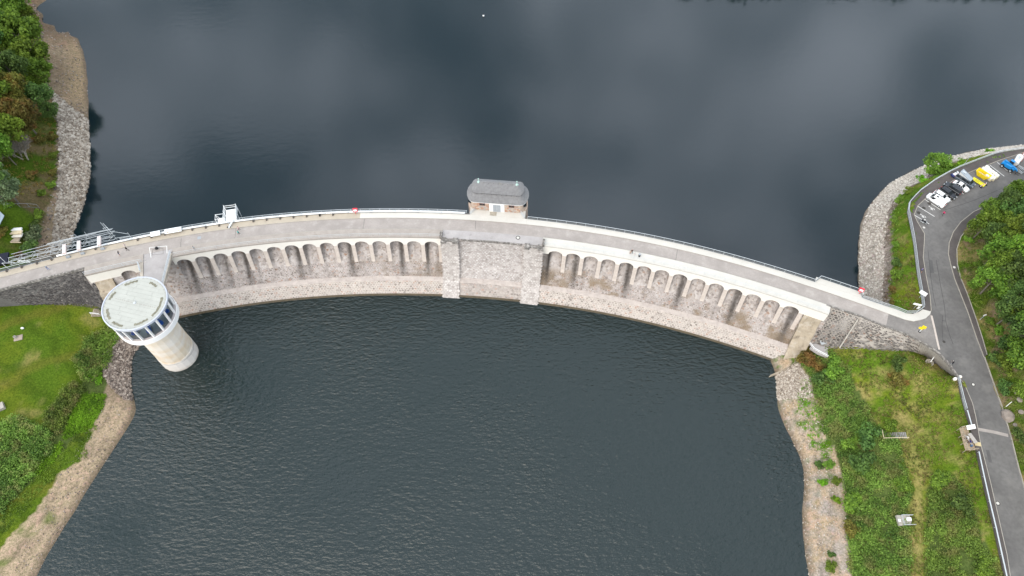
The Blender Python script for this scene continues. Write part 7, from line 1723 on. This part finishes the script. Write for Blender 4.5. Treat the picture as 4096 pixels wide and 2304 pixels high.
# lifebuoy boards
for k, (s, t, lb) in enumerate(((S(1424, 858, ZC), -1.5, 'red lifebuoy board at the railing left of the gatehouse'), (sW1 - .9, -2.8, 'red lifebuoy board at the corner of the widened walkway bay'))):
    o = empty('lifebuoy_board', D(s, t, 16.14), lb, 'sign', 'red lifebuoy boards', ang(s))
    b = MB(); b.tube((0, 0, 0), (0, 0, .9), .07, 6); b.local('post', M['red'], o)
    b = MB(); b.add([(-.62, -.05, .85), (.62, -.05, .85), (.62, .45, 1.75), (-.62, .45, 1.75), (-.62, .1, .8), (.62, .1, .8), (.62, .62, 1.75), (-.62, .62, 1.75)], [(0, 1, 2, 3), (7, 6, 5, 4), (0, 4, 5, 1), (1, 5, 6, 2), (2, 6, 7, 3), (3, 7, 4, 0)]); b.local('panel', M['red'], o)
    b = MB(); b.add([(-.42, .06, 1.08), (.42, .06, 1.08), (.42, .28, 1.48), (-.42, .28, 1.48)], [(0, 1, 2, 3)]); bo = b.local('white_panel', M['white'], o)
    bo.location = (0, -.02, .01)
# information boards on the parapet
for k, (a, c, L_, lb) in enumerate(((622, 942, 2.4, 'white information board on the parapet above the bridge'), (693, 931, 4.2, 'long white information board with pictures on the parapet above the bridge'))):
    s = S(a, c, ZC + .9); o = empty('info_board', D(s, -1.5, 16.12), lb, 'board', None, ang(s))
    b = MB(); b.add([(-L_ / 2, -.55, .85), (L_ / 2, -.55, .85), (L_ / 2, .65, 1.2), (-L_ / 2, .65, 1.2), (-L_ / 2, -.55, .78), (L_ / 2, -.55, .78), (L_ / 2, .65, 1.12), (-L_ / 2, .65, 1.12)], [(0, 1, 2, 3), (7, 6, 5, 4), (0, 4, 5, 1), (1, 5, 6, 2), (2, 6, 7, 3), (3, 7, 4, 0)]); b.local('panel', M['white'], o)
    pics = [(-.32, (.42, .36, .28)), (-.1, (.45, .47, .58)), (.1, (.42, .60, .66)), (.33, (.55, .45, .33))] if k else [(.2, (.45, .46, .5))]
    for f, col_ in pics:
        b = MB(); x = f * L_; b.add([(x - .3, -.45, .886), (x + .3, -.45, .886), (x + .3, -.05, 1.003), (x - .3, -.05, 1.003)], [(0, 1, 2, 3)]); b.local('picture', cloth(col_), o)
    for x in (-L_ * .4, L_ * .4): b = MB(); b.box((x, 0, .42), (.09, .09, .9)); b.local('leg', M['steel'], o)
# bin, ball bag, buoy
o = empty('dustbin', P(2557, 1026, 16.18), 'black dustbin standing on the right arched footway', 'bin', None, -.2)
b = MB(); b.lathe((0, 0, 0), [(.26, 0), (.3, .9)], 10); b.local('tub', M['black'], o); b = MB(); b.lathe((0, 0, 0), [(.32, .9), (.32, .98), (.2, 1.08)], 10); b.local('lid', M['grey_paint'], o)
o = empty('duffel_bag', P(628, 996, ZC), 'black round bag lying on the crest inside the white frame', 'bag')
b = MB(); b.lathe((0, 0, 0), [(.2, 0), (.4, .2), (.42, .45), (.25, .7), (.08, .75)], 12); b.local('body', M['black'], o); b = MB(); b.tube((0, 0, .72), (.15, .1, .95), .04, 5); b.local('strap', M['black'], o)
o = empty('mooring_buoy', P(1934, 66, 0), 'small white and black buoy floating alone on the upper lake', 'buoy')
b = MB(); b.lathe((0, 0, 0), [(.2, -.4), (.25, 0), (.2, .1)], 10); b.local('base', M['black'], o); b = MB(); b.lathe((0, 0, 0), [(.2, .1), (.34, .25), (.34, .5), (.2, .65)], 12); b.local('float', M['white'], o); b = MB(); b.tube((0, 0, .6), (0, 0, 1.2), .12, 6, .05); b.local('top_mark', M['black'], o)

# ---------------------------------------------------------------- odds and ends on the banks
def gz(hf, px, py, z=8.):
    for _ in range(16): p = P(px, py, z); z = .5 * z + .5 * float(hf(p.x, p.y))
    return Vector((p.x, p.y, z))
o = empty('plank_stack', gz(hNW, 55, 945, 12), 'stack of pale boards and tarpaulins on the garden lawn', 'stack')
base_ = o.location
for i, (px, py, L_, w_, mk, z) in enumerate(((65, 922, 3.6, .9, 'white', .55), (58, 933, 4.6, 1.3, 'plank_pale', .4), (62, 944, 4.0, 1.3, 'grey_paint', .3), (55, 962, 3.4, 1.6, 'wood', .2), (50, 973, 5.0, .18, 'plank_pale', .35))):
    p = gz(hNW, px, py, 12); b = MB(); b.box((p.x, p.y, p.z + z), (L_, w_, .28 if i < 4 else .15), .09 - i * .02, (.94, .9)); b.build('board_layer', M['white_conc'] if mk == 'grey_paint' else M[mk], o)
o = empty('garden_shed', gz(hNW, -35, 875, 13), 'shed with pale blue-grey metal roof at the left frame edge', 'building')
c = o.location; sm2 = mat('pale_blue_roof', (.27, .33, .38), .6, .06, 1.)
pr_ = [P(17, 862, 14.2), P(-8, 838, 14.2), P(-90, 850, 14.2), P(-90, 915, 14.2), P(-6, 906, 14.2)]
b = MB(); b.prism([(p.x, p.y) for p in pr_][::-1], 14.05, 14.2); b.build('roof', sm2, o, fix=True)
b = MB(); b.prism([(p.x - 2.2, p.y + .1) for p in pr_][::-1], c.z - 1, 14.04); b.build('wall', M['wood'], o, fix=True)
railing('wire_fence', 'thin grey wire fence panels across the garden lawn', [gz(hNW, 40, 830, 11), gz(hNW, 65, 832, 11), gz(hNW, 100, 827, 11), gz(hNW, 158, 832, 10)], 1.6, 2.6, (1., .05), .03, mt='grey_paint')
b = MB(); p = P(0, 1040, 15.5); b.box((p.x - 1.2, p.y, 15.3), (6.0, 3.6, .5), .25); tag(b.build('dark_tarpaulin', mat('navy_tarpaulin', (.006, .008, .02), .6, .2, 1.)), 'navy tarpaulin-covered pile beside the crest at the left edge', 'tarpaulin')
o = empty('concrete_block', gz(hSW, 74, 1352, 7), 'small concrete stub post on a slab in the mown lawn', 'monument', None, .3)
b = MB(); b.box((0, 0, .05), (2.0, 1.5, .2)); b.local('slab', mat('lawn_slab', (.33, .27, .22), .9, .15, 1.5), o); b = MB(); b.lathe((-.6, .2, 0), [(.4, .12), (.35, .8), (.2, .82), (.18, .6)], 6); b.local('stub', M['kerb'], o)
b = MB(); p = gz(hSW, 91, 1314, 7); b.loft([[(p.x + .45 * s_ * math.cos(q), p.y + .3 * s_ * math.sin(q), p.z + z) for q in np.linspace(0, 6.28, 9)[:-1]] for s_, z in ((.8, 0), (1, .2), (.7, .4), (.2, .5))]); tag(b.build('white_sack', M['white']), 'crumpled white sack lying on the mown lawn', 'sack')
b = MB(); p = gz(hSW, 0, 1632, 6); b.box((p.x, p.y, p.z + .3), (2.2, 1.8, .9), .6); tag(b.build('stone_block', M['kerb']), 'dark grey stone block at the left edge of the lawn', 'block')
o = empty('meadow_stairs', gz(hSE, 3560, 1743, 8), 'grey wooden stairs with handrail leading down the meadow', 'stairs')
e0, e1 = gz(hSE, 3525, 1745, 7), gz(hSE, 3625, 1742, 9)
dv_ = (e1 - e0); nrm_ = Vector((-dv_.y, dv_.x, 0)).normalized()
for i in range(14):
    p = e0.lerp(e1, (i + .5) / 14); b = MB(); b.box((p.x, p.y, p.z + .15), (dv_.length / 14 * .72, 1.5, .14), A(dv_.y, dv_.x)); b.build('step', mat('grey_step_wood', (.26, .25, .24), .85, .2, 2.) if i == 0 else bpy.data.materials['grey_step_wood'], o)
b = MB(); b.bar(e0 - nrm_ * .8 + up * 1.0, e1 - nrm_ * .8 + up * 1.0, .1, .08); b.build('handrail', M['plank_pale'], o)
for f in (0, .33, .66, 1): p = e0.lerp(e1, f) - nrm_ * .8; b = MB(); b.bar(p - up * .3, p + up * 1.0, .09, .09); b.build('post', M['plank_pale'], o)
b = MB(); b.bar(e0 - nrm_ * .7 + up * 1., e0 + nrm_ * 1.2 + up * 1., .09, .09); b.bar(e0 + nrm_ * 1.2 - up * .3, e0 + nrm_ * 1.2 + up * 1, .09, .09); b.build('end_rail', M['plank_pale'], o)
w0 = gz(hSE, 3618, 2084, 9); o = empty('measuring_station', w0, 'concrete slab with white boxes and tube handrails in the scrub', 'station', None, 0); o.scale = (.68, .68, .68)
b = MB(); b.box((-.4, 0, .45), (4.2, 3.2, .9), 0); b.local('slab', M['kerb'], o); b = MB(); b.box((.9, .25, 1.25), (1.6, 1.1, .7), 0, (.8, .8)); b.local('box', M['white'], o); b = MB(); b.box((-2.2, -.1, 1.1), (.7, .8, .4)); b.local('small_box', M['white'], o)
for y in (-1.5, 1.5):
    for z in (1.4, 1.9): b = MB(); b.tube((-1.2, y, z), (2.4, y, z), .06, 6); b.local('handrail', M['steel'], o)
    for x in (-1.2, .6, 2.3): b = MB(); b.tube((x, y, .8), (x, y, 1.9), .05, 6); b.local('post', M['steel'], o)
b = MB(); b.tube((-1.2, -1.5, 1.9), (-1.2, 1.5, 1.9), .06, 6); b.tube((-1.2, -1.5, 1.4), (-1.2, 1.5, 1.4), .06, 6); b.local('end_rail', M['steel'], o)
o = empty('well_ring', gz(hSE, 3716, 1452, 11), 'concrete well ring with a white pipe lying across it in the meadow', 'well', None, 0)
b = MB(); b.loft([[(r_ * math.cos(q), r_ * math.sin(q), z) for q in np.linspace(0, 6.283, 15)[:-1]] for r_, z in ((.95, -.2), (.95, .35), (.75, .35), (.72, .1))]); b.local('ring', M['pale_kerb'], o); b = MB(); b.tube((.2, .1, .45), (1.1, 1.2, 1.3), .1, 6); b.local('pipe', M['white'], o)
b = MB(); p = gz(hE, 4028, 1665, 16); rb_ = random.Random(3); rngs = []
for z, s_ in ((-.3, 1.0), (.3, 1.1), (.8, .95), (1.1, .55)): rngs.append([(p.x + 1.15 * s_ * math.cos(q) * rb_.uniform(.85, 1.1), p.y + 1.5 * s_ * math.sin(q) * rb_.uniform(.85, 1.1), p.z + z) for q in np.linspace(0, 6.283, 11)[:-1]])
b.loft(rngs); tag(b.build('boulder', mat('boulder_grey', (.25, .21, .18), .95, .25, 1., .8, 4), fix=True), 'big grey boulder at the kerb of the lower road', 'boulder')
for k, (px, py, r_) in enumerate(((4080, 1600, .7), (4060, 1700, .5), (4065, 1570, .5), (4085, 1648, .6))):
    b = MB(); p = gz(hE, px, py, 19); rngs = []
    for z, s_ in ((-.2, 1.0), (.3, 1.1), (.6, .6)): rngs.append([(p.x + r_ * s_ * math.cos(q) * rb_.uniform(.8, 1.15), p.y + r_ * s_ * math.sin(q) * rb_.uniform(.8, 1.15), p.z + z * r_) for q in np.linspace(0, 6.283, 9)[:-1]])
    b.loft(rngs); tag(b.build('boulder', bpy.data.materials['boulder_grey'], fix=True), ['pale rock in the brambles right of the big boulder', 'small rock below the big boulder', 'small rock uphill of the marker post', 'rock at the right frame edge beside the big boulder'][k], 'boulder', 'rocks on the slope')
for k, (px, py, a_, L_) in enumerate(((3960, 985, 1.0, 4.), (3945, 975, 1.1, 3.), (3955, 1073, .9, 2.5), (3995, 1165, .8, 2.5))):
    p = gz(hE, px, py, 18); b = MB(); b.tube(p, p + Vector((math.cos(a_) * L_ * .6, math.sin(a_) * L_ * .6, L_ * .6)), .12, 6, .07); tag(b.build('bare_trunk', M['deadwood']), ['pale leaning bare trunk at the front of the bend wood', 'shorter bare trunk beside the pale leaning one', 'grey leaning trunk on the bare soil slope', 'lowest grey leaning trunk on the slope'][k], 'trunk', 'bare trunks on the slope')
